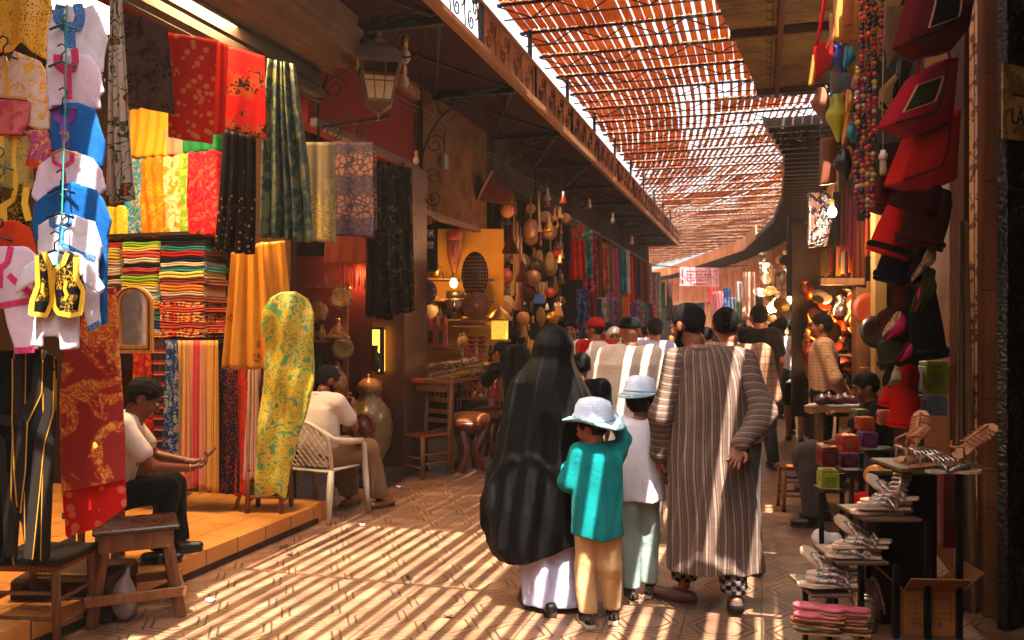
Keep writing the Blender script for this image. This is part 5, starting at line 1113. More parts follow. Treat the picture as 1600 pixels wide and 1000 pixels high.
# yellow lantern house
t = thing('brass_lantern', 'yellow glowing brass lantern shaped like a domed house', 'lantern', W(781, 532, 10.8), AY); k = 10.8/FPX
m_lit = mk('lantern_glow', (.8, .5, .1), rough=.5, emit=(1, .5, .05), es=.14, pat=p_damask((.9, .62, .12), (.3, .12, .02), 40)); MB().box((0, 0, 16*k), (26*k, 26*k, 32*k), b=.01).build('body', m_lit, t)
MB().lathe([(20*k, 31*k), (18*k, 36*k), (12*k, 44*k), (4*k, 50*k), (.001, 56*k)], n=16).build('dome', m_brass, t, smooth=True); MB().box((0, 0, 0), (34*k, 34*k, 4*k)).build('base', m_brass, t)
# hanging instruments, horns and shields ------------------------------------
m_hide = mk('pale_hide', (.42, .30, .17), rough=.7); m_gourd = mk('gourd', (.22, .09, .03), rough=.4); m_basket = mk('basket', pat=p_stripe([((.16, .05, .025), 3), ((.07, .025, .015), 1)], .03), rough=.8)
t = thing('conical_drum', 'big conical basket drum hung high on the grey wall', 'drum', W(776, 300, 12.2), R(20)); M = Matrix.Rotation(R(-62), 3, 'Y'); MB().lathe([(.06, -.25), (.11, -.2), (.12, -.15), (.22, .15), (.235, .2), (.001, .2)], M=M, n=18).build('body', m_basket, t, smooth=True); MB().lathe([(.001, .21), (.23, .205), (.24, .18), (.23, .17)], M=M, n=18).build('skin', m_hide, t, smooth=True)
GH = 'instruments and carved goods hung in the craft shop'
def hang(kind, label, px, py, d, sc, mat, y2=None):
    c = W(px, py, d); m = MB(); L = sc
    if kind == 'horn': m.tube([(0, 0, L/2), (.0, 0, .1*L), (.01, 0, -.3*L), (.0, 0, -.5*L)], [.012, .018, .022, .06], 9)
    elif kind == 'lute': m.tube([(0, 0, L*.62), (0, 0, 0)], .012, 6); m.ball((0, 0, -.12*L), (.16*L, .08*L, .24*L), 14, 9)
    elif kind == 'disc': m.lathe([(.001, 0), (L*.5, 0), (L*.52, .02), (L*.4, .04), (.001, .05)], M=Matrix.Rotation(PI/2, 3, 'X'), n=20)
    elif kind == 'shield': m.ball((0, 0, 0), (.24*L, .04, .5*L), 14, 9)
    elif kind == 'cone': m.lathe([(.001, .5*L), (.02, .45*L), (.12*L, 0), (.3*L, -.4*L), (.28*L, -.45*L), (.001, -.4*L)], n=14)
    elif kind == 'spoon': m.tube([(0, 0, L*.5), (0, 0, -.2*L)], .008, 5); m.ball((0, 0, -.35*L), (.08*L, .03, .16*L), 10, 7)
    elif kind == 'bell': m.lathe([(.001, .5*L), (.1*L, .42*L), (.2*L, 0), (.32*L, -.4*L), (.34*L, -.5*L), (.30*L, -.48*L)], n=16)
    t = thing(kind if kind not in ('disc', 'cone') else ('hand_drum' if kind == 'disc' else 'rattle'), label, {'horn': 'horn', 'lute': 'lute', 'disc': 'hand drum', 'shield': 'shield', 'cone': 'rattle', 'spoon': 'ladle', 'bell': 'bell'}[kind], c, AY, GH); m.build('body', mat, t, smooth=True)
    MB().tube([(0, 0, L*.48), (.01, 0, L*.5+.35)], .003, 4).build('cord', m_wire, t)
m_red2 = mk('red_lacquer', (.5, .05, .025), rough=.35); m_bluep = mk('blue_paint', (.04, .16, .45), rough=.5)
items = [('horn', 'pale wooden horn, left one of the hanging bundle', 803, 400, 11.6, 1.1, m_hide), ('horn', 'golden horn, middle one of the hanging bundle', 808, 415, 11.5, 1.2, m_stud), ('horn', 'brown horn, right one of the hanging bundle', 813, 420, 11.7, 1.15, m_gourd), ('cone', 'woven cone rattle in front of the horn bundle', 798, 375, 11.4, .4, m_basket), ('cone', 'second woven rattle low by the horn bundle', 816, 424, 11.4, .3, m_basket), ('lute', 'pale faced lute hung at the end of the craft shop', 860, 405, 13.5, .75, m_hide), ('shield', 'teardrop shaped cream shield on the far craft wall', 859, 408, 13.2, .30, m_hide), ('disc', 'bright red hand drum on the far craft wall', 869, 397, 13.4, .14, m_red2), ('disc', 'brown round drum high on the far craft wall', 868, 330, 13.6, .18, m_gourd), ('disc', 'round painted drum hanging near the blue box', 824, 461, 11.8, .2, m_basket), ('shield', 'white round shield behind the crowd', 842, 405, 13.4, .3, m_hide), ('disc', 'dark round drum under the white shield', 838, 414, 13.2, .2, m_fig[2]), ('lute', 'dark lute hanging beside the tall horns', 785, 385, 12.3, .7, m_fig[2]), ('disc', 'small red drum by the carved pendants', 860, 457, 13, .15, m_red2), ('shield', 'pale fan shaped shield above the black headscarf', 845, 495, 12.8, .3, m_hide), ('lute', 'long necked lute with a thin pale body', 829, 350, 12.6, .7, m_gourd), ('horn', 'thin straight pipe hanging alone', 842, 330, 12.7, .6, m_hide), ('disc', 'round tambourine beside the long necked lute', 793, 330, 12.6, .2, m_stud)]
for a_ in items: hang(*a_)
m = MB(); m.box(W(842, 467, 12.6), (.16, .1, .13), rz=AY); tag(m.build('box', m_bluep, world=True), 'small bright blue box among the hanging instruments', 'box')
r = random.Random(21); kinds = [('spoon', 'ladle'), ('bell', 'bell'), ('cone', 'rattle'), ('disc', 'hand drum'), ('lute', 'lute')]; cols = [('red', m_fig[0]), ('tan', m_fig[1]), ('dark', m_fig[2]), ('bone white', m_fig[3]), ('brass', m_brass), ('gourd brown', m_gourd)]
for i in range(130):
    px = r.uniform(772, 884); py = r.uniform(300, 545) if px > 790 else r.uniform(420, 500); k_ = r.choice(kinds); c_ = r.choice(cols)
    zn = ('upper' if py < 380 else 'middle' if py < 460 else 'lower')
    hang(k_[0], '%s %s in the %s %s part of the dark instrument shop' % (c_[0], k_[1], zn, zone(px, 772, 884)), px, py, r.uniform(12.4, 14.2), r.uniform(.1, .25), c_[1])
for i in range(26):
    k = r.choice(['vase', 'bottle', 'bowl', 'jar', 'tagine']); c_ = r.choice(cols); row = r.choice([(545, 11.6), (500, 11.7), (436, 11.8), (470, 11.8)])
    px = r.uniform(652, 770); ware(k, px, row[0], row[1], '%s %s at the %s of the %s board in the craft shop' % (c_[0], k, zone(px, 652, 770), {545: 'lowest', 500: 'second', 470: 'third', 436: 'top'}[row[0]]), c_[1], r.uniform(.4, .75), group='%s %ss on the %d board' % (c_[0], k, row[0]))
t = thing('craft_boards', 'wooden boards loaded with carvings inside the craft shop', 'shelf', W(710, 545, 11.8))
for py, d in ((545, 11.6), (500, 11.7), (470, 11.8), (436, 11.8)): a = W(650, py, d+.1); b_ = W(772, py, d+.1); m = MB(); m.bar(a+Vector((0, 0, -.015)), b_+Vector((0, 0, -.015)), .3, .02); m.build('board', m_woodo, t, world=True)
glow('instrument_lamp', W(830, 440, 12.0)+Vector((.3, 0, .6)), 5, (1, .5, .2), .1)
# ---------------------------------------------------------------- scarves along the left further on
GS = 'scarves hanging in rows along the left'
sc_cols = [('dark blue', (.03, .05, .12)), ('brown', (.16, .06, .03)), ('orange', (.5, .14, .03)), ('maroon', (.2, .02, .03)), ('grey', (.2, .16, .14)), ('pink', (.5, .1, .16)), ('red', (.5, .04, .02)), ('olive', (.16, .13, .04)), ('teal', (.03, .16, .17)), ('violet', (.14, .04, .14)), ('rust', (.35, .09, .03)), ('cream', (.5, .38, .28))]
r = random.Random(4)
for row in range(2):
    for i in range(17):
        Y = 17.6+i*.72; px_ = 0
        P0 = Vector((-3.72+.12*row, Y)); d = Y*CA-(P0.x)*SA; lat = P0.x*CA+Y*SA; px_ = 800+lat/d*FPX; zt = 3.85-r.uniform(0, .15) if row == 0 else 2.5-r.uniform(0, .2); zb = zt-r.uniform(1.1, 1.6) if row == 0 else r.uniform(.5, 1.1)
        wpx = .30/d*FPX; yt = HY-(zt-CH)/d*FPX; yb = HY-(zb-CH)/d*FPX; n_, c_ = sc_cols[r.randrange(len(sc_cols))]
        mt = cloth_m('scarf_'+n_.replace(' ', '_'), c_) if r.random() < .5 else mk('scarfp_'+n_.replace(' ', '_'), pat=p_damask(c_, tuple(min(.6, q*2+.12) for q in c_), 14), rough=.8)
        drape('scarf', '%s scarf, number %s from the near end of the %s row of scarves' % (n_, ['one', 'two', 'three', 'four', 'five', 'six', 'seven', 'eight', 'nine', 'ten', 'eleven', 'twelve', 'thirteen', 'fourteen', 'fifteen', 'sixteen', 'seventeen'][i], ('upper', 'lower')[row]), 'scarf', [(px_-wpx*.45, yt), (px_+wpx*.45, yt), (px_+wpx*.6, yb), (px_-wpx*.6, yb)], d, mt, 35, 2.5, .03, GS, nx=20, nz=10)
# leafy sprig hung on a wire
t = thing('leafy_sprig', 'green leafy sprig dangling from a wire before the scarves', 'plant', W(905, 365, 14)); m = MB(); lf = MB(); r = random.Random(2); P = [W(884, 349, 14), W(900, 358, 14), W(912, 370, 14), W(925, 372, 14)]; m.tube(P, .008, 5); m.tube([W(884, 290, 14), P[0]], .004, 4); m.build('stem', m_wire, t, world=True)
for i in range(46):
    u = r.random()*2.99; k = int(u); c = P[k].lerp(P[k+1], u-k)+Vector((r.gauss(0, .03), r.gauss(0, .05), r.gauss(0, .06))); a = Vector((r.gauss(0, 1), r.gauss(0, 1), r.gauss(0, 1))).normalized()*.05; b_ = a.cross(Vector((r.gauss(0, 1), r.gauss(0, 1), 1))).normalized()*.025
    lf.add([c-a, c+b_, c+a, c-b_], [(0, 1, 2, 3)])
lf.build('leaves', mk('leaf_green', (.16, .22, .03), rough=.5, transl=.3), t, world=True)

# small things of wear on walls and ground
t = thing('electric_cable', 'thin dark cable sagging along the top of the red and beige walls', 'cable', (-3.83, 8, 4.2)); P = []
for i in range(41): y = 6.9+i*.25; P.append((-3.83, y, 4.24-.07*abs(math.sin((y-6.9)*1.2))))
MB().tube(P, .009, 5).build('cable', m_iron, t, world=True); MB().tube([(x, y+.01, z-.06) for x, y, z in P], .006, 5).build('cable', m_wire, t, world=True)
t = thing('junction_box', 'small grey junction box on the beige wall', 'electric box', (-3.84, 10.1, 3.75)); MB().box((0, 0, 0), (.05, .14, .18), b=.006).build('box', mk('grey_plastic', (.3, .26, .22), rough=.5), t); MB().tube([(0, 0, .09), (0, 0, .45)], .008, 5).build('conduit', m_iron, t)
r = random.Random(77); lc = [('white', m_white), ('brown', m_card if 'm_card' in globals() else m_woodo), ('grey', m_conc)]
for i, (px, py, l) in enumerate(((566, 822, 'crumpled white paper scrap on the paving beside the plastic chair'), (452, 868, 'tiny brown scrap on the paving near the tiled step'), (640, 905, 'small grey scrap between the sun stripes'), (700, 965, 'torn brown scrap near the front edge of the paving'), (1165, 820, 'white scrap on the paving right of the striped robe'), (330, 940, 'small paper scrap at the left of the sun stripes'), (622, 762, 'white scrap on the paving in front of the wooden chair'))):
    V = []; n = 5; c = FL(px, py)
    for j in range(n):
        for k in range(n): V.append((c.x+(k-2)*.012*r.uniform(.7, 1.3), c.y+(j-2)*.010*r.uniform(.7, 1.3), .006+r.uniform(0, .014)))
    V += [(x, y, z+.002) for x, y, z in V]; Fc = [(j*n+k, j*n+k+1, (j+1)*n+k+1, (j+1)*n+k) for j in range(n-1) for k in range(n-1)]; Fc += [tuple(a+25 for a in f)[::-1] for f in Fc]
    tag(MB().add(V, Fc).build('scrap', (m_white, m_woodo, m_conc)[0 if 'white' in l or 'paper' in l else 1 if 'brown' in l else 2], world=True), l, 'litter')
# ---------------------------------------------------------------- carved doorway at the right edge
m_carv = mk('carved_wood', pat=lambda g: g.mix(g.voro(28, 'DISTANCE_TO_EDGE').lt(.07), (.035, .018, .010), (.010, .006, .004)), rough=.45, hfn=lambda g: g.voro(28, 'DISTANCE_TO_EDGE')*2+g.voro(9, 'DISTANCE_TO_EDGE')*2, bd=.02)
m_edge = mk('worn_cream_paint', pat=lambda g: g.mix(g.noise(16, 4, .7).ss(.5, .58), (.75, .52, .28), (.28, .12, .05)), rough=.6)
m_jamb = wood_m('jamb_wood', (.26, .10, .035), (.13, .05, .02))
t = thing('carved_doorway', 'tall carved dark wooden doorway with worn cream edge at the right picture border', 'doorway', W(1560, 900, 4.9))
def upost(px0, px1, d, z0, z1, dep, mat, name, yaw=45, par=None):
    pl = Plane((px0+px1)/2, d, yaw); a = pl.s2(px0, HY)[0]; b_ = pl.s2(px1, HY)[0]; c = pl.o+pl.t*((a+b_)/2)+pl.n*dep/2
    return MB().box((c.x, c.y, (z0+z1)/2), (abs(b_-a), dep, z1-z0), rz=pl.yaw, b=.004).build(name, mat, par, world=True)
upost(1506, 1536, 5.1, 0, 4.4, .12, m_jamb, 'post', 30, t); upost(1534, 1546, 4.97, .1, 4.4, .10, m_edge, 'painted_edge', 30, t); upost(1545, 1561, 4.95, 0, 4.4, .10, m_carv, 'carved_band', 40, t); upost(1561, 1572, 4.85, 0, 4.4, .14, m_jamb, 'post', 40, t); upost(1574, 1660, 4.75, 0, 4.4, .06, m_carv, 'carved_panel', 45, t); upost(1572, 1577, 4.76, 0, 4.4, .04, m_woodd, 'moulding', 45, t)
upost(1566, 1574, 4.74, 0, 4.4, .02, m_jamb, 'moulding', 45, t)
t = thing('brass_plaque', 'brass plaque with dark capital letters on the carved doorway', 'plaque'); pl = Plane(1584, 4.6, 40); a = pl.s2(1565, 216); b_ = pl.s2(1640, 112); t.location = pl.o+pl.t*a[0]+Vector((0, 0, a[1])); t.rotation_euler = (0, 0, pl.yaw); w, h = b_[0]-a[0], b_[1]-a[1]
MB().box((w/2, 0, h/2), (w, .012, h), b=.004).build('plate', mk('plaque_brass', pat=p_blotch((.66, .42, .16), (.42, .24, .08), 9), rough=.38, metal=.25), t)
def text(s, size, name, mat, parent, loc, rz=0, th=.002, sx=1):
    cu = bpy.data.curves.new(name, 'FONT'); cu.body = s; cu.size = size; cu.extrude = th; tmp = bpy.data.objects.new('tmp', cu); me = bpy.data.meshes.new_from_object(tmp); bpy.data.objects.remove(tmp); me.materials.append(mat); me.name = name
    o = bpy.data.objects.new(name, me); COL.objects.link(o); o.parent = parent; o.location = loc; o.rotation_euler = (PI/2, 0, rz); o.scale = (sx, 1, 1); return o
m_ink = mk('dark_ink', (.03, .015, .01), rough=.6, var=0, bump=0)
q = pl.s2(1577, 193); text('LA', .125, 'lettering', m_ink, t, (q[0]-a[0], -.009, q[1]-a[1]), sx=.75); q = pl.s2(1581, 148); MB().box((q[0]-a[0]+.06, -.008, q[1]-a[1]), (.13, .004, .012)).build('dash', m_ink, t)
m = MB(); 
for px, py in ((1571, 120), (1571, 208)): q = pl.s2(px, py); m.ball((q[0]-a[0], -.008, q[1]-a[1]), .006, 8, 6)
m.build('screws', m_ink, t)
m_canvas = cloth_m('canvas', (.26, .16, .09))
drape('canvas_curtain', 'rolled beige canvas curtain hanging against the door post', 'curtain', [(1498, 345), (1512, 345), (1532, 940), (1486, 985)], 4.95, m_canvas, 20, 2.5, .03, nx=40, nz=40, hem=.02)
# ---------------------------------------------------------------- felt bags and hats
def felt(n, rgb, **k): return mk('felt_'+n, rgb, rough=.95, bump=.45, bs=180, var=.18, **k)
m_fred, m_fmag, m_fdr, m_fmar, m_fnavy, m_fblk, m_fol, m_fpk, m_fbr = felt('red', (.52, .012, .008)), felt('magenta', (.42, .006, .05)), felt('dark_red', (.18, .008, .012)), felt('maroon', (.085, .008, .010)), felt('navy', (.008, .010, .05)), felt('black', (.010, .007, .007)), felt('olive', (.06, .065, .02)), felt('pink', (.55, .04, .18)), felt('brown', (.11, .022, .012))
def bag(label, poly, base, flap, d, mat, mdark, strap, yaw=38):
    p = Puff(poly, d, yaw, .045, .006, 7, .011, fat=.05); t = thing('felt_bag', label, 'bag', p.loc, p.rz, 'felt bags hung along the right wall'); p.obj('body', mat, t)
    if flap: p.patch('flap_window', mdark, t, flap); p.band('stitching', mk('stitch', (.5, .3, .2)), t, [flap+flap[:1]], .004, .009)
    if base: p.band('seam', mdark, t, [base], .012, .004)
    m = MB(); a = p.loc2(*strap[0]); b_ = p.loc2(*strap[-1]); P = [(p.loc2(*q)[0], -.01, p.loc2(*q)[1]) for q in strap]; m.tube(P, .008, 6); m.build('strap', mat, t)
bag('dark red felt bag with a black window, topmost of three bags', [(1428, -10), (1404, 72), (1432, 93), (1475, 84), (1504, 48), (1512, -10)], [(1410, 68), (1440, 60), (1500, 20)], [(1430, 52), (1444, 2), (1486, -8), (1474, 36)], 4.5, m_fdr, m_fblk, [(1430, 0), (1440, -60), (1490, -60)])
bag('magenta felt bag with an olive patch, middle of three bags', [(1424, 122), (1466, 96), (1486, 92), (1476, 194), (1420, 215), (1380, 198)], [(1386, 196), (1440, 182), (1462, 108)], [(1396, 180), (1418, 138), (1452, 126), (1436, 166)], 4.6, m_fmag, m_fol, [(1430, 120), (1440, 70), (1470, 60), (1484, 96)])
bag('bright red felt bag, lowest and largest of three bags', [(1420, 214), (1470, 190), (1490, 170), (1482, 284), (1438, 302), (1391, 288)], [(1398, 284), (1448, 265), (1466, 200)], None, 4.7, m_fred, m_fdr, [(1430, 212), (1438, 170), (1480, 160), (1486, 176)])
def felthat(label, px, py, d, r_, hgt, mat, tilt=(0, 0), name='felt_hat', cat='hat', band=None):
    c = W(px, py, d); t = thing(name, label, cat, c, 0, 'felt hats and caps strung on the right wall'); t.rotation_euler = (R(tilt[0]), R(tilt[1]), AY)
    o = MB().lathe([(r_, 0), (r_*1.02, .012), (r_*.93, .02), (r_*.9, hgt*.4), (r_*.78, hgt*.8), (r_*.5, hgt*.98), (.001, hgt)], n=22).build('crown', mat, t, smooth=True)
    MB().lathe([(r_*1.0, .02), (r_*1.06, .03), (r_*1.04, .05), (r_*.93, .055)], n=22).build('band', band or mat, t, smooth=True); return t
felthat('red felt hat with a black band below the red bag', 1385, 398, 5.0, .12, .36, m_fred, (8, 18), band=m_fblk); felthat('dark maroon felt hat in the middle of the hat cluster', 1434, 385, 4.8, .13, .34, m_fmar, (10, 14)); felthat('very dark small hat above the maroon one', 1425, 330, 4.75, .13, .20, m_fmar, (10, 20))
felthat('navy felt cap hanging left in the hat cluster', 1394, 440, 5.1, .11, .22, m_fnavy, (0, 12)); felthat('brown felt cap under the navy one', 1398, 492, 5.15, .10, .20, m_fbr, (150, 6)); felthat('narrow red brown cap beside the pale block wall', 1372, 330, 5.6, .09, .25, m_fdr, (0, 20))
felthat('long black and brown felt hood at the bottom of the hat cluster', 1452, 560, 4.9, .105, .5, m_fblk, (0, -8)); felthat('long brown felt hood behind the black one', 1432, 560, 5.1, .11, .5, m_fbr, (0, -8)); felthat('tall red felt cone standing among the boxes', 1412, 668, 5.2, .10, .24, m_fred, (0, 4), 'felt_cone'); felthat('soft red felt hood above the red cone', 1400, 640, 5.3, .11, .3, m_fred, (0, 14))
m_furw = mk('white_fur', pat=p_blotch((.52, .40, .27), (.30, .2, .12), 30), rough=.95, hfn=lambda g: g.noise(160, 3, .8, 1, v=g.mapped((1, 1, .25)))*2, bd=.008); m_furk = mk('black_fur', (.012, .008, .007), rough=.9, hfn=lambda g: g.noise(160, 3, .8, 1, v=g.mapped((1, 1, .25)))*2, bd=.008)
def slip(label, a, b_, d, w, mats, name='slipper', cat='slipper', group='slippers strung on the right wall', tipup=.0):
    """a pointed slipper between two photo points (heel, toe)"""
    A_ = W(*a, d); B_ = W(*b_, d); ax = B_-A_; L = ax.length; t = thing(name, label, cat, A_, 0, group); q = ax.to_track_quat('Z', 'Y'); t.rotation_mode = 'QUATERNION'; t.rotation_quaternion = q
    s = SDF().cone((0, 0, w*.42), (0, 0, L*.45), w*.40, w*.5, .03).cone((0, 0, L*.45), (0, -w*.25*tipup*4, L*.97), w*.5, w*.10, .03).ell((0, -w*.32, L*.20), (w*.30, w*.35, L*.17), .012, sub=True)
    s.post(lambda v, X, Y_, Z: np.maximum(v, Y_-w*.25)); s.build('upper', mats[0], t, .0075)
    MB().prism([(-w*.42*k_, zz) for k_, zz in ((.55, 0), (.95, .1*L), (.85, .4*L), (1.05, .6*L), (.6, .85*L))]+[(0, L)]+[(w*.42*k_, zz) for k_, zz in ((.6, .85*L), (1.05, .6*L), (.85, .4*L), (.95, .1*L), (.55, 0))], w*.24, w*.34).build('sole', mats[1], t); return t
slip('white fur slipper with black heel, upper one of the fur pair', (1478, 315), (1458, 362), 4.85, .085, (m_furw, m_furk)); slip('white fur slipper with black toe, lower one of the fur pair', (1462, 372), (1424, 440), 4.8, .10, (m_furw, m_furk)); slip('black pointed slipper joining the fur pair', (1482, 298), (1462, 386), 4.95, .07, (m_furk, m_furk))
slip('bright pink slipper hanging by an olive one', (1438, 440), (1430, 490), 4.85, .075, (m_fpk, m_fol)); slip('olive felt slipper beside the bright pink one', (1456, 418), (1440, 488), 4.8, .085, (m_fol, m_fol)); slip('pink and cream fur slipper low in the cluster', (1412, 492), (1386, 530), 4.95, .10, (m_fpk, m_furw)); slip('cream fur slipper under the dark green cap', (1400, 572), (1388, 606), 4.95, .10, (m_furw, m_fblk))
slip('small pink slipper beside the dark green cap', (1424, 536), (1406, 566), 4.9, .06, (m_fpk, m_fbr)); slip('black slipper hanging above the pink fur one', (1430, 470), (1400, 520), 5.0, .07, (m_fblk, m_fblk)); felthat('dark olive cap low in the hat cluster', 1402, 570, 5.05, .10, .16, m_fol, (0, -20))
# cluster at the top left of the right wall
m_yel = mk('lime_leather', (.50, .48, .03), rough=.45); m_tan = mk('tan_leather', (.50, .22, .06), rough=.5); m_gold2 = mk('golden_leather', (.60, .30, .05), rough=.45); m_blu = mk('blue_leather', (.04, .10, .42), rough=.4); m_turq = mk('turquoise_leather', (.02, .30, .36), rough=.4); m_brl = mk('brown_leather', (.28, .10, .035), rough=.5); m_blkl = mk('black_leather', (.015, .012, .012), rough=.35)
slip('lime green pointed slipper hanging on the right wall', (1306, 146), (1310, 222), 5.6, .13, (m_yel, m_tan)); slip('tan slipper left of the lime green one', (1280, 136), (1288, 192), 5.8, .12, (mk('suede', (.38, .2, .12), rough=.95), m_blkl)); slip('blue slipper under the golden leather bag', (1304, 70), (1316, 116), 5.5, .09, (m_blu, m_blu)); slip('turquoise slipper next to the bead strands', (1328, 72), (1324, 108), 5.3, .07, (m_turq, m_turq)); slip('small turquoise slipper low by the beads', (1328, 192), (1332, 224), 5.3, .05, (m_turq, m_turq))
t_ = slip('black slipper with a silver flower', (1316, 230), (1322, 282), 5.5, .12, (m_blkl, m_tan)); slip('orange brown slipper behind the turquoise pouch', (1330, 176), (1322, 230), 5.5, .08, (m_brl, m_gold2)); slip('coral slipper hanging beside the yellow one', (1346, 96), (1336, 140), 5.4, .07, (mk('coral_leather', (.5, .12, .08), rough=.4), m_tan)); slip('narrow yellow slipper by the bead strands', (1328, 140), (1326, 178), 5.3, .05, (m_gold2, m_gold2))
m_turqp = mk('turquoise_print', pat=p_multi([(.05, .28, .30), (.25, .18, .12), (.06, .2, .26), (.4, .12, .1)], 60), rough=.7)
def pouch(label, poly, d, mat, strap=None, m2=None, yaw=16.3, fat=.02, cat='bag', name='leather_bag'):
    p = Puff(poly, d, yaw, .018, .006, 12, .008, fat=fat); t = thing(name, label, cat, p.loc, p.rz, 'leather goods hung on the right'); p.obj('body', mat, t)
    if strap: P = [(p.loc2(*q)[0], 0, p.loc2(*q)[1]) for q in strap]; MB().tube(P, .012, 6).build('strap', m2 or mat, t, smooth=True)
    return p, t
pouch('turquoise printed pouch behind the lime slipper', [(1298, 112), (1330, 116), (1336, 150), (1324, 172), (1298, 160)], 5.7, m_turqp); pouch('red leather pouch with a yellow side on a long red strap', [(1272, 74), (1300, 58), (1302, 100), (1268, 132)], 5.5, m_fred, [(1274, 80), (1284, 30), (1292, -20)]); pouch('small yellow and orange panel of the red pouch', [(1270, 84), (1274, 112), (1272, 134), (1263, 134)], 5.4, m_gold2, fat=.01)
pouch('golden animal skin bag at the top of the right wall', [(1302, -10), (1358, -10), (1358, 38), (1350, 64), (1316, 66), (1304, 62)], 5.3, m_gold2); pouch('lighter fur strip on the left of the golden bag', [(1296, 20), (1302, 26), (1304, 56), (1294, 78), (1290, 74), (1297, 56)], 5.25, m_tan, fat=.005)
pouch('orange suede flap on the golden bag', [(1318, -10), (1334, -10), (1332, 40), (1318, 42)], 5.2, mk('orange_suede', (.45, .16, .04), rough=.9), fat=.01); pouch('brown leather satchel hanging below the tan slipper', [(1282, 216), (1304, 214), (1306, 286), (1280, 290)], 6.6, m_brl)
pouch('shadowy brown skin bag beside the bead strands', [(1382, 10), (1428, 10), (1410, 72), (1386, 108)], 5.3, m_canvas); pouch('cream and black cowhide bag between beads and magenta bag', [(1374, 140), (1402, 112), (1404, 160), (1390, 176), (1372, 168)], 5.2, mk('cowhide', pat=p_blotch((.40, .26, .12), (.02, .012, .01), 7, .48, .5), rough=.8)); pouch('black leather satchel above the magenta bag', [(1402, 94), (1428, 88), (1420, 128), (1398, 150)], 5.25, m_blkl)
pouch('dark red leather satchel behind the lit energy saving lamp', [(1374, 226), (1408, 222), (1412, 290), (1376, 300)], 5.5, m_fmar)
# bead strands
GBd = 'strands of big coloured beads'
BC = [[(.5, .03, .02), (.12, .01, .02), (.55, .12, .02), (.05, .02, .02), (.3, .02, .04)], [(.5, .35, .04), (.45, .08, .04), (.10, .03, .03), (.5, .4, .2), (.35, .03, .12), (.15, .3, .03)]]
r = random.Random(12)
strandL = [('dark red bead strand, leftmost of the top bunch', 1346, 0, 130, 0), ('dark red and orange bead strand in the top bunch', 1356, 0, 128, 0), ('black and red bead strand in the top bunch', 1366, 0, 120, 0), ('long dark bead strand, rightmost of the top bunch', 1378, -10, 95, 0), ('orange spotted strand in the middle bunch', 1340, 105, 215, 1), ('mixed bead strand in the middle bunch', 1349, 120, 228, 1), ('maroon mixed strand in the middle bunch', 1358, 122, 232, 0), ('yellow green strand, rightmost of the middle bunch', 1366, 130, 225, 1), ('painted bead strand, leftmost of the bottom bunch', 1338, 238, 322, 1), ('painted bead strand, second of the bottom bunch', 1346, 232, 336, 1), ('painted bead strand, third of the bottom bunch', 1355, 235, 342, 1), ('painted bead strand, rightmost of the bottom bunch', 1363, 240, 328, 1)]
for i, (l, px, y0, y1, kc) in enumerate(strandL):
    d = 5.0; c = W(px, y1, d); ms = [[] for _ in range(3)]; L = (y1-y0)*d/FPX; z = 0; t = thing('bead_strand', l, 'bead strand', c, 0, GBd); k = 0; B = [MB() for _ in range(5)]
    while z < L:
        rr = r.uniform(.013, .019); B[r.randrange(5)].ball((r.uniform(-.006, .006), r.uniform(-.012, .012), z+rr), rr, 10, 8); z += rr*1.85
    al = MB(); 
    for bi, b_ in enumerate(B):
        if b_.v: al.add(b_.v, b_.f)
    me_o = al.build('beads', None, t, smooth=True)
    for c_ in BC[kc]: me_o.data.materials.append(mk('bead_%d_%d' % (kc, BC[kc].index(c_)), c_, rough=.3, var=.3, vs=40, bump=0))
    fi = 0
    for bi, b_ in enumerate(B):
        for _ in b_.f: me_o.data.polygons[fi].material_index = bi; fi += 1
    MB().tube([(0, 0, 0), (0, 0, L+.3)], .003, 4).build('cord', m_wire, t)
# energy saving bulb, unlit
c = W(1380, 262, 4.9); t = thing('energy_saving_lamp', 'unlit white energy saving lamp on a pale wire near the bead strands', 'lamp', c)
MB().lathe([(.015, .045), (.024, .05), (.024, .075), (.016, .085), (.014, .1), (.001, .1)], n=14).build('base', m_pl, t, smooth=True); m = MB()
for i in range(3): q = 2*PI*i/3; x, y = .013*math.cos(q), .013*math.sin(q); x2, y2 = .013*math.cos(q+.9), .013*math.sin(q+.9); m.tube([(x, y, .05), (x, y, -.03), ((x+x2)/2, (y+y2)/2, -.04), (x2, y2, -.03), (x2, y2, .05)], .006, 7)
m.build('tubes', mk('tube_glass', (.62, .5, .36), rough=.2, transl=.3), t, smooth=True); MB().tube([(0, 0, .1), (-.005, 0, .4), (.01, 0, .95)], .003, 5).build('wire', mk('pale_wire', (.4, .28, .18), rough=.6), t)
bulb(1300, 332, 8.0, 'glowing white bulb hanging in front of the wrapped garment', 90, ('white_bulb', (1, .95, .85), 25), .04); glow('white_bulb_lamp', W(1300, 332, 7.8), 18, (1, .75, .45), .05)
o = Puff([(1262, 302), (1290, 298), (1300, 312), (1298, 350), (1292, 384), (1260, 388), (1262, 350)], 8.4, 16.3, .03, .02, 14, .012).obj('wrapped_garment', mk('shiny_plastic', pat=p_blotch((.05, .03, .03), (.20, .13, .12), 14), rough=.15, bump=1, bs=16, bd=.02, spec=.8)); tag(o, 'dark garment wrapped in shiny plastic beside the glowing white bulb', 'garment')
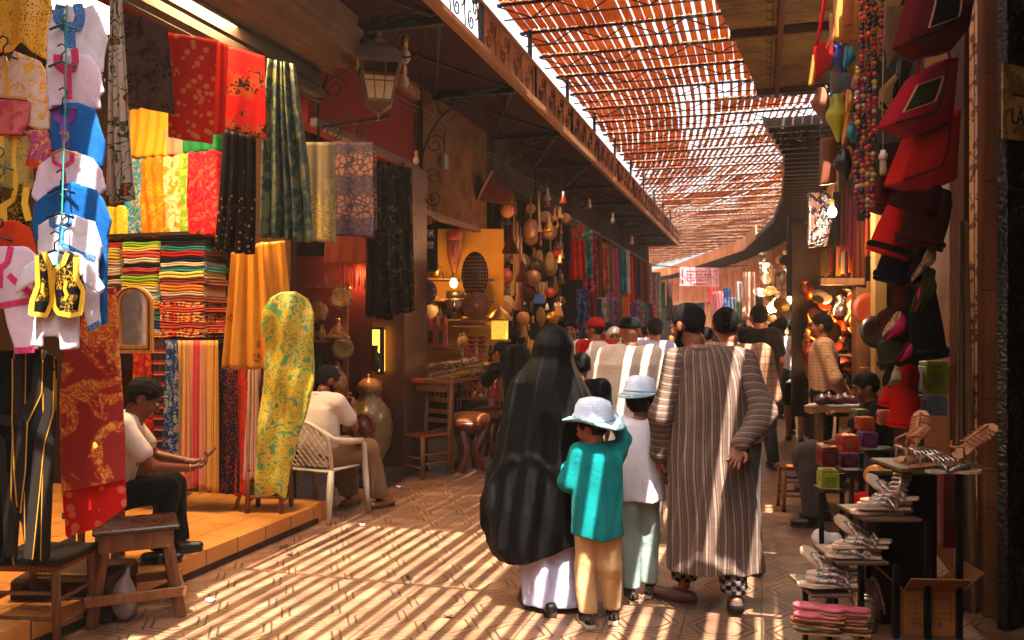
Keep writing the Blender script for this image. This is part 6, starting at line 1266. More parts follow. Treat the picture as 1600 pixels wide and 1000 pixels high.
# ---------------------------------------------------------------- sandal stand
DS = 4.15; t = thing('sandal_stand', 'black iron stepped stand covered with jewelled sandals', 'stand'); fr = Plane(1380, DS, 16.3); P0 = fr.o+fr.t*fr.s2(1380, 900)[0]; t.location = (P0.x, P0.y, 0); t.rotation_euler = (0, 0, fr.yaw); x00 = fr.s2(1380, 900)[0]
def sx(px): return fr.s2(px, HY)[0]-x00
def sz(py): return CH-(py-HY)*DS/FPX
steps = [(1243, 1318, 915), (1282, 1372, 866), (1322, 1422, 801), (1376, 1530, 726)]
xs = [sx(1276), sx(1324), sx(1377), sx(1424), sx(1472)]; tops = [sz(917), sz(868), sz(868), sz(803), sz(728)]
for x, zt in zip(xs, tops):
    for y in (-.16, .16): MB().box((x, y, zt/2), (.025, .025, zt), b=.002).build('leg', m_iron, t)
for y in (-.16, .16): MB().box(((xs[0]+xs[-1])/2, y, .17), (xs[-1]-xs[0], .018, .022)).build('rail', m_iron, t)
for x0, x1, py in steps: MB().box(((sx(x0)+sx(x1))/2, 0, sz(py)), (sx(x1)-sx(x0)-.04, .34, .016), b=.003).build('shelf', mk('shelf_board', (.20, .12, .07), rough=.5), t)
MB().box(((xs[2]+xs[-1])/2, .10, .55), (xs[-1]-xs[2]-.02, .14, .75)).build('dark_back', m_dark, t)
MB().box(((xs[0]+xs[-1])/2, .0, .19), (xs[-1]-xs[0]+.05, .36, .012)).build('bottom_board', m_woodo, t)
m_soles = mk('sandal_sole', (.50, .27, .14), rough=.5); m_solew = mk('silver_sole', (.60, .46, .36), rough=.3); m_jew = mk('jewelled_strap', pat=p_multi([(.6, .6, .65), (.5, .1, .15), (.1, .35, .3), (.65, .6, .5), (.2, .2, .25), (.6, .35, .1)], 170), rough=.15, metal=.5, bump=1, bs=160); m_sil = mk('silver_strap', (.65, .58, .5), rough=.25, metal=.8); m_tans = mk('tan_strap', (.52, .24, .11), rough=.45)
def sandal_parts(strap_m, sole_m, kind):
    t = bpy.data.objects.new('sandal', None); COL.objects.link(t); L = .25
    out = [(-.028, 0), (-.033, .05), (-.027, .11), (-.042, .18), (-.036, .225), (-.012, .25), (.018, .247), (.038, .22), (.043, .17), (.028, .11), (.032, .05), (.026, 0), (0, -.012)]
    M = Matrix(((1, 0, 0), (0, 0, 1), (0, 1, 0))); MB().prism(out, 0, .013, M=M).build('sole', sole_m, t)
    def arch_(y, w, hgt, rad, y2=None): return [(-w, y, .01), (-w*.9, y, hgt*.6), (0, (y+(y2 or y))/2, hgt), (w*.9, (y2 or y), hgt*.6), (w, (y2 or y), .01)]
    m = MB()
    if kind == 'glad':
        for i in range(6): m.tube(arch_(.075+i*.024, .040, .05-.003*i, .0, .085+i*.024), .005, 6)
        m.tube([(0, .07, .052), (0, .14, .05), (0, .21, .035)], .007, 6); m.tube([(-.03, .02, .01), (-.034, .03, .07), (0, -.01, .085), (.034, .03, .07), (.03, .02, .01)], .006, 6)
    else:
        m.tube([(0, .2, .012), (0, .19, .022), (-.025, .13, .032), (-.036, .08, .012)], [.006, .010, .012, .008], 7); m.tube([(0, .19, .022), (.025, .13, .032), (.036, .08, .012)], [.010, .012, .008], 7); m.ball((0, .165, .03), (.02, .025, .012), 10, 6); m.tube(arch_(.06, .036, .042, 0, .07), .008, 7)
    m.build('straps', strap_m, t, smooth=True); return t
sp = [sandal_parts(m_jew, m_solew, 'thong'), sandal_parts(m_tans, m_soles, 'glad'), sandal_parts(m_sil, m_soles, 'glad')]
used_s = [0, 0, 0]
def sandal(kind, label, loc, rot, group='sandals on the black stand'):
    o = sp[kind] if not used_s[kind] else dup(sp[kind]); used_s[kind] = 1; o.location = loc; o.rotation_euler = rot; return tag(o, label, 'sandal', group)
def tw(x, y, z): return t.matrix_basis @ Vector((x, y, z)) if False else (Matrix.Translation(t.location) @ Matrix.Rotation(fr.yaw, 4, 'Z')) @ Vector((x, y, z))
lv = ['lowest', 'second', 'third']
rj = random.Random(6)
for s_, (x0, x1, py) in enumerate(steps[:3]):
    for i in range(4):
        sandal(0, 'silver soled jewelled sandal, %s in the pile on the %s step' % (['lowest', 'second', 'third', 'topmost'][i], lv[s_]), tw(sx(x0)+.235+.016*i, -.10+rj.uniform(-.03, .03), sz(py)+.012+i*.026), (R(rj.uniform(-1, 3)-2*i), R(rj.uniform(-5, 5)), fr.yaw+PI/2+R(rj.uniform(-9, 9)-4*i)))
    sandal(0, 'jewelled sandal leaning with its toe up at the right of the %s step' % lv[s_], tw(sx(x1)-.03, -.06, sz(py)+.02), (R(38), R(-14), fr.yaw+R(40)))
sandal(1, 'tan gladiator sandal standing upright, left one of the top pair', tw(sx(1408), -.1, sz(700)), (R(25), R(-40), fr.yaw-R(60))); sandal(1, 'tan gladiator sandal leaning on its partner at the back of the top step', tw(sx(1434), .02, sz(705)), (R(45), R(0), fr.yaw-R(35)))
sandal(1, 'large tan gladiator sandal tilted toward the street at the right end of the top step', tw(sx(1468), -.16, sz(708)), (R(38), R(18), fr.yaw-R(68))); sandal(2, 'silver strapped sandal lying on the left of the top step', tw(sx(1384), -.12, sz(716)), (R(6), R(8), fr.yaw-R(75))); sandal(2, 'second silver strapped sandal in the middle of the top step', tw(sx(1402), -.16, sz(722)), (R(4), R(-5), fr.yaw-R(85)))
sandal(0, 'single jewelled sandal lying flat at the front of the top step', tw(sx(1420), -.19, sz(728)), (0, R(3), fr.yaw-R(88))); sandal(2, 'sandal propped upright between third and top step', tw(sx(1380), -.1, sz(790)), (R(62), R(15), fr.yaw-R(25)))
# slippers on the bottom board
GSl = 'soft slippers in flat piles under the stand'; cols2 = [('pink', m_fpk, mk('rose_leather', (.55, .16, .22), rough=.4)), ('brown', m_brl, m_brl), ('olive', m_fol, mk('olive_leather', (.14, .10, .02), rough=.5)), ('dark brown', m_woodd, m_brl)]
for i, k_ in enumerate((2, 1, 0, 0)):
    for j, xo in enumerate((0, .13)):
        z = .27+i*.03; a = tw(sx(1262)+xo+rj.uniform(-.02, .02), -.28+rj.uniform(-.02, .02), z); tt_ = thing('slipper', '%s slipper, %s in the %s flat pile under the stand' % (cols2[k_][0], ['lowest', 'second', 'third', 'topmost'][i], ('left', 'right')[j]), 'slipper', a, fr.yaw+PI/2*(1 if j else -1)*0+R(rj.uniform(50, 80)), GSl); tt_.scale = (.8, .8, .9)
        SDF().ell((0, 0, .016), (.042, .075, .014), .02).ell((0, .13, .017), (.05, .08, .018), .03).ell((0, .02, .03), (.028, .06, .012), .01, sub=True).build('upper', cols2[k_][2], tt_, .0075); MB().prism([(-.04, -.06), (.04, -.06), (.045, .15), (.02, .2), (-.02, .2), (-.045, .15)], -.004, .004, M=Matrix(((1, 0, 0), (0, 0, 1), (0, 1, 0)))).build('sole', m_soles, tt_)
for i, (px, l) in enumerate(((1338, 'grey pink ballet shoe standing on end under the stand'), (1356, 'second ballet shoe standing on end under the stand'))): slip(l, (px, 905), (px+16, 968), 4.2, .10, (mk('dusty_rose', (.34, .17, .13), rough=.6), m_soles), 'ballet_shoe', 'shoe', GSl)
m = MB(); m.lathe([(.05, 0), (.052, .16), (.048, .17)], tw(sx(1345), -.05, .2), 16); tag(m.build('tin_can', m_sil, world=True, smooth=True), 'dented silver tin standing under the stand', 'tin')
tb = thing('cardboard_box', 'open cardboard box with printed letters under the right of the stand', 'box', tw(sx(1440), -.02, .2), fr.yaw+R(-4)); m_card = mk('cardboard', (.36, .18, .07), rough=.85, var=.2)
m = MB(); w, dp_, h = .27, .22, .21
for c_, s_ in (((0, -dp_/2, h/2), (w, .006, h)), ((0, dp_/2, h/2), (w, .006, h)), ((-w/2, 0, h/2), (.006, dp_-.008, h)), ((w/2, 0, h/2), (.006, dp_-.008, h)), ((0, 0, .004), (w-.01, dp_-.01, .006))): m.box(c_, s_)
m.build('carton', m_card, tb)
for sx_, a_ in ((-1, 40), (1, -40)): MB().box((sx_*(w/2+.05), 0, h+.045), (.006, dp_, .13), M=Matrix.Rotation(R(-a_*1.2), 3, 'Y')).build('flap', m_card, tb)
MB().box((0, -dp_/2-.045, h+.04), (w, .006, .12), M=Matrix.Rotation(R(48), 3, 'X')).build('flap', m_card, tb)
text('MUSTA', .045, 'lettering', m_ink, tb, (-.10, -dp_/2-.004, .035), th=.0006); text('CLOUR A DEC', .022, 'lettering', m_ink, tb, (-.06, -dp_/2-.004, .17), th=.0006); m = MB()
for zz in (.15, .105, .08): m.box((0, -dp_/2-.004, zz), (w*.9, .001, .0025))
for xx in (-.08, 0, .08): m.box((xx, -dp_/2-.0045, .115), (.0025, .001, .09))
m.build('printed_lines', m_ink, tb)
# ---------------------------------------------------------------- boxes of spices and soaps
GX = 'wrapped boxes stacked on the right stall'
boxes = [('lime yellow wrapped box at the foot of the stack', 1282, 1313, 734, 763, 5.5, (.42, .46, .02)), ('dark red wrapped box on top of the lime yellow one', 1284, 1313, 698, 730, 5.5, (.28, .02, .012)), ('dark magenta wrapped box right of the dark red one', 1314, 1343, 708, 732, 5.55, (.16, .01, .06)), ('orange red wrapped box on top of the dark magenta one', 1315, 1345, 680, 706, 5.6, (.5, .08, .015)), ('purple wrapped box under the orange one', 1346, 1374, 675, 700, 5.75, (.20, .02, .18)), ('bright orange wrapped box on top of the purple one', 1343, 1369, 652, 673, 5.85, (.6, .12, .015)), ('salmon wrapped box at the right end of the stack', 1375, 1397, 641, 665, 6.0, (.55, .16, .05)), ('tall lime green box on the shelf by the canvas curtain', 1447, 1484, 563, 616, 5.2, (.32, .42, .02)), ('pale blue box under the tall lime green one', 1448, 1483, 617, 650, 5.2, (.22, .30, .32)), ('olive green box behind the orange boxes', 1338, 1362, 640, 655, 6.1, (.16, .18, .05))]
m_wrap = mk('clear_wrap', (.8, .75, .7), rough=.12, trans=.9, var=0, bump=.6, bs=20, bd=.006, ior=1.1)
for l, x0, x1, y0, y1, d, rgb in boxes:
    a = W(x0, y1, d); b_ = W(x1, y0, d); w = (x1-x0)*d/FPX; h = (y1-y0)*d/FPX; c = W((x0+x1)/2, y1, d); t = thing('wrapped_box', l, 'box', c, AY+R(random.Random(x0).uniform(-8, 14)), GX)
    MB().box((0, w/2, h*.42), (w*.94, w*.94, h*.82), b=.006).build('box', mk('boxed_%d_%d' % (x0, y0), rgb, rough=.28, bump=.5, bs=30, bd=.006, coat=.5), t); MB().box((0, w/2, h*.90), (w*.9, w*.9, h*.16), b=.008).build('lid', mk('lid_%d_%d' % (x0, y0), tuple(min(.6, q*.8+.10) for q in rgb), rough=.3, bump=.4), t)
    m = MB(); m.box((0, -.003+w*.03, h*.42), (w*.5, .004, h*.4)); m.build('label', mk('boxlabel_%d' % x0, tuple(q*.5+.08 for q in rgb), rough=.4), t)
t = thing('stepped_table', 'black legged stepped table under the wrapped boxes', 'table', W(1330, 800, 5.7)); 
for (x0, x1, py, d) in ((1280, 1314, 765, 5.55), (1314, 1346, 734, 5.65), (1344, 1400, 702, 5.85)):
    a = W(x0, py, d); b_ = W(x1, py, d); m = MB(); m.bar(a+Vector((0, .09, -.012)), b_+Vector((0, .09, -.012)), .2, .02); m.build('board', m_woodd, t, world=True)
for px, py, d in ((1284, 765, 5.5), (1316, 736, 5.6), (1346, 704, 5.75), (1398, 704, 5.8)): a = W(px, py, d); MB().box((a.x, a.y+.03, a.z/2-.01), (.03, .03, a.z-.02)).build('leg', m_iron, t, world=True)
for l, px, py, d, mt in (('maroon round leather coaster pile on the dark red box', 1301, 694, 5.4, m_fdr), ('golden round coaster on the dark red box edge', 1292, 697, 5.35, m_gold2)): ware('plate', px, py, d, l, mt, .4, 'coaster')
# cloths below the boxes
for l, px, py, d, mt in (('white cloth bundle under the stepped table', 1292, 830, 5.6, m_white), ('yellow leather bag top behind the jewelled sandals', 1380, 735, 4.7, m_gold2), ('red leather pouf behind the jewelled sandals', 1362, 775, 4.9, m_fred), ('orange leather pouf under the third step', 1392, 885, 4.7, m_fred)):
    o = SDF().ell((0, 0, .05), (.10, .09, .05), .03).post(wob(.018, 26, int(px))).build('bundle' if 'bundle' in l else 'leather_pouf', mt, None, .012); o.location = W(px, py+25, d); tag(o, l, 'bundle' if 'bundle' in l else 'pouf')
o = MB().box((0, 0, .2), (.09, .12, .42), b=.01).build('shoe_box', mk('dkred_card', (.2, .015, .012), rough=.4)); o.location = W(1482, 850, 4.5); tag(o, 'dark red box standing in the shadow right of the stand', 'box')
# board with dark pouches
t = thing('stall_table', 'wooden stall table with a pale cloth carrying brown leather balls', 'table', FL(1320, 800)); a = W(1272, 640, 7.6); b_ = W(1368, 640, 7.3); m = MB(); m.bar(a+Vector((0, .2, 0)), b_+Vector((0, .2, 0)), .5, .05); m.build('top', m_woodx, t, world=True); MB().bar(a+Vector((0, .2, .035)), b_+Vector((0, .2, .035)), .52, .012).build('cloth', m_white, t, world=True)
for q, dy in ((a, .02), (b_, .02), (a, .4), (b_, .4)): MB().box((q.x+(.05 if q is a else -.05), q.y+dy, q.z/2-.02), (.05, .05, q.z-.04)).build('leg', m_stool, t, world=True)
for i in range(7):
    c = W(1284+13*i, 633, 7.5)+Vector((0, .12*(i % 2), 0)); o = SDF().ell((0, 0, .045), (.075, .07, .045), .01).ell((0, 0, .09), (.02, .02, .02), .02).post(wob(.004, 40, i)).build('leather_ball', mk('dark_leather_ball', (.14, .035, .02), rough=.35), None, .010); o.location = c
    tag(o, ['leftmost', 'second', 'third', 'middle', 'fifth', 'sixth', 'rightmost'][i]+' brown leather ball on the stall table', 'leather ball', 'brown leather balls on the stall table')
# timber frame with brassware behind
t = thing('timber_frame', 'pale timber doorway frame in front of the glittering brassware stall', 'frame', FL(1350, 700))
upost(1338, 1362, 8.6, 0, 2.12, .12, m_woodw, 'post', 16, t); a = W(1282, 440, 8.7); b_ = W(1350, 440, 8.6); MB().bar(a, b_, .08, .07).build('lintel', m_woodw, t, world=True); upost(1367, 1386, 8.0, 0, 3.0, .1, mk('cream_post', (.42, .28, .14), rough=.8), 'cream_post', 16, t)
glow('brass_lamp', W(1300, 480, 9.6), 16, (1, .45, .12), .15)
r = random.Random(31); GBR = 'brassware glittering in the right hand stall'; cols3 = [('brass', m_brass), ('copper', mk('copper', (.5, .16, .06), rough=.3, metal=.9)), ('silver', m_sil), ('dark', m_fig[2]), ('red', m_fig[0])]; kk = ['vase', 'bottle', 'bowl', 'jar', 'plate', 'tagine']
for i in range(78):
    px = r.uniform(1266, 1338); py = r.uniform(450, 612); k = r.choice(kk); n_, mt = r.choice(cols3); z_ = ('top' if py < 500 else 'middle' if py < 560 else 'bottom')
    ware(k, px, py, r.uniform(9.3, 10.2), '%s %s in the %s rows of the brassware stall, %s side' % (n_, k, z_, zone(px, 1266, 1338)), mt, r.uniform(.4, .75), tilt=r.uniform(40, 95) if k == 'plate' else None, ry=r.uniform(-25, 25), group='%s %ss in the %s rows' % (n_, k, z_))
t = thing('wall_rack', 'dark rack boards holding the brassware', 'rack', W(1300, 600, 10.3)); 
for py in (500, 555, 610): a = W(1262, py, 10.1); b_ = W(1345, py, 10.0); MB().bar(a, b_, .4, .02).build('board', m_woodd, t, world=True)
a = W(1300, 500, 10.6); MB().box(a, (1.0, .03, 2.4), rz=AY).build('back', m_woodd, t, world=True)
ware('plate', 1358, 486, 8.3, 'terracotta tray hung on the timber post', mk('tray_red', (.42, .10, .03), rough=.5), 1.15, 'tray', 80); ware('plate', 1367, 520, 7.9, 'dark oval tray hung low by the cream post', m_fig[2], 1.0, 'tray', 78)
t = thing('side_table', 'small black table with a pale top in front of the brassware', 'table', FL(1333, 690)); a = W(1333, 557, 8.9); m = MB(); m.lathe([(.2, 0), (.21, .01), (.2, .02), (.001, .02)], a, 18); m.build('top', m_furw, t, world=True)
for s_ in (-1, 1): MB().tube([(a.x+.14*s_, a.y, a.z), (a.x+.16*s_, a.y, 0)], .015, 6).build('leg', m_iron, t, world=True)
m = MB(); m.box(W(1357, 590, 8.2), (.15, .1, .2), rz=AY, b=.01); tag(m.build('carved_box', m_brl, world=True), 'carved reddish box by the foot of the timber post', 'box')
# lamps and silver goods further on, forked post, hanging goods
t = thing('forked_post', 'black forked wooden post in front of the far lamp stalls', 'post', FL(1262, 640)); a = W(1262, 500, 13); m = MB(); m.tube([(a.x, a.y, 0), (a.x, a.y, a.z)], .05, 8); m.tube([(a.x, a.y, a.z), W(1250, 455, 13), W(1246, 420, 13)], .045, 8); m.tube([(a.x, a.y, a.z), W(1274, 455, 13), W(1282, 425, 13)], .045, 8); m.build('trunk', m_woodd, t, world=True)
upost(1233, 1256, 15, 2.2, 3.6, .15, m_woodd, 'dark_board', 16, t)
FarL = [(1240, 468, 16.5, 'large bright flame shaped lamp'), (1232, 480, 17, 'small bright lamp under the flame lamp'), (1211, 478, 17.5, 'round bright lamp in the middle of the lamp stall'), (1204, 482, 18.2, 'leftmost bright lamp of the lamp stall'), (1222, 486, 18.5, 'dim lamp low in the lamp stall'), (1252, 487, 14.5, 'amber lamp beside the forked post')]
for i, (px, py, d, l) in enumerate(FarL):
    k = [.17, .10, .13, .10, .08, .06][i]; c = W(px, py, d); t = thing('glowing_lamp', l, 'lamp', c, 0, 'lit lamps in the far lamp stall'); MB().lathe([(.001, -k), (k*.6, -k*.6), (k*.7, 0), (k*.45, k*.7), (.001, k*1.3)], n=12).build('shade', mk('far_glow', (1, .7, .3), var=0, bump=0, emit=(1, .6, .2), es=5), t, smooth=True); MB().tube([(0, 0, k), (0, 0, k+.5)], .01, 4).build('chain', m_iron, t)
glow('far_lamps', W(1225, 470, 16.3), 28, (1, .5, .15), .3)
r = random.Random(8)
for i in range(60):
    px = r.uniform(1186, 1262); py = r.uniform(395, 505); k = r.choice(['bowl', 'vase', 'plate', 'bottle']); n_, mt = r.choice([('silver', m_sil), ('brass', m_brass), ('bone white', m_fig[3]), ('dark', m_fig[2])])
    ware(k, px, py, r.uniform(15, 20), '%s %s hanging %s at the %s of the far lamp stall' % (n_, k, 'high' if py < 430 else 'midway' if py < 468 else 'low', zone(px, 1186, 1262)), mt, r.uniform(.6, 1.1), tilt=r.uniform(0, 180), group='%s %ss of the far lamp stall' % (n_, k))
GR2 = 'goods hung under the right canopy'
r = random.Random(17); hc = [('rust brown', (.35, .11, .04)), ('dark red', (.28, .03, .02)), ('black', (.02, .015, .015)), ('ochre', (.5, .2, .06)), ('teal', (.04, .2, .22)), ('cream', (.5, .36, .24)), ('plum', (.2, .05, .1)), ('orange', (.55, .16, .04))]
for i in range(20):
    px = 1256+i*4.6+r.uniform(-1, 1); y0 = 385+r.uniform(-6, 10); y1 = y0+r.uniform(25, 55); n_, c_ = hc[i % 8]; d = 11.5-i*.14
    drape('hanging_cloth', '%s cloth strip, number %s from the left in the row above the timber lintel' % (n_, ['one', 'two', 'three', 'four', 'five', 'six', 'seven', 'eight', 'nine', 'ten', 'eleven', 'twelve', 'thirteen', 'fourteen', 'fifteen', 'sixteen', 'seventeen', 'eighteen', 'nineteen', 'twenty'][i]), 'cloth', [(px, y0), (px+4.5, y0), (px+5, y1), (px-.5, y1)], d, cloth_m('strip_'+n_.replace(' ', '_'), c_), 16, 1.5, .02, GR2, nx=10, nz=8)
for i, (px, y0, y1, d, n_, c_) in enumerate(((1308, 300, 385, 9.8, 'black', (.015, .012, .012)), (1322, 290, 392, 9.5, 'dark red', (.22, .02, .02)), (1334, 310, 400, 9.2, 'plum', (.25, .02, .08)), (1346, 345, 440, 8.8, 'brown', (.22, .07, .03)), (1360, 330, 400, 8.4, 'rust', (.3, .07, .03)), (1290, 385, 430, 10, 'olive', (.12, .09, .04)))):
    drape('hanging_cloth', 'long %s cloth hanging behind the bead strands' % n_, 'cloth', [(px-7, y0), (px+7, y0), (px+8, y1), (px-8, y1)], d, cloth_m('long_'+n_.replace(' ', '_'), c_), 16, 2, .02, GR2, nx=14, nz=8)
bulb(1276, 395, 11, 'small unlit bulb left under the cloth strips', 20, group='unlit bulbs below the right canopy', r_=.05); bulb(1264, 414, 12, 'second unlit bulb lower under the cloth strips', 20, group='unlit bulbs below the right canopy', r_=.05)
o = MB().box((0, 0, 0), (.5, .02, .22), b=.004).build('plank_sign', m_woodo); o.location = W(1248, 216, 12.2); o.rotation_euler = (0, R(12), AY); tag(o, 'tilted old plank hung under the dark canopy corner', 'plank')
# ---------------------------------------------------------------- far end: banner and goods
pl = Plane(1093, 33, 22); a = pl.s2(1062, 447); b_ = pl.s2(1123, 418); t = thing('street_banner', 'pale pink banner with rows of writing stretched across the far street', 'banner', pl.o+pl.t*a[0]+Vector((0, 0, a[1])), pl.yaw); w, h = b_[0]-a[0], b_[1]-a[1]
MB().box((w/2, 0, h/2), (w, .03, h), M=Matrix.Rotation(R(1.0), 3, 'Y')).build('sheet', mk('banner_pink', (.66, .36, .36), rough=.7), t); m_bt = mk('banner_ink', (.30, .10, .12), rough=.7); m_br = mk('banner_red', (.5, .04, .04), rough=.7)
for i, (zz, x0, x1, hh, mt) in enumerate(((.80, .16, .84, .05, m_bt), (.62, .16, .82, .08, m_bt), (.46, .16, .84, .04, m_br), (.32, .18, .7, .05, m_bt))):
    m = MB(); x = x0; rr = random.Random(i)
    while x < x1: ww = rr.uniform(.012, .03); m.box(((x+ww/2)*w, -.03-.006*0, zz*h), (ww*w, .01, hh*h*rr.uniform(.6, 1))); x += ww+rr.choice([.006, .006, .02])
    m.build('writing', mt, t)
m = MB(); m.box((.92*w, -.03, .85*h), (.07*w, .01, .03*h)); m.box((.92*w, -.03, .7*h), (.015*w, .01, .28*h)); m.box((.92*w, -.03, .4*h), (.07*w, .01, .03*h)); m.box((.92*w, -.03, .25*h), (.015*w, .01, .28*h)); m.build('marks', m_bt, t)
m = MB(); m.box((.07*w, -.03, .7*h), (.03*w, .01, .4*h)); m.box((.07*w, -.03, .25*h), (.05*w, .01, .2*h)); m.box((.5*w, -.03, .12*h), (.3*w, .01, .06*h)); m.build('marks', m_br, t); m = MB(); m.tube([(0, 0, h), (-1.6, .1, h+.1)], .02, 5); m.tube([(w, 0, h), (w+3, 1, h+.3)], .02, 5); m.build('ropes', m_iron, t)
far = [('green cloth strip at the corner where the left canopy ends', 1036, 440, 480, 30.5, 6, (.02, .25, .08)), ('colourful patterned cloth at the corner where the left canopy ends', 1024, 425, 500, 29.5, 16, None), ('pink robe hanging below the far banner', 1122, 455, 505, 30, 20, (.6, .25, .25)), ('red awning strip hanging right of the banner', 1113, 448, 475, 31, 8, (.5, .04, .05)), ('blue cloth beside the far pink robe', 1136, 450, 490, 29, 12, (.10, .2, .35)), ('grey shirt display on the far right stall', 1146, 465, 495, 27, 16, (.25, .27, .33)), ('cream cloth on the far facade', 1170, 425, 500, 24, 18, (.6, .36, .26)), ('pale cloth above the navy shirted man', 1155, 440, 475, 26, 8, (.55, .45, .4)), ('brown carpet hung on the far left corner', 1046, 438, 500, 31, 10, (.12, .05, .04)), ('dull green cloth on the far facade', 1158, 470, 500, 25.5, 10, (.2, .25, .12))]
for l, px, y0, y1, d, wd_, c_ in far: drape('hanging_cloth', l, 'cloth', [(px-wd_/2, y0), (px+wd_/2, y0), (px+wd_/2+1, y1), (px-wd_/2-1, y1)], d, cloth_m('farc_%d' % px, c_) if c_ else m_bead, 25, 2.5, .05, 'cloths hung at the far bend', nx=16, nz=8)
# ---------------------------------------------------------------- people
def skin_m(n, rgb): return mk('skin_'+n, rgb, rough=.5, var=.08, bump=.12, bs=120, spec=.4)
SK = {'tan': skin_m('tan', (.34, .145, .075)), 'brown': skin_m('brown', (.26, .10, .05)), 'light': skin_m('light', (.46, .22, .125))}
m_hair = mk('black_hair', (.022, .015, .011), rough=.85, spec=.15, hfn=lambda g: g.noise(120, 3, .8, .5, v=g.mapped((1, 1, .45)))*2, bd=.012); m_eye = mk('eye_white', (.6, .55, .5), rough=.2, var=0, bump=0); m_iris = mk('iris', (.03, .015, .01), rough=.2, var=0, bump=0)
def HM(c, yaw, pitch=0, roll=0): return Matrix.Translation(Vector(c)) @ Matrix.Rotation(R(yaw), 4, 'Z') @ Matrix.Rotation(R(pitch), 4, 'X') @ Matrix.Rotation(R(roll), 4, 'Y')
def head_sdf(s, M, k, nose=1):
    f = lambda x, y, z: tuple(M @ Vector((x*k, y*k, z*k))); r3 = M.to_3x3(); e = lambda c, r, kk=.02, sub=False: s.ell(f(*c), tuple(q*k for q in r), kk*k, r3, sub)
    e((0, -.012, .03), (.077, .097, .09)); e((0, .042, -.025), (.057, .052, .078), .03); s.cone(f(0, .03, -.07), f(0, .062, -.088), .042*k, .026*k, .02*k)
    s.cone(f(0, .088, .012), f(0, .110, -.026), .009*k, .0145*k, .012*k).cone(f(-.03, .085, .030), f(.03, .085, .030), .010*k, .010*k, .012*k)
    for q in (-1, 1):
        e((.031*q, .104, .010), (.017, .013, .011), .008, True); e((q*.079, -.006, -.008), (.010, .022, .032), .006); s.cone(f(.013*q, .100, -.030), f(.013*q, .1, -.030), .008*k, k=.006*k); e((q*.045, .07, -.03), (.02, .02, .025), .02)
    s.cone(f(-.018, .089, -.055), f(.018, .089, -.055), .0075*k, k=.006*k).cone(f(-.015, .086, -.067), f(.015, .086, -.067), .0085*k, k=.006*k)
    s.cone(f(-.022, .100, -.0605), f(.022, .100, -.0605), .0022*k, k=.003, sub=True)
def hair_obj(par, M, k, mat, thick=.013, low=-.055, h=.008, slope=1.15, name='hair', fore=.06):
    s = SDF().ell((0, -.012*k, .032*k), (.077*k+thick, .097*k+thick, .09*k+thick), .01)
    def cut(v, X, Y_, Z):
        c = low*k+slope*np.maximum(Y_+.01*k, 0)-Z+0*X; c2 = (low-.02)*k-Z+0*X; ear = .05*k-np.sqrt((np.abs(X)-.085*k)**2+(Y_+.002)**2+(Z+.012*k)**2); v = v+.0026*np.sin(140*X+30*Y_)*np.sin(120*Z+50*X)+.004*np.sin(45*X+20*Z)*np.sin(38*Y_+31*Z)
        return np.maximum(np.maximum(v, np.minimum(c, .05)), np.maximum(c2, ear-.012))
    s.post(cut); P, Fc = s.eval(h); P = [tuple(M @ Vector(p)) for p in P]; return mesh_obj(name, P, np.asarray(Fc).tolist(), mat, par, True)
def hand_mb(mb, w, d, pal, side, k=1., curl=28, h=.0048, spread=5, curls=None):
    """w wrist, d finger direction, pal the way the palm faces, side +1/-1 puts the thumb on the local +x / -x side"""
    d = Vector(d).normalized(); pal = Vector(pal); pal = (pal-d*pal.dot(d)).normalized(); x = d.cross(-pal).normalized(); M = Matrix((x, d, -pal)).transposed(); w = Vector(w); f = lambda a, b, c: tuple(w+M @ Vector((a*k, b*k, c*k)))
    s = SDF().bx(f(0, .045, 0), (.030*k, .034*k, .006*k), .008*k, .01, M).cone(f(0, -.03, 0), f(0, .02, 0), .026*k, .024*k, .02*k)
    Ls = [.056, .070, .076, .066]
    for i in range(4):
        bx_ = (-.029+.0195*i)*1; L = Ls[i] if side > 0 else Ls[i]; c = (curls or [curl+6, curl+2, curl, curl-6])[i]; a = 0; p = Vector((bx_*side, .078-abs(i-2)*.003, 0)); sp = R((i-1.6)*spread)*side
        for j, (sg, r0, r1) in enumerate(((.46, .0092, .0086), (.31, .0086, .0078), (.25, .0078, .0064))):
            a += R(c*(1 if j else .7)); q = p+Vector((math.sin(sp)*math.cos(a), math.cos(sp)*math.cos(a), -math.sin(a)))*L*sg*1.12; s.cone(f(*p), f(*q), r0*k, r1*k, .004*k); p = q
    p = [Vector((.026*side, .018, -.004)), Vector((.052*side, .042, -.014)), Vector((.058*side, .066, -.024)), Vector((.054*side, .086, -.032))]
    for a, b_, r0, r1 in zip(p, p[1:], (.015, .0115, .010), (.0118, .010, .0075)): s.cone(f(*a), f(*b_), r0*k, r1*k, .006*k)
    s.mb(h, mb)
def field(prof, folds=0, n=9, ph=0, fz=0, sq=0):
    A_ = np.array(sorted(prof)); 
    def fn(X, Y_, Z):
        cx, cy, rx, ry = [np.interp(Z, A_[:, 0], A_[:, i]) for i in (1, 2, 3, 4)]; dx, dy = X-cx, Y_-cy
        q = np.sqrt((dx/rx)**2+(dy/ry)**2); r_ = np.minimum(rx, ry); v = (q-1)*r_
        if folds: th = np.arctan2(dx, -dy); t_ = np.clip((A_[-1, 0]-Z)/max(.01, (A_[-1, 0]-A_[0, 0])), 0, 1); v = v+folds*(.25+.75*t_)*(np.sin(n*th+ph+fz*Z)+.5*np.sin(n*1.9*th+2*ph-fz*.6*Z))
        return np.maximum(np.maximum(v, A_[0, 0]-Z), Z-A_[-1, 0])
    return fn
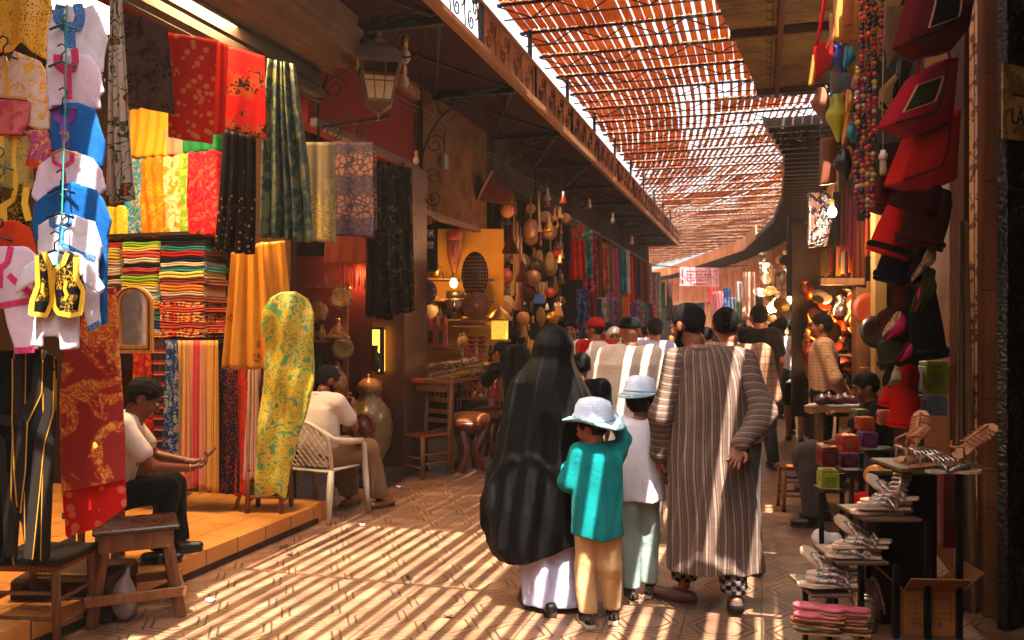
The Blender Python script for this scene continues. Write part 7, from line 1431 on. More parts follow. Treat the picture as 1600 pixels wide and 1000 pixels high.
def add_field(s, fn, k=.03):
    def post(v, X, Y_, Z):
        D = fn(X, Y_, Z); hh = np.clip(.5+.5*(v-D)/k, 0, 1); return v*(1-hh)+D*hh-k*hh*(1-hh)
    s.posts.insert(0, post); return s
BASE = dict(hipL=(-.09, 0, .92), hipR=(.09, 0, .92), kneL=(-.10, .05, .50), kneR=(.10, -.01, .50), ankL=(-.10, .10, .08), ankR=(.10, -.16, .10), shL=(-.185, 0, 1.44), shR=(.185, 0, 1.44), elL=(-.235, -.04, 1.15), elR=(.235, -.02, 1.15), wrL=(-.24, .06, .90), wrR=(.24, .09, .92), neck=(0, 0, 1.48), head=(0, .025, 1.625))
def body(t, J, sk, k=1., hs=1., yaw=0, pitch=0, h=.011, hands=None, legs=True, chest=None, armr=1., hh=.0065, tor=1.):
    s = SDF(); g = lambda n: np.array(J[n], float); nk = g('neck'); pel = (g('hipL')+g('hipR'))/2
    ch = (g('shL')+g('shR'))/2-np.array((0, 0, .16*k)) if chest is None else np.array(chest)
    s.cone(pel+np.array((-.06*k, 0, .02)), pel+np.array((.06*k, 0, .02)), .11*k*tor, k=.05); s.cone(pel, ch, .115*k*tor, .12*k*tor, .06); s.cone(g('shL')*.85+g('shR')*.15, g('shR')*.85+g('shL')*.15, .06*k, k=.06)
    s.cone(ch, nk-np.array((0, 0, .05*k)), .115*k*tor, .075*k*tor, .06); s.cone(nk-np.array((0, 0, .05*k)), g('head')-np.array((0, 0, .03*k)), .058*k*hs, .052*k*hs, .03)
    for q in 'LR':
        s.cone(g('sh'+q), g('el'+q), .048*k*armr, .038*k*armr, .03).cone(g('el'+q), g('wr'+q), .037*k*armr, .024*k*armr, .015)
        if legs: s.cone(g('hip'+q), g('kne'+q), .085*k*tor, .055*k, .04).cone(g('kne'+q), g('kne'+q)*.6+g('ank'+q)*.4, .054*k, .052*k, .02).cone(g('kne'+q)*.6+g('ank'+q)*.4, g('ank'+q), .052*k, .034*k, .02)
    mb = MB(); s.mb(h, mb); M = HM(J['head'], yaw, pitch); k2 = k*hs; s2 = SDF(); head_sdf(s2, M, k2); s2.cone(tuple(g('head')-np.array((0, 0, .04*k))), tuple(g('head')*.35+nk*.65), .052*k2, .055*k2, .03); s2.mb(hh, mb)
    for q, side in (('L', 1), ('R', -1)):
        d, pal = (hands or {}).get(q, ((J['wr'+q][0]-J['el'+q][0], J['wr'+q][1]-J['el'+q][1], J['wr'+q][2]-J['el'+q][2]), (1 if q == 'L' else -1, 0, 0)))[:2]
        sd = side*(1 if Vector(pal).x*side > -.5 else -1); sd = (hands or {}).get('s'+q, -side if abs(Vector(pal).x) > .5 else side)
        hand_mb(mb, J['wr'+q], d, pal, sd, k*.95, h=max(.0048, hh*.9), curl=(hands or {}).get('curl'+q, 28))
    o = mb.build('body', sk, t, smooth=True)
    for q in (-1, 1):
        c = M @ Vector((q*.031*k2, .089*k2, .009*k2)); MB().ball(c, .0115*k2, 8, 6).build('eye', m_eye, t, smooth=True).data.materials[0] = m_iris if hh > .0075 else m_eye
        if hh <= .0075: MB().ball(M @ Vector((q*.031*k2, .097*k2, .009*k2)), .006*k2, 8, 6).build('iris', m_iris, t, smooth=True)
    m = MB()
    for q in (-1, 1): m.tube([M @ Vector((q*.012*k2, .1*k2, .028*k2)), M @ Vector((q*.032*k2, .097*k2, .034*k2)), M @ Vector((q*.052*k2, .082*k2, .027*k2))], [.003*k2, .0045*k2, .002*k2], 6)
    m.build('eyebrows', m_hair, t, smooth=True); return M, k2
def shoe(t, a, yaw, mat, L=.26, w=.05, lift=0, name='shoe', sole=None, h=.009, hi=.06):
    M = Matrix.Translation(Vector(a)) @ Matrix.Rotation(R(yaw), 4, 'Z') @ Matrix.Rotation(R(-lift), 4, 'X'); f = lambda x, y, z: tuple(M @ Vector((x, y, z)))
    s = SDF().cone(f(0, -.04, hi*.55), f(0, .05, hi*.6), w*.75, w*.85, .02).cone(f(0, .05, hi*.5), f(0, L-.10, .032), w*.8, w*.62, .03); s.build('upper' if False else name, mat, t, h)
    V = [M @ Vector((x, y, z)) for z in (-.006, .012) for x, y in ((-w*.7, -.075), (w*.7, -.075), (w*.75, 0), (w*.95, L*.45), (w*.6, L*.66), (0, L*.72), (-w*.6, L*.66), (-w*.9, L*.45), (-w*.75, 0))]; n = 9
    MB().add(V, [tuple(range(n-1, -1, -1)), tuple(range(n, 2*n))]+[(i, (i+1) % n, (i+1) % n+n, i+n) for i in range(n)]).build('sole', sole or m_woodd, t)
def garment_top(t, J, prof, mat, sleeve='short', off=.02, k=1., h=.011, name='shirt', folds=.004, n=7, seed=0, uvfn=None, slm=None, cutz=None, wobble=.006):
    s = SDF(); g = lambda q: np.array(J[q], float); A_ = np.array(prof)
    def sl(s2, q):
        r0 = .046*k+off; s2.cone(g('sh'+q), g('el'+q) if sleeve == 'long' else g('sh'+q)*.35+g('el'+q)*.65, r0, r0*(.95 if sleeve == 'long' else 1.02), .03)
        if sleeve == 'long': s2.cone(g('el'+q), g('el'+q)*.12+g('wr'+q)*.88, r0*.95, r0*.82, .03)
    if sleeve and slm is None: sl(s, 'L'); sl(s, 'R')
    s.cone(g('shL')*.9+g('shR')*.1, g('shR')*.9+g('shL')*.1, .055*k+off, k=.05); add_field(s, field(prof, folds, n, seed, 3)); s.post(wob(wobble, 15, int(seed*10)))
    lo = np.min([A_[:, 1]-A_[:, 3], A_[:, 2]-A_[:, 4]], 1); hi = np.max([A_[:, 1]+A_[:, 3], A_[:, 2]+A_[:, 4]], 1); pts = [g('shL'), g('shR')]+([g('elL'), g('elR')]+([g('wrL'), g('wrR')] if sleeve == 'long' else []) if slm is None and sleeve else [])
    pts = np.array(pts); L = np.minimum(pts.min(0)-.12, [lo[0]-.04, lo[1]-.04, A_[:, 0].min()-.03]); H = np.maximum(pts.max(0)+.12, [hi[0]+.04, hi[1]+.04, A_[:, 0].max()+.04]); 
    if cutz: s.post(zcut(cutz))
    s.build(name, mat, t, h, uvfn, lo=L, hi=H)
    if slm is not None:
        for q in 'LR':
            s2 = SDF(); sl(s2, q); s2.post(wob(wobble*1.2, 17, int(seed*10)+3)); E0, E1 = g('sh'+q), g('el'+q); ax = (g('wr'+q)-E0); 
            s2.build('sleeve', slm, t, h, (lambda P, E0=E0, ax=ax: np.stack([((P-E0) @ ax)/np.linalg.norm(ax)*4.6+.5*P[:, 0]+.06*np.sin(P[:, 2]*14), P[:, 2]], 1)))
def trousers(t, J, mat, off=.018, k=1., h=.011, seed=1, tor=1., cut=.1, name='trousers', flare=1., shorts=None):
    s = SDF(); g = lambda q: np.array(J[q], float); pel = (g('hipL')+g('hipR'))/2; s.cone(pel+np.array((-.07*k, 0, .04)), pel+np.array((.07*k, 0, .04)), .115*k*tor+off*.6, k=.04)
    for q in 'LR':
        a, b_, c = g('hip'+q), g('kne'+q), g('ank'+q); s.cone(a, b_, .09*k*tor+off, (.062*k+off)*flare, .03)
        if shorts is None: s.cone(b_, c, (.062*k+off)*flare, (.045*k+off)*flare, .02)
    s.post(wob(.007, 17, seed, .9)); 
    if shorts or cut: s.post(zcut(shorts or cut))
    return s.build(name, mat, t, h)
def scaleJ(k, **over): 
    J = {q: tuple(np.array(v)*k) for q, v in BASE.items()}; J.update(over); return J
def P_at(px, d): p = W(px, HY, d); return (p.x, p.y, 0)
TP = [(.86, 0, 0, .17, .115), (1.0, 0, 0, .165, .115), (1.2, 0, 0, .185, .125), (1.38, 0, 0, .20, .12), (1.46, 0, 0, .15, .09), (1.50, 0, 0, .075, .07)]
def prof(k, hem=None, w=1., base=TP, cx=0): 
    P_ = [(z*k, x*k+cx, y*k, a*k*w, b_*k*w) for z, x, y, a, b_ in base]
    if hem: P_ = [(hem, P_[0][1], P_[0][2], P_[0][3]*1.04, P_[0][4]*1.06)]+[q for q in P_ if q[0] > hem+.03]
    return P_
# --- man in the striped robe ------------------------------------------------
m_strobe = mk('striped_robe_cloth', pat=p_stripe([((.215, .155, .135), 5), ((.56, .44, .32), .6), ((.22, .16, .14), 1.1), ((.56, .44, .32), .6), ((.19, .135, .12), 3), ((.40, .30, .23), .6), ((.21, .15, .13), 3)], .18, 0, 'UV'), rough=.9, bump=.5, hfn=lambda g: g.noise(260, 2, .7)*.05+g.noise(5, 3, .55, 1.6)*.5+g.noise(15, 2, .5, 1)*.2, bd=.03, var=.15, vs=20)
m_check = mk('dark_check', pat=lambda g: (lambda x, y, z: g.mix(((x*120).sin()*(z*120).sin()).gt(0), (.30, .25, .22), (.04, .03, .035)))(*g.xyz()), rough=.9)
t = thing('person', 'bearded man in a brown and cream striped robe with one hand behind his back', 'person', P_at(1110, 5.0), AY+R(1))
J = dict(BASE, shL=(-.20, 0, 1.455), shR=(.195, 0, 1.455), elL=(-.285, -.0, 1.14), wrL=(-.285, .09, .88), elR=(.275, -.12, 1.165), wrR=(.105, -.235, .985), neck=(-.06, .01, 1.52), head=(-.125, .04, 1.665), hipL=(-.09, 0, .93), hipR=(.09, 0, .93), kneL=(-.1, .10, .5), kneR=(.12, .02, .5), ankL=(-.12, .16, .09), ankR=(.115, -.10, .13))
M, k2 = body(t, J, SK['tan'], 1.03, .98, 38, -8, hands={'R': ((-.42, -.30, -.85), (-.25, -.95, .2)), 'L': ((.05, .3, -1), (1, 0, 0)), 'curlR': 26, 'curlL': 42, 'sR': 1}, hh=.005, h=.009)
hair_obj(t, M, k2, m_hair, .009, h=.006)
s = SDF().cone((0, .055, -.09), (0, .07, -.10), .045, .03, .02).cone((-.07, 0, -.03), (-.045, .05, -.09), .018, .022, .02).cone((.07, 0, -.03), (.045, .05, -.09), .018, .022, .02).cone((-.025, .1, -.045), (.025, .1, -.045), .008, k=.01); P, Fc = s.eval(.006); mesh_obj('beard', [tuple(M @ Vector(tuple(p))) for p in P], np.asarray(Fc).tolist(), m_hair, t, True)
RP = [(.235, .045, .02, .285, .20), (.5, .02, .01, .262, .185), (.8, 0, 0, .245, .172), (1.0, 0, 0, .228, .16), (1.2, 0, 0, .228, .152), (1.36, 0, 0, .228, .135), (1.44, 0, 0, .195, .11), (1.50, -.03, 0, .13, .085), (1.53, -.05, .01, .085, .07)]
garment_top(t, J, RP, m_strobe, 'long', .03, 1, .0085, 'robe', .006, 7, 1.3, uvfn=lambda P: np.stack([np.arctan2(P[:, 0]-.03*(1-P[:, 2]), .06-P[:, 1]+.10)*1.15+.02*np.sin(P[:, 2]*9), P[:, 2]], 1), slm=m_strobe, wobble=.008)
MB().tube([(-.06+.078*math.cos(a), .015+.072*math.sin(a), 1.532+.012*math.sin(a)) for a in np.linspace(0, 2*PI, 24, endpoint=False)], .013, 8, closed=True).build('collar', m_strobe, t, smooth=True)
o = trousers(t, J, m_check, .022, 1, .009, 3, 1, .13, flare=1.12)
m_slp = mk('tan_slipper', (.22, .11, .055), rough=.5)
shoe(t, (-.125, .14, .015), 62, m_slp, .27, .05, 0, 'slipper', hi=.04); shoe(t, (.12, -.11, .055), -12, m_slp, .26, .052, 22, 'slipper', hi=.04)
# --- woman in black ----------------------------------------------------------
t = thing('person', 'woman in a long black cloak and headscarf over a pale lilac skirt', 'person', P_at(860, 5.05), AY)
k = .94; J = scaleJ(k, head=(.02, .03, 1.535), shL=(-.13, 0, 1.33), shR=(.12, 0, 1.33), elL=(-.17, .02, 1.08), elR=(.17, .02, 1.08), wrL=(-.15, .1, .85), wrR=(.16, .1, .85), ankR=(.07, -.03, .08), ankL=(-.08, .02, .08)); M, k2 = body(t, J, SK['tan'], k, .95, -20, -5, h=.014, hh=.008)
m_abaya = mk('black_satin', (.012, .011, .012), rough=.62, var=.1, bump=.5, hfn=lambda g: g.noise(7, 3, .55, 1, v=g.mapped((1, 1, .25)))*.6, bd=.03, spec=.12)
WP = [(.28, -.05, .0, .27, .20), (.38, -.065, 0, .325, .22), (.60, -.075, 0, .345, .235), (.85, -.045, .0, .315, .225), (1.05, -.01, 0, .285, .205), (1.20, -.005, 0, .268, .185), (1.33, -.02, 0, .222, .165), (1.41, -.005, .0, .16, .145), (1.47, .01, .01, .122, .13), (1.55, .02, .015, .112, .125), (1.60, .02, .02, .07, .09)]
s = SDF().ell((.02, .02, 1.545), (.118, .135, .118), .02).cone((.01, .0, 1.30), (-.02, -.02, 1.15), .15, .18, .08); add_field(s, field(WP, .010, 9, .8, 1.2))
s.post(lambda v, X, Y_, Z: v+np.clip((1.45-Z)*1.2, 0, 1)*(.010*np.sin(18*X+3*Z+1.2*np.sin(5*Z))+.007*np.sin(41*X-5*Z+1.5*np.sin(7*Z))+.004*np.sin(75*X+9*Z))); s.post(lambda v, X, Y_, Z: np.maximum(v, .33+.05*np.sin(3.5*X+.5)+.03*np.sin(9*X)-Z))
s.post(lambda v, X, Y_, Z: np.maximum(v, (.07-np.sqrt((X-.02)**2+(Z-1.53)**2)+0*Y_)*np.where(Y_ > .09, 1, -1)) if False else v)
s.build('cloak', m_abaya, t, .0095, lo=(-.42, -.29, .18), hi=(.34, .29, 1.70))
s = SDF(); s.cone((0, 0, .3), (0, 0, .25), .1, k=.02); add_field(s, field([(.035, .02, .0, .19, .17), (.2, .0, 0, .185, .165), (.5, 0, 0, .17, .15)], .008, 7, .3, 0)); s.build('skirt', cloth_m('pale_lilac', (.52, .50, .62)), t, .0095, lo=(-.25, -.24, .0), hi=(.26, .24, .53))
shoe(t, (-.0, -.13, .012), -8, m_blkl, .26, .05); shoe(t, (-.13, .02, .012), 10, m_blkl, .26, .05)
# --- boy in teal ---------------------------------------------------------------
def sunhat(t, M, k, mat, band, brim=.165, tiltb=.03, curl=.035):
    V = []; n = 40; prof_ = [(0, .125), (.05, .122), (.085, .108), (.102, .075), (.108, .03), (.112, .012), (.13, .004), (brim*.88, .0), (brim, .004)]
    m = MB(); L = len(prof_)
    for th in (0, .004):
        for r_, z in prof_:
            for j in range(n):
                q = 2*PI*j/n; up = curl*abs(math.sin(q))**2*max(0, (r_-.11)/.06); sc_ = 1-.10*abs(math.sin(q))**2*(r_ > .13)
                V.append(M @ Vector((r_*math.cos(q)*k*.93*sc_ if False else r_*math.cos(q)*k*.95, r_*math.sin(q)*k*1.05, (z+.035-th+curl*abs(math.cos(q))**2*max(0, (r_-.11)/.06)-tiltb*max(0, (r_-.11)/.06)*abs(math.sin(q)))*k)))
    Fc = []
    for s_ in (0, 1):
        for i in range(L-1):
            for j in range(n):
                a = s_*L*n+i*n+j; b_ = s_*L*n+i*n+(j+1) % n; Fc.append((a, b_, b_+n, a+n)[::1 if s_ else -1])
    for j in range(n): a = (L-1)*n+j; b_ = (L-1)*n+(j+1) % n; Fc.append((a, b_, b_+L*n, a+L*n))
    m.add(V, Fc).build('sun_hat', mat, t, smooth=True)
    P = [M @ Vector((prof_[-1][0]*math.cos(q)*k*.95, prof_[-1][0]*math.sin(q)*k*1.05, (.04+curl*abs(math.cos(q))**2*.9-tiltb*.9*abs(math.sin(q)))*k)) for q in np.linspace(0, 2*PI, 40, endpoint=False)]
    MB().tube(P, .006, 6, closed=True).build('brim_edging', band, t, smooth=True)
    P = [M @ Vector((.109*math.cos(q)*k*.96, .109*math.sin(q)*k*1.06, .055*k)) for q in np.linspace(0, 2*PI, 40, endpoint=False)]; MB().tube(P, .006, 6, closed=True).build('hat_band', band, t, smooth=True)
m_straw = mk('woven_white_straw', pat=lambda g: g.mix((g.xyz()[2]*420).sin().ss(-.3, .6)*.45+g.noise(90)*.2, (.66, .70, .78), (.55, .60, .70)), rough=.7, hfn=lambda g: (g.xyz()[2]*420).sin()*.5+(g.xyz()[0]*300).sin()*.4, bd=.002); m_aqua = mk('pale_aqua_edging', (.36, .55, .60), rough=.7)
t = thing('person', 'small boy in a teal shirt, beige trousers and a wide white sun hat', 'person', P_at(934, 4.74), AY+R(2))
k = .665; J = dict(hipL=(-.062, 0, .60), hipR=(.062, 0, .60), kneL=(-.062, .03, .33), kneR=(.068, .0, .33), ankL=(-.055, .0, .07), ankR=(.085, .05, .07), shL=(-.115, 0, .965), shR=(.115, 0, .965), elL=(-.165, .02, .79), elR=(.16, .06, 1.02), wrL=(-.155, .15, .88), wrR=(.13, .16, 1.10), neck=(-.01, .0, .99), head=(-.03, .02, 1.085))
M, k2 = body(t, J, SK['light'], .70, 1.17, 55, -8, h=.008, hh=.0052, armr=.95, tor=.8); hair_obj(t, M, k2, m_hair, .008, h=.007)
m_tealc = cloth_m('teal_jersey', (.008, .27, .27)); KP = [(.50, 0, 0, .152, .115), (.62, 0, 0, .148, .112), (.80, 0, 0, .132, .10), (.92, 0, 0, .13, .085), (.98, 0, 0, .09, .065), (1.005, -.005, 0, .055, .052)]
garment_top(t, J, KP, m_tealc, 'long', .012, .7, .0075, 'shirt', .006, 6, 2.2, wobble=.010)
m_khaki = cloth_m('beige_cotton', (.58, .41, .24)); trousers(t, J, m_khaki, .016, .68, .0075, 4, .82, .075, flare=1.12)
m_sneak = mk('checked_canvas', pat=lambda g: (lambda x, y, z: g.mix(((x*230).sin()*(y*230).sin()).gt(0), (.18, .13, .1), (.02, .018, .02)))(*g.xyz()), rough=.8); m_rub = mk('cream_rubber', (.5, .42, .32), rough=.6)
shoe(t, (-.06, -.02, .012), 10, m_sneak, .20, .037, 0, 'sneaker', m_rub, .007, .05); shoe(t, (.088, .04, .012), -6, m_sneak, .20, .037, 0, 'sneaker', m_rub, .007, .05)
HMx = M @ Matrix.Translation((0, -.01, .015)) @ Matrix.Rotation(R(14), 4, 'X') @ Matrix.Rotation(R(-6), 4, 'Y'); sunhat(t, HMx, 1.0, m_straw, m_aqua)
# --- child in white --------------------------------------------------------------
t = thing('person', 'child in a white T-shirt and pale jeans beside the man in stripes', 'person', P_at(1000, 5.22), AY)
J = dict(hipL=(-.062, 0, .66), hipR=(.062, 0, .66), kneL=(-.065, .0, .36), kneR=(.06, .06, .36), ankL=(-.065, -.06, .08), ankR=(.06, .04, .07), shL=(-.115, 0, 1.04), shR=(.115, 0, 1.04), elL=(-.165, .03, .87), elR=(.15, .0, .86), wrL=(-.17, .12, .76), wrR=(.155, .09, .745), neck=(.0, .0, 1.08), head=(.01, .02, 1.19))
M, k2 = body(t, J, SK['brown'], .72, 1.10, -50, -4, h=.0085, hh=.0055, armr=.95, tor=.8); hair_obj(t, M, k2, m_hair, .022, -.085, h=.007)
KP2 = [(.60, 0, 0, .15, .115), (.75, 0, 0, .142, .11), (.88, 0, 0, .132, .10), (1.0, 0, 0, .13, .085), (1.06, 0, 0, .09, .065), (1.085, 0, 0, .055, .052)]
garment_top(t, J, KP2, cloth_m('white_jersey', (.66, .62, .64)), 'short', .016, .72, .008, 'shirt', .004, 5, 1.2); trousers(t, J, cloth_m('pale_denim', (.36, .42, .38), var=.3), .016, .72, .008, 6, .82, .085, flare=1.15)
shoe(t, (-.065, -.08, .012), 6, m_sneak, .20, .037, 0, 'sneaker', m_rub, .007, .05); shoe(t, (.06, .02, .012), -20, m_sneak, .20, .037, 0, 'sneaker', m_rub, .007, .05)
sunhat(t, M @ Matrix.Translation((0, -.015, .02)), .92, m_straw, m_aqua, .14, .035, .0)
# --- people further on --------------------------------------------------------------
def walker(label, px, d, H, yaw, top, topm, legm, sleeve='short', hair=m_hair, sk='tan', head=(0, 0), robe=False, cap=None, over=None, hthick=.01, w=1., h=.014, hem=None, hands=None, shoes=m_blkl, shorts=None, vest=None, scarf=None):
    t = thing('person', label, 'person', P_at(px, d), AY+R(yaw)); k = H/1.76; J = scaleJ(k, **(over or {}))
    M, k2 = body(t, J, SK[sk], k, 1, head[0], head[1], h=h, hh=.008, hands=hands)
    if hair and not scarf: hair_obj(t, M, k2, hair, hthick, h=.009)
    if robe: P_ = [(.10, 0, 0, .27*k, .22*k), (.5*k, 0, 0, .25*k, .2*k)]+[(z, x, y, a*1.18, b_*1.2) for z, x, y, a, b_ in prof(k, None, w)[1:]]; garment_top(t, J, P_, topm, 'long', .04, k, h, top, .004, 5, px*.1, wobble=.009)
    else:
        garment_top(t, J, prof(k, hem or .84*k, w), topm, sleeve, .02, k, h, top, .005, 6, px*.1)
        trousers(t, J, legm, .02, k, h, 3, 1, .1, shorts=shorts, name='shorts' if shorts else 'trousers')
    for q in 'LR': a = J['ank'+q]; shoe(t, (a[0], a[1]-.03, max(.012, a[2]-.08)), 0, shoes, .27*k, .048*k)
    if vest: P_ = [(z, x, y, a+.014, b_+.014) for z, x, y, a, b_ in prof(k, .85*k, w)]; s = SDF(); s.cone((0, 0, k), (0, 0, 1.1*k), .05); add_field(s, field(P_, .004, 6, 1, 2)); s.post(lambda v, X, Y_, Z: np.maximum(v, np.maximum(.045-np.abs(X), 0)*np.where(Y_ > .02, 1, -9)+0*Z) if vest == m_blkv else v); s.build('vest', vest, t, h, lo=(-.3, -.25, .8*k), hi=(.3, .25, 1.56*k))
    if cap:
        kind, cm = cap
        if kind == 'skull': prof_ = [(.001, .135), (.05, .13), (.085, .10), (.093, .055), (.09, .04)]; V = MB(); V.lathe([(a*k2, z*k2) for a, z in prof_], n=22, sy=1.16); MB().add([M @ (Vector(v)+Vector((0, -.012*k2, .0))) for v in V.v], V.f).build('cap', cm, t, smooth=True)
        else:
            V = MB(); V.lathe([(.001*k2, .148*k2), (.05*k2, .14*k2), (.088*k2, .10*k2), (.096*k2, .05*k2), (.092*k2, .035*k2)], n=22, sy=1.14); MB().add([M @ (Vector(v)+Vector((0, -.012*k2, 0))) for v in V.v], V.f).build('cap', cm, t, smooth=True)
            pts = [(.08*math.sin(a), .08+.085*math.cos(a)) for a in np.linspace(-PI/2, PI/2, 13)]; n = len(pts); Vv = [M @ Vector((x*k2, y*k2, (z-.18*(y-.08)-1.5*x*x)*k2)) for z in (.045, .053) for x, y in pts]; MB().add(Vv, [tuple(range(n-1, -1, -1)), tuple(range(n, 2*n))]+[(i, (i+1) % n, (i+1) % n+n, i+n) for i in range(n)]).build('peak', cm, t)
    if scarf:
        s = SDF().ell((0, -.01, .03), (.098*k2, .118*k2, .112*k2), .02).cone((0, -.01, -.04), (0, -.01, -.15), .085*k2, .14*k2, .05); s.post(lambda v, X, Y_, Z: np.maximum(v, np.minimum(.062*k2-np.sqrt(X**2+(Z+.01)**2), Y_-.03))+.003*np.sin(60*Z+20*X)); P, Fc = s.eval(.009); mesh_obj('headscarf', [tuple(M @ Vector(tuple(p))) for p in P], np.asarray(Fc).tolist(), scarf, t, True)
    return t, J, M, k2
m_blkv = cloth_m('black_cotton', (.005, .005, .006)); m_offw = cloth_m('off_white_robe', (.60, .50, .42)); m_navy = cloth_m('navy_cotton', (.004, .007, .022)); m_lav = cloth_m('lavender_cotton', (.42, .38, .52)); m_denim = cloth_m('dark_denim', (.03, .05, .10)); m_creamc = mk('cream_check', pat=lambda g: (lambda x, y, z: g.mix((((x*32).frac()).lt(.14)).max(((z*32).frac()).lt(.14)), (.56, .38, .26), (.40, .22, .16)))(*g.xyz()), rough=.9)
m_tanck = mk('tan_check', pat=lambda g: (lambda x, y, z: g.mix((((x*20).frac()).lt(.12)).max(((z*20).frac()).lt(.12)), (.42, .26, .17), (.28, .13, .09)))(*g.xyz()), rough=.9); m_redc = cloth_m('red_cotton', (.42, .015, .015)); m_gr = cloth_m('grey_trousers', (.14, .115, .10)); m_whc = cloth_m('white_shirt', (.64, .58, .55))
walker('bald man in a wide off white robe and black skullcap, seen from behind', 985, 6.7, 1.74, 2, 'robe', m_offw, None, robe=True, hair=None, cap=('skull', m_blkv), sk='tan', head=(-8, 0), h=.012, w=1.22)
walker('man in a tan checked shirt walking right behind the man in stripes', 1144, 5.9, 1.80, 0, 'shirt', m_tanck, m_gr, 'long', head=(-6, -4), h=.012, w=1.2, over=dict(head=(-.04, .03, 1.66), shR=(.215, 0, 1.46), elR=(.27, -.02, 1.17)))
walker('tall man in a navy T-shirt and black trousers with spiky hair', 1186, 10.0, 1.92, 3, 'shirt', m_navy, m_blkv, 'short', head=(10, 6), hthick=.018, w=1.15)
walker('man in a lavender shirt to the right of the black skullcap', 1024, 9.2, 1.76, 0, 'shirt', m_lav, m_gr, 'long', w=1.1)
walker('boy with cropped black hair and navy shirt in front of the woman in black', 908, 6.2, 1.48, 0, 'shirt', m_navy, m_denim, 'short', hthick=.005, head=(0, 0), w=.95)
walker('man in a red cap with red sleeves and white vest', 931, 9.8, 1.76, 25, 'shirt', m_redc, m_gr, 'long', cap=('peaked', m_redc), head=(35, 0), vest=m_whc, w=1.05)
walker('woman with a white headscarf turning toward the viewer', 960, 10.3, 1.66, 165, 'robe', cloth_m('dull_rose', (.25, .12, .12)), None, robe=True, scarf=m_whc, head=(15, 0), sk='tan')
walker('man with a moustache in a dark vest facing the viewer', 893, 10.6, 1.75, 172, 'shirt', m_whc, m_gr, 'long', vest=m_blkv, head=(-12, 0), sk='tan')
walker('black haired person with a blue collar behind the black headscarf', 864, 10.2, 1.70, 0, 'shirt', m_denim, m_gr, 'short', hthick=.016)
walker('woman with black hair between the red cap and the white headscarf', 950, 11.5, 1.72, 120, 'shirt', m_blkv, m_gr, 'long', hthick=.02)
m_cc = ((-.10, -.03, 1.0), (.10, .12, 1.0)); walker('man in a cream checked shirt standing in profile with his hands behind his back', 1286, 8.6, 1.80, 72, 'shirt', m_creamc, m_blkv, 'long', over=dict(elL=(-.27, -.10, 1.16), wrL=(-.06, -.20, .98), elR=(.27, -.10, 1.16), wrR=(.04, -.22, 1.0)), head=(0, 2), sk='tan', hem=.78, w=1.12)
walker('person in a white tank top, black shorts and grey cap beside the cream shirt', 1242, 12.4, 1.78, -25, 'tank_top', m_whc, m_blkv, None, cap=('peaked', mk('grey_blue_cap', (.16, .18, .22), rough=.8)), head=(-35, 0), shorts=.52, sk='tan')
walker('dark haired person in blue raising an arm by the lamp stall', 1221, 13.2, 1.80, 0, 'shirt', m_denim, m_blkv, 'short', over=dict(elR=(.30, .12, 1.55), wrR=(.10, .15, 1.78)), hthick=.022, head=(-20, 0))
walker('woman in a red and white top partly hidden behind the two men', 1104, 12.0, 1.66, 0, 'shirt', m_redc, m_gr, 'short', vest=m_whc, hthick=.018)
walker('person in dark clothes with a camera bag beyond the navy T-shirt', 1208, 15.5, 1.76, 0, 'shirt', m_blkv, m_blkv, 'long', hthick=.014)
walker('person with dark hair and grey shirt behind the navy T-shirt', 1162, 14.5, 1.72, 10, 'shirt', cloth_m('mid_grey', (.2, .2, .22)), m_denim, 'short', hthick=.014)
walker('far person in a black top at the end of the crowd', 1172, 19, 1.7, 0, 'shirt', m_blkv, m_gr, 'short'); walker('far person in white near the left scarves', 1010, 16, 1.7, 10, 'shirt', m_whc, m_gr, 'short'); walker('far person in orange deep in the crowd', 1060, 20, 1.68, 0, 'robe', cloth_m('orange_robe', (.5, .2, .04)), None, robe=True)
# bending man by the craft shop
walker('man in a black shirt bending over the goods of the craft shop', 806, 9.2, 1.72, 40, 'shirt', m_blkv, m_denim, 'short', over=dict(hipL=(-.09, -.12, .80), hipR=(.09, -.12, .80), kneL=(-.1, .10, .45), kneR=(.1, .06, .45), shL=(-.18, .14, 1.20), shR=(.18, .14, 1.20), elL=(-.22, .30, 1.0), wrL=(-.18, .46, .92), elR=(.22, .28, 1.0), wrR=(.18, .44, .90), neck=(0, .16, 1.26), head=(0, .24, 1.37), ankL=(-.1, -.05, .08), ankR=(.1, -.08, .08)), head=(0, -25), hem=.8)
bpy.data.objects
# --- seated man with the phone -----------------------------------------------------
zf = .144; t = thing('person', 'seated man in a white shirt and black trousers looking down at his phone', 'person', (W(206, HY, 5.5).x, W(206, HY, 5.5).y, zf), AY+R(-72)); t.scale = (.94, .94, .93)
# facing +Y locally = toward the right of the picture
J = dict(hipL=(-.09, -.16, .47), hipR=(.09, -.16, .47), kneL=(-.12, .26, .50), kneR=(.12, .24, .50), ankL=(-.12, .30, .09), ankR=(.13, .18, .09), shL=(-.185, -.04, .96), shR=(.185, -.04, .96), elL=(-.22, .13, .70), elR=(.22, .15, .68), wrL=(-.08, .38, .66), wrR=(.09, .38, .64), neck=(0, -.01, 1.00), head=(0, .075, 1.13))
M, k2 = body(t, J, SK['brown'], 1.02, 1.08, 0, -32, h=.010, hh=.0055, hands={'L': ((.25, 1, .1), (.3, .1, 1)), 'R': ((-.25, 1, .1), (-.3, .1, 1)), 'curlL': 40, 'curlR': 40, 'sL': -1, 'sR': 1}); hair_obj(t, M, k2, m_hair, .014, -.05, h=.007)
SP = [(.42, 0, -.15, .18, .14), (.55, 0, -.13, .185, .14), (.75, 0, -.07, .19, .13), (.90, 0, -.04, .20, .12), (.98, 0, -.03, .14, .09), (1.02, 0, -.01, .075, .07)]
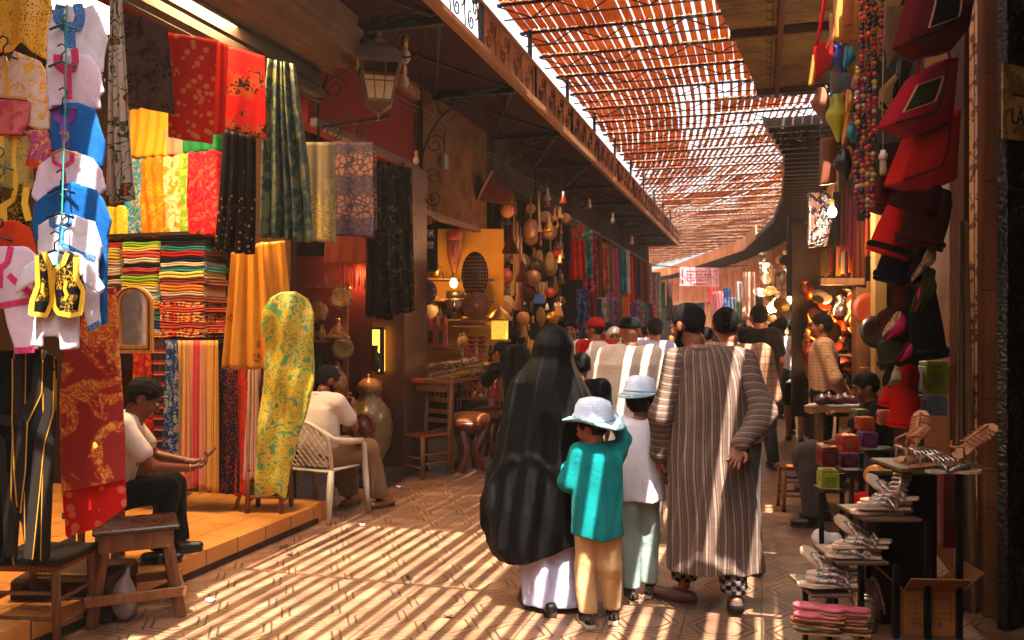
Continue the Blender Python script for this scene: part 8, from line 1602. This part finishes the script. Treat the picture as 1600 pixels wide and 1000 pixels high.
garment_top(t, J, SP, m_whc, 'short', .022, 1, .010, 'shirt', .005, 6, 1.7); trousers(t, J, m_blkv, .02, 1, .010, 5, 1, .1)
shoe(t, (-.12, .26, .015), 0, m_blkl, .27, .05); shoe(t, (.13, .14, .015), -8, m_blkl, .27, .05)
MB().tube([Vector(J['wrR'])+Vector((.026*math.cos(a), 0, .026*math.sin(a))) for a in np.linspace(0, 2*PI, 14, endpoint=False)], .006, 6, closed=True).build('wristwatch', m_brass, t, smooth=True)
rt = bpy.data.objects.new('q', None); Mw = Matrix.Translation(t.location) @ Matrix.Rotation(t.rotation_euler.z, 4, 'Z'); c = Mw @ Vector((.0, .47, .665)); bpy.data.objects.remove(rt)
o = MB().box((0, 0, 0), (.07, .13, .009), b=.003).build('mobile_phone', m_blkl); o.location = c; o.rotation_euler = (R(48), 0, t.rotation_euler.z); tag(o, 'black mobile phone held by the seated man in white', 'phone')
sb = thing('low_bench', 'low wooden bench under the man with the phone', 'bench', (t.location.x, t.location.y, zf), t.rotation_euler.z); MB().box((0, -.2, .36), (.42, .34, .04), b=.004).build('seat', m_stool, sb)
for x in (-.17, .17):
    for y in (-.32, -.08): MB().box((x, y, .17), (.04, .04, .34)).build('leg', m_stool, sb)
# --- man in the white plastic chair ---------------------------------------------------
t = thing('person', 'man in a white polo shirt and khaki trousers sitting in the white plastic chair', 'person', (-3.69, 6.78, 0), R(-16))
J = dict(hipL=(-.09, -.08, .53), hipR=(.09, -.08, .53), kneL=(-.13, .36, .54), kneR=(.15, .36, .53), ankL=(-.10, .38, .09), ankR=(.20, .46, .09), shL=(-.19, -.10, 1.01), shR=(.19, -.06, 1.00), elL=(-.22, .10, .80), elR=(.23, .10, .78), wrL=(-.10, .28, .93), wrR=(.05, .28, .92), neck=(0, -.06, 1.05), head=(.01, .0, 1.185))
M, k2 = body(t, J, SK['brown'], 1.02, 1.04, -18, -18, h=.010, hh=.0055, hands={'L': ((.4, .6, .6), (.8, -.2, 0)), 'R': ((-.3, .6, .7), (-.8, -.2, 0)), 'curlL': 35, 'curlR': 35}); hair_obj(t, M, k2, m_hair, .009, -.05, h=.007)
s = SDF().cone((0, .055, -.09), (0, .07, -.10), .043, .03, .02).cone((-.07, 0, -.03), (-.045, .05, -.09), .016, .02, .02).cone((.07, 0, -.03), (.045, .05, -.09), .016, .02, .02); P, Fc = s.eval(.007); mesh_obj('beard', [tuple(M @ Vector(tuple(p))) for p in P], np.asarray(Fc).tolist(), m_hair, t, True)
SP = [(.46, 0, -.08, .19, .15), (.62, 0, -.09, .20, .16), (.82, 0, -.10, .205, .15), (.95, 0, -.09, .20, .125), (1.03, 0, -.07, .14, .09), (1.07, 0, -.06, .08, .072)]
garment_top(t, J, SP, m_whc, 'short', .028, 1, .010, 'polo_shirt', .005, 6, 2.9); trousers(t, J, cloth_m('khaki_cotton', (.30, .20, .12)), .03, 1, .010, 8, 1, .1, flare=1.25)
MB().tube([(.082*math.cos(a), -.06+.076*math.sin(a), 1.072) for a in np.linspace(0, 2*PI, 20, endpoint=False)], .012, 7, closed=True).build('collar', m_whc, t, smooth=True)
shoe(t, (-.10, .36, .012), 0, m_brl, .26, .048, 0, 'sandal', hi=.03); shoe(t, (.20, .44, .012), -20, m_brl, .26, .048, 0, 'sandal', hi=.03)
# --- seated trader on the right, mostly hidden -------------------------------------------
t = thing('person', 'seated trader in grey trousers half hidden behind the wrapped boxes', 'person', (W(1345, HY, 7.1).x, W(1345, HY, 7.1).y, 0), AY+R(82))
J = dict(hipL=(-.09, -.06, .47), hipR=(.09, -.06, .47), kneL=(-.10, .42, .62), kneR=(.12, .44, .56), ankL=(-.12, .42, .10), ankR=(.14, .30, .10), shL=(-.19, -.12, .98), shR=(.19, -.12, .98), elL=(-.22, .04, .74), elR=(.22, .04, .74), wrL=(-.1, .24, .68), wrR=(.12, .24, .66), neck=(0, -.1, 1.02), head=(0, -.04, 1.15))
M, k2 = body(t, J, SK['brown'], 1.02, 1, 0, -15, h=.013, hh=.008); hair_obj(t, M, k2, m_hair, .01, h=.009)
SP = [(.42, 0, -.08, .18, .14), (.6, 0, -.1, .185, .14), (.8, 0, -.12, .19, .13), (.93, 0, -.12, .20, .12), (1.0, 0, -.11, .14, .09), (1.04, 0, -.1, .075, .07)]
garment_top(t, J, SP, m_blkv, 'short', .022, 1, .012, 'shirt', .005, 6, .7); trousers(t, J, m_gr, .022, 1, .010, 9, 1, .1, flare=1.2); shoe(t, (-.12, .40, .012), 0, m_blkl); shoe(t, (.14, .28, .012), 0, m_blkl)
p_ = FL(1245, 800); rung_stool('rush_stool', 'small wooden stool standing empty left of the seated trader', (p_.x, p_.y+.12, 0), R(10), .26, .24, .40, m_rush, leg_r=.018)
p_ = W(1370, HY, 7.1); rung_stool('rush_stool', 'stool carrying the seated trader behind the boxes', (p_.x, p_.y, 0), R(20), .3, .28, .40, m_rush)
# ---------------------------------------------------------------- dusty air
b = MB(); b.box((0, 115, 2.5), (340, 370, 7.2)); hz = mesh_obj('haze', b.v, b.f, None); tag(hz, 'thin sunlit dust hanging in the air of the street', 'haze', kind='stuff')
m = bpy.data.materials.new('haze'); m.use_nodes = True; m.node_tree.nodes.remove(m.node_tree.nodes['Principled BSDF']); v = m.node_tree.nodes.new('ShaderNodeVolumePrincipled'); v.inputs['Color'].default_value = (1, .86, .74, 1); v.inputs['Density'].default_value = .0014; v.inputs['Anisotropy'].default_value = .3
m.node_tree.links.new(v.outputs[0], m.node_tree.nodes['Material Output'].inputs['Volume']); hz.data.materials.append(m)
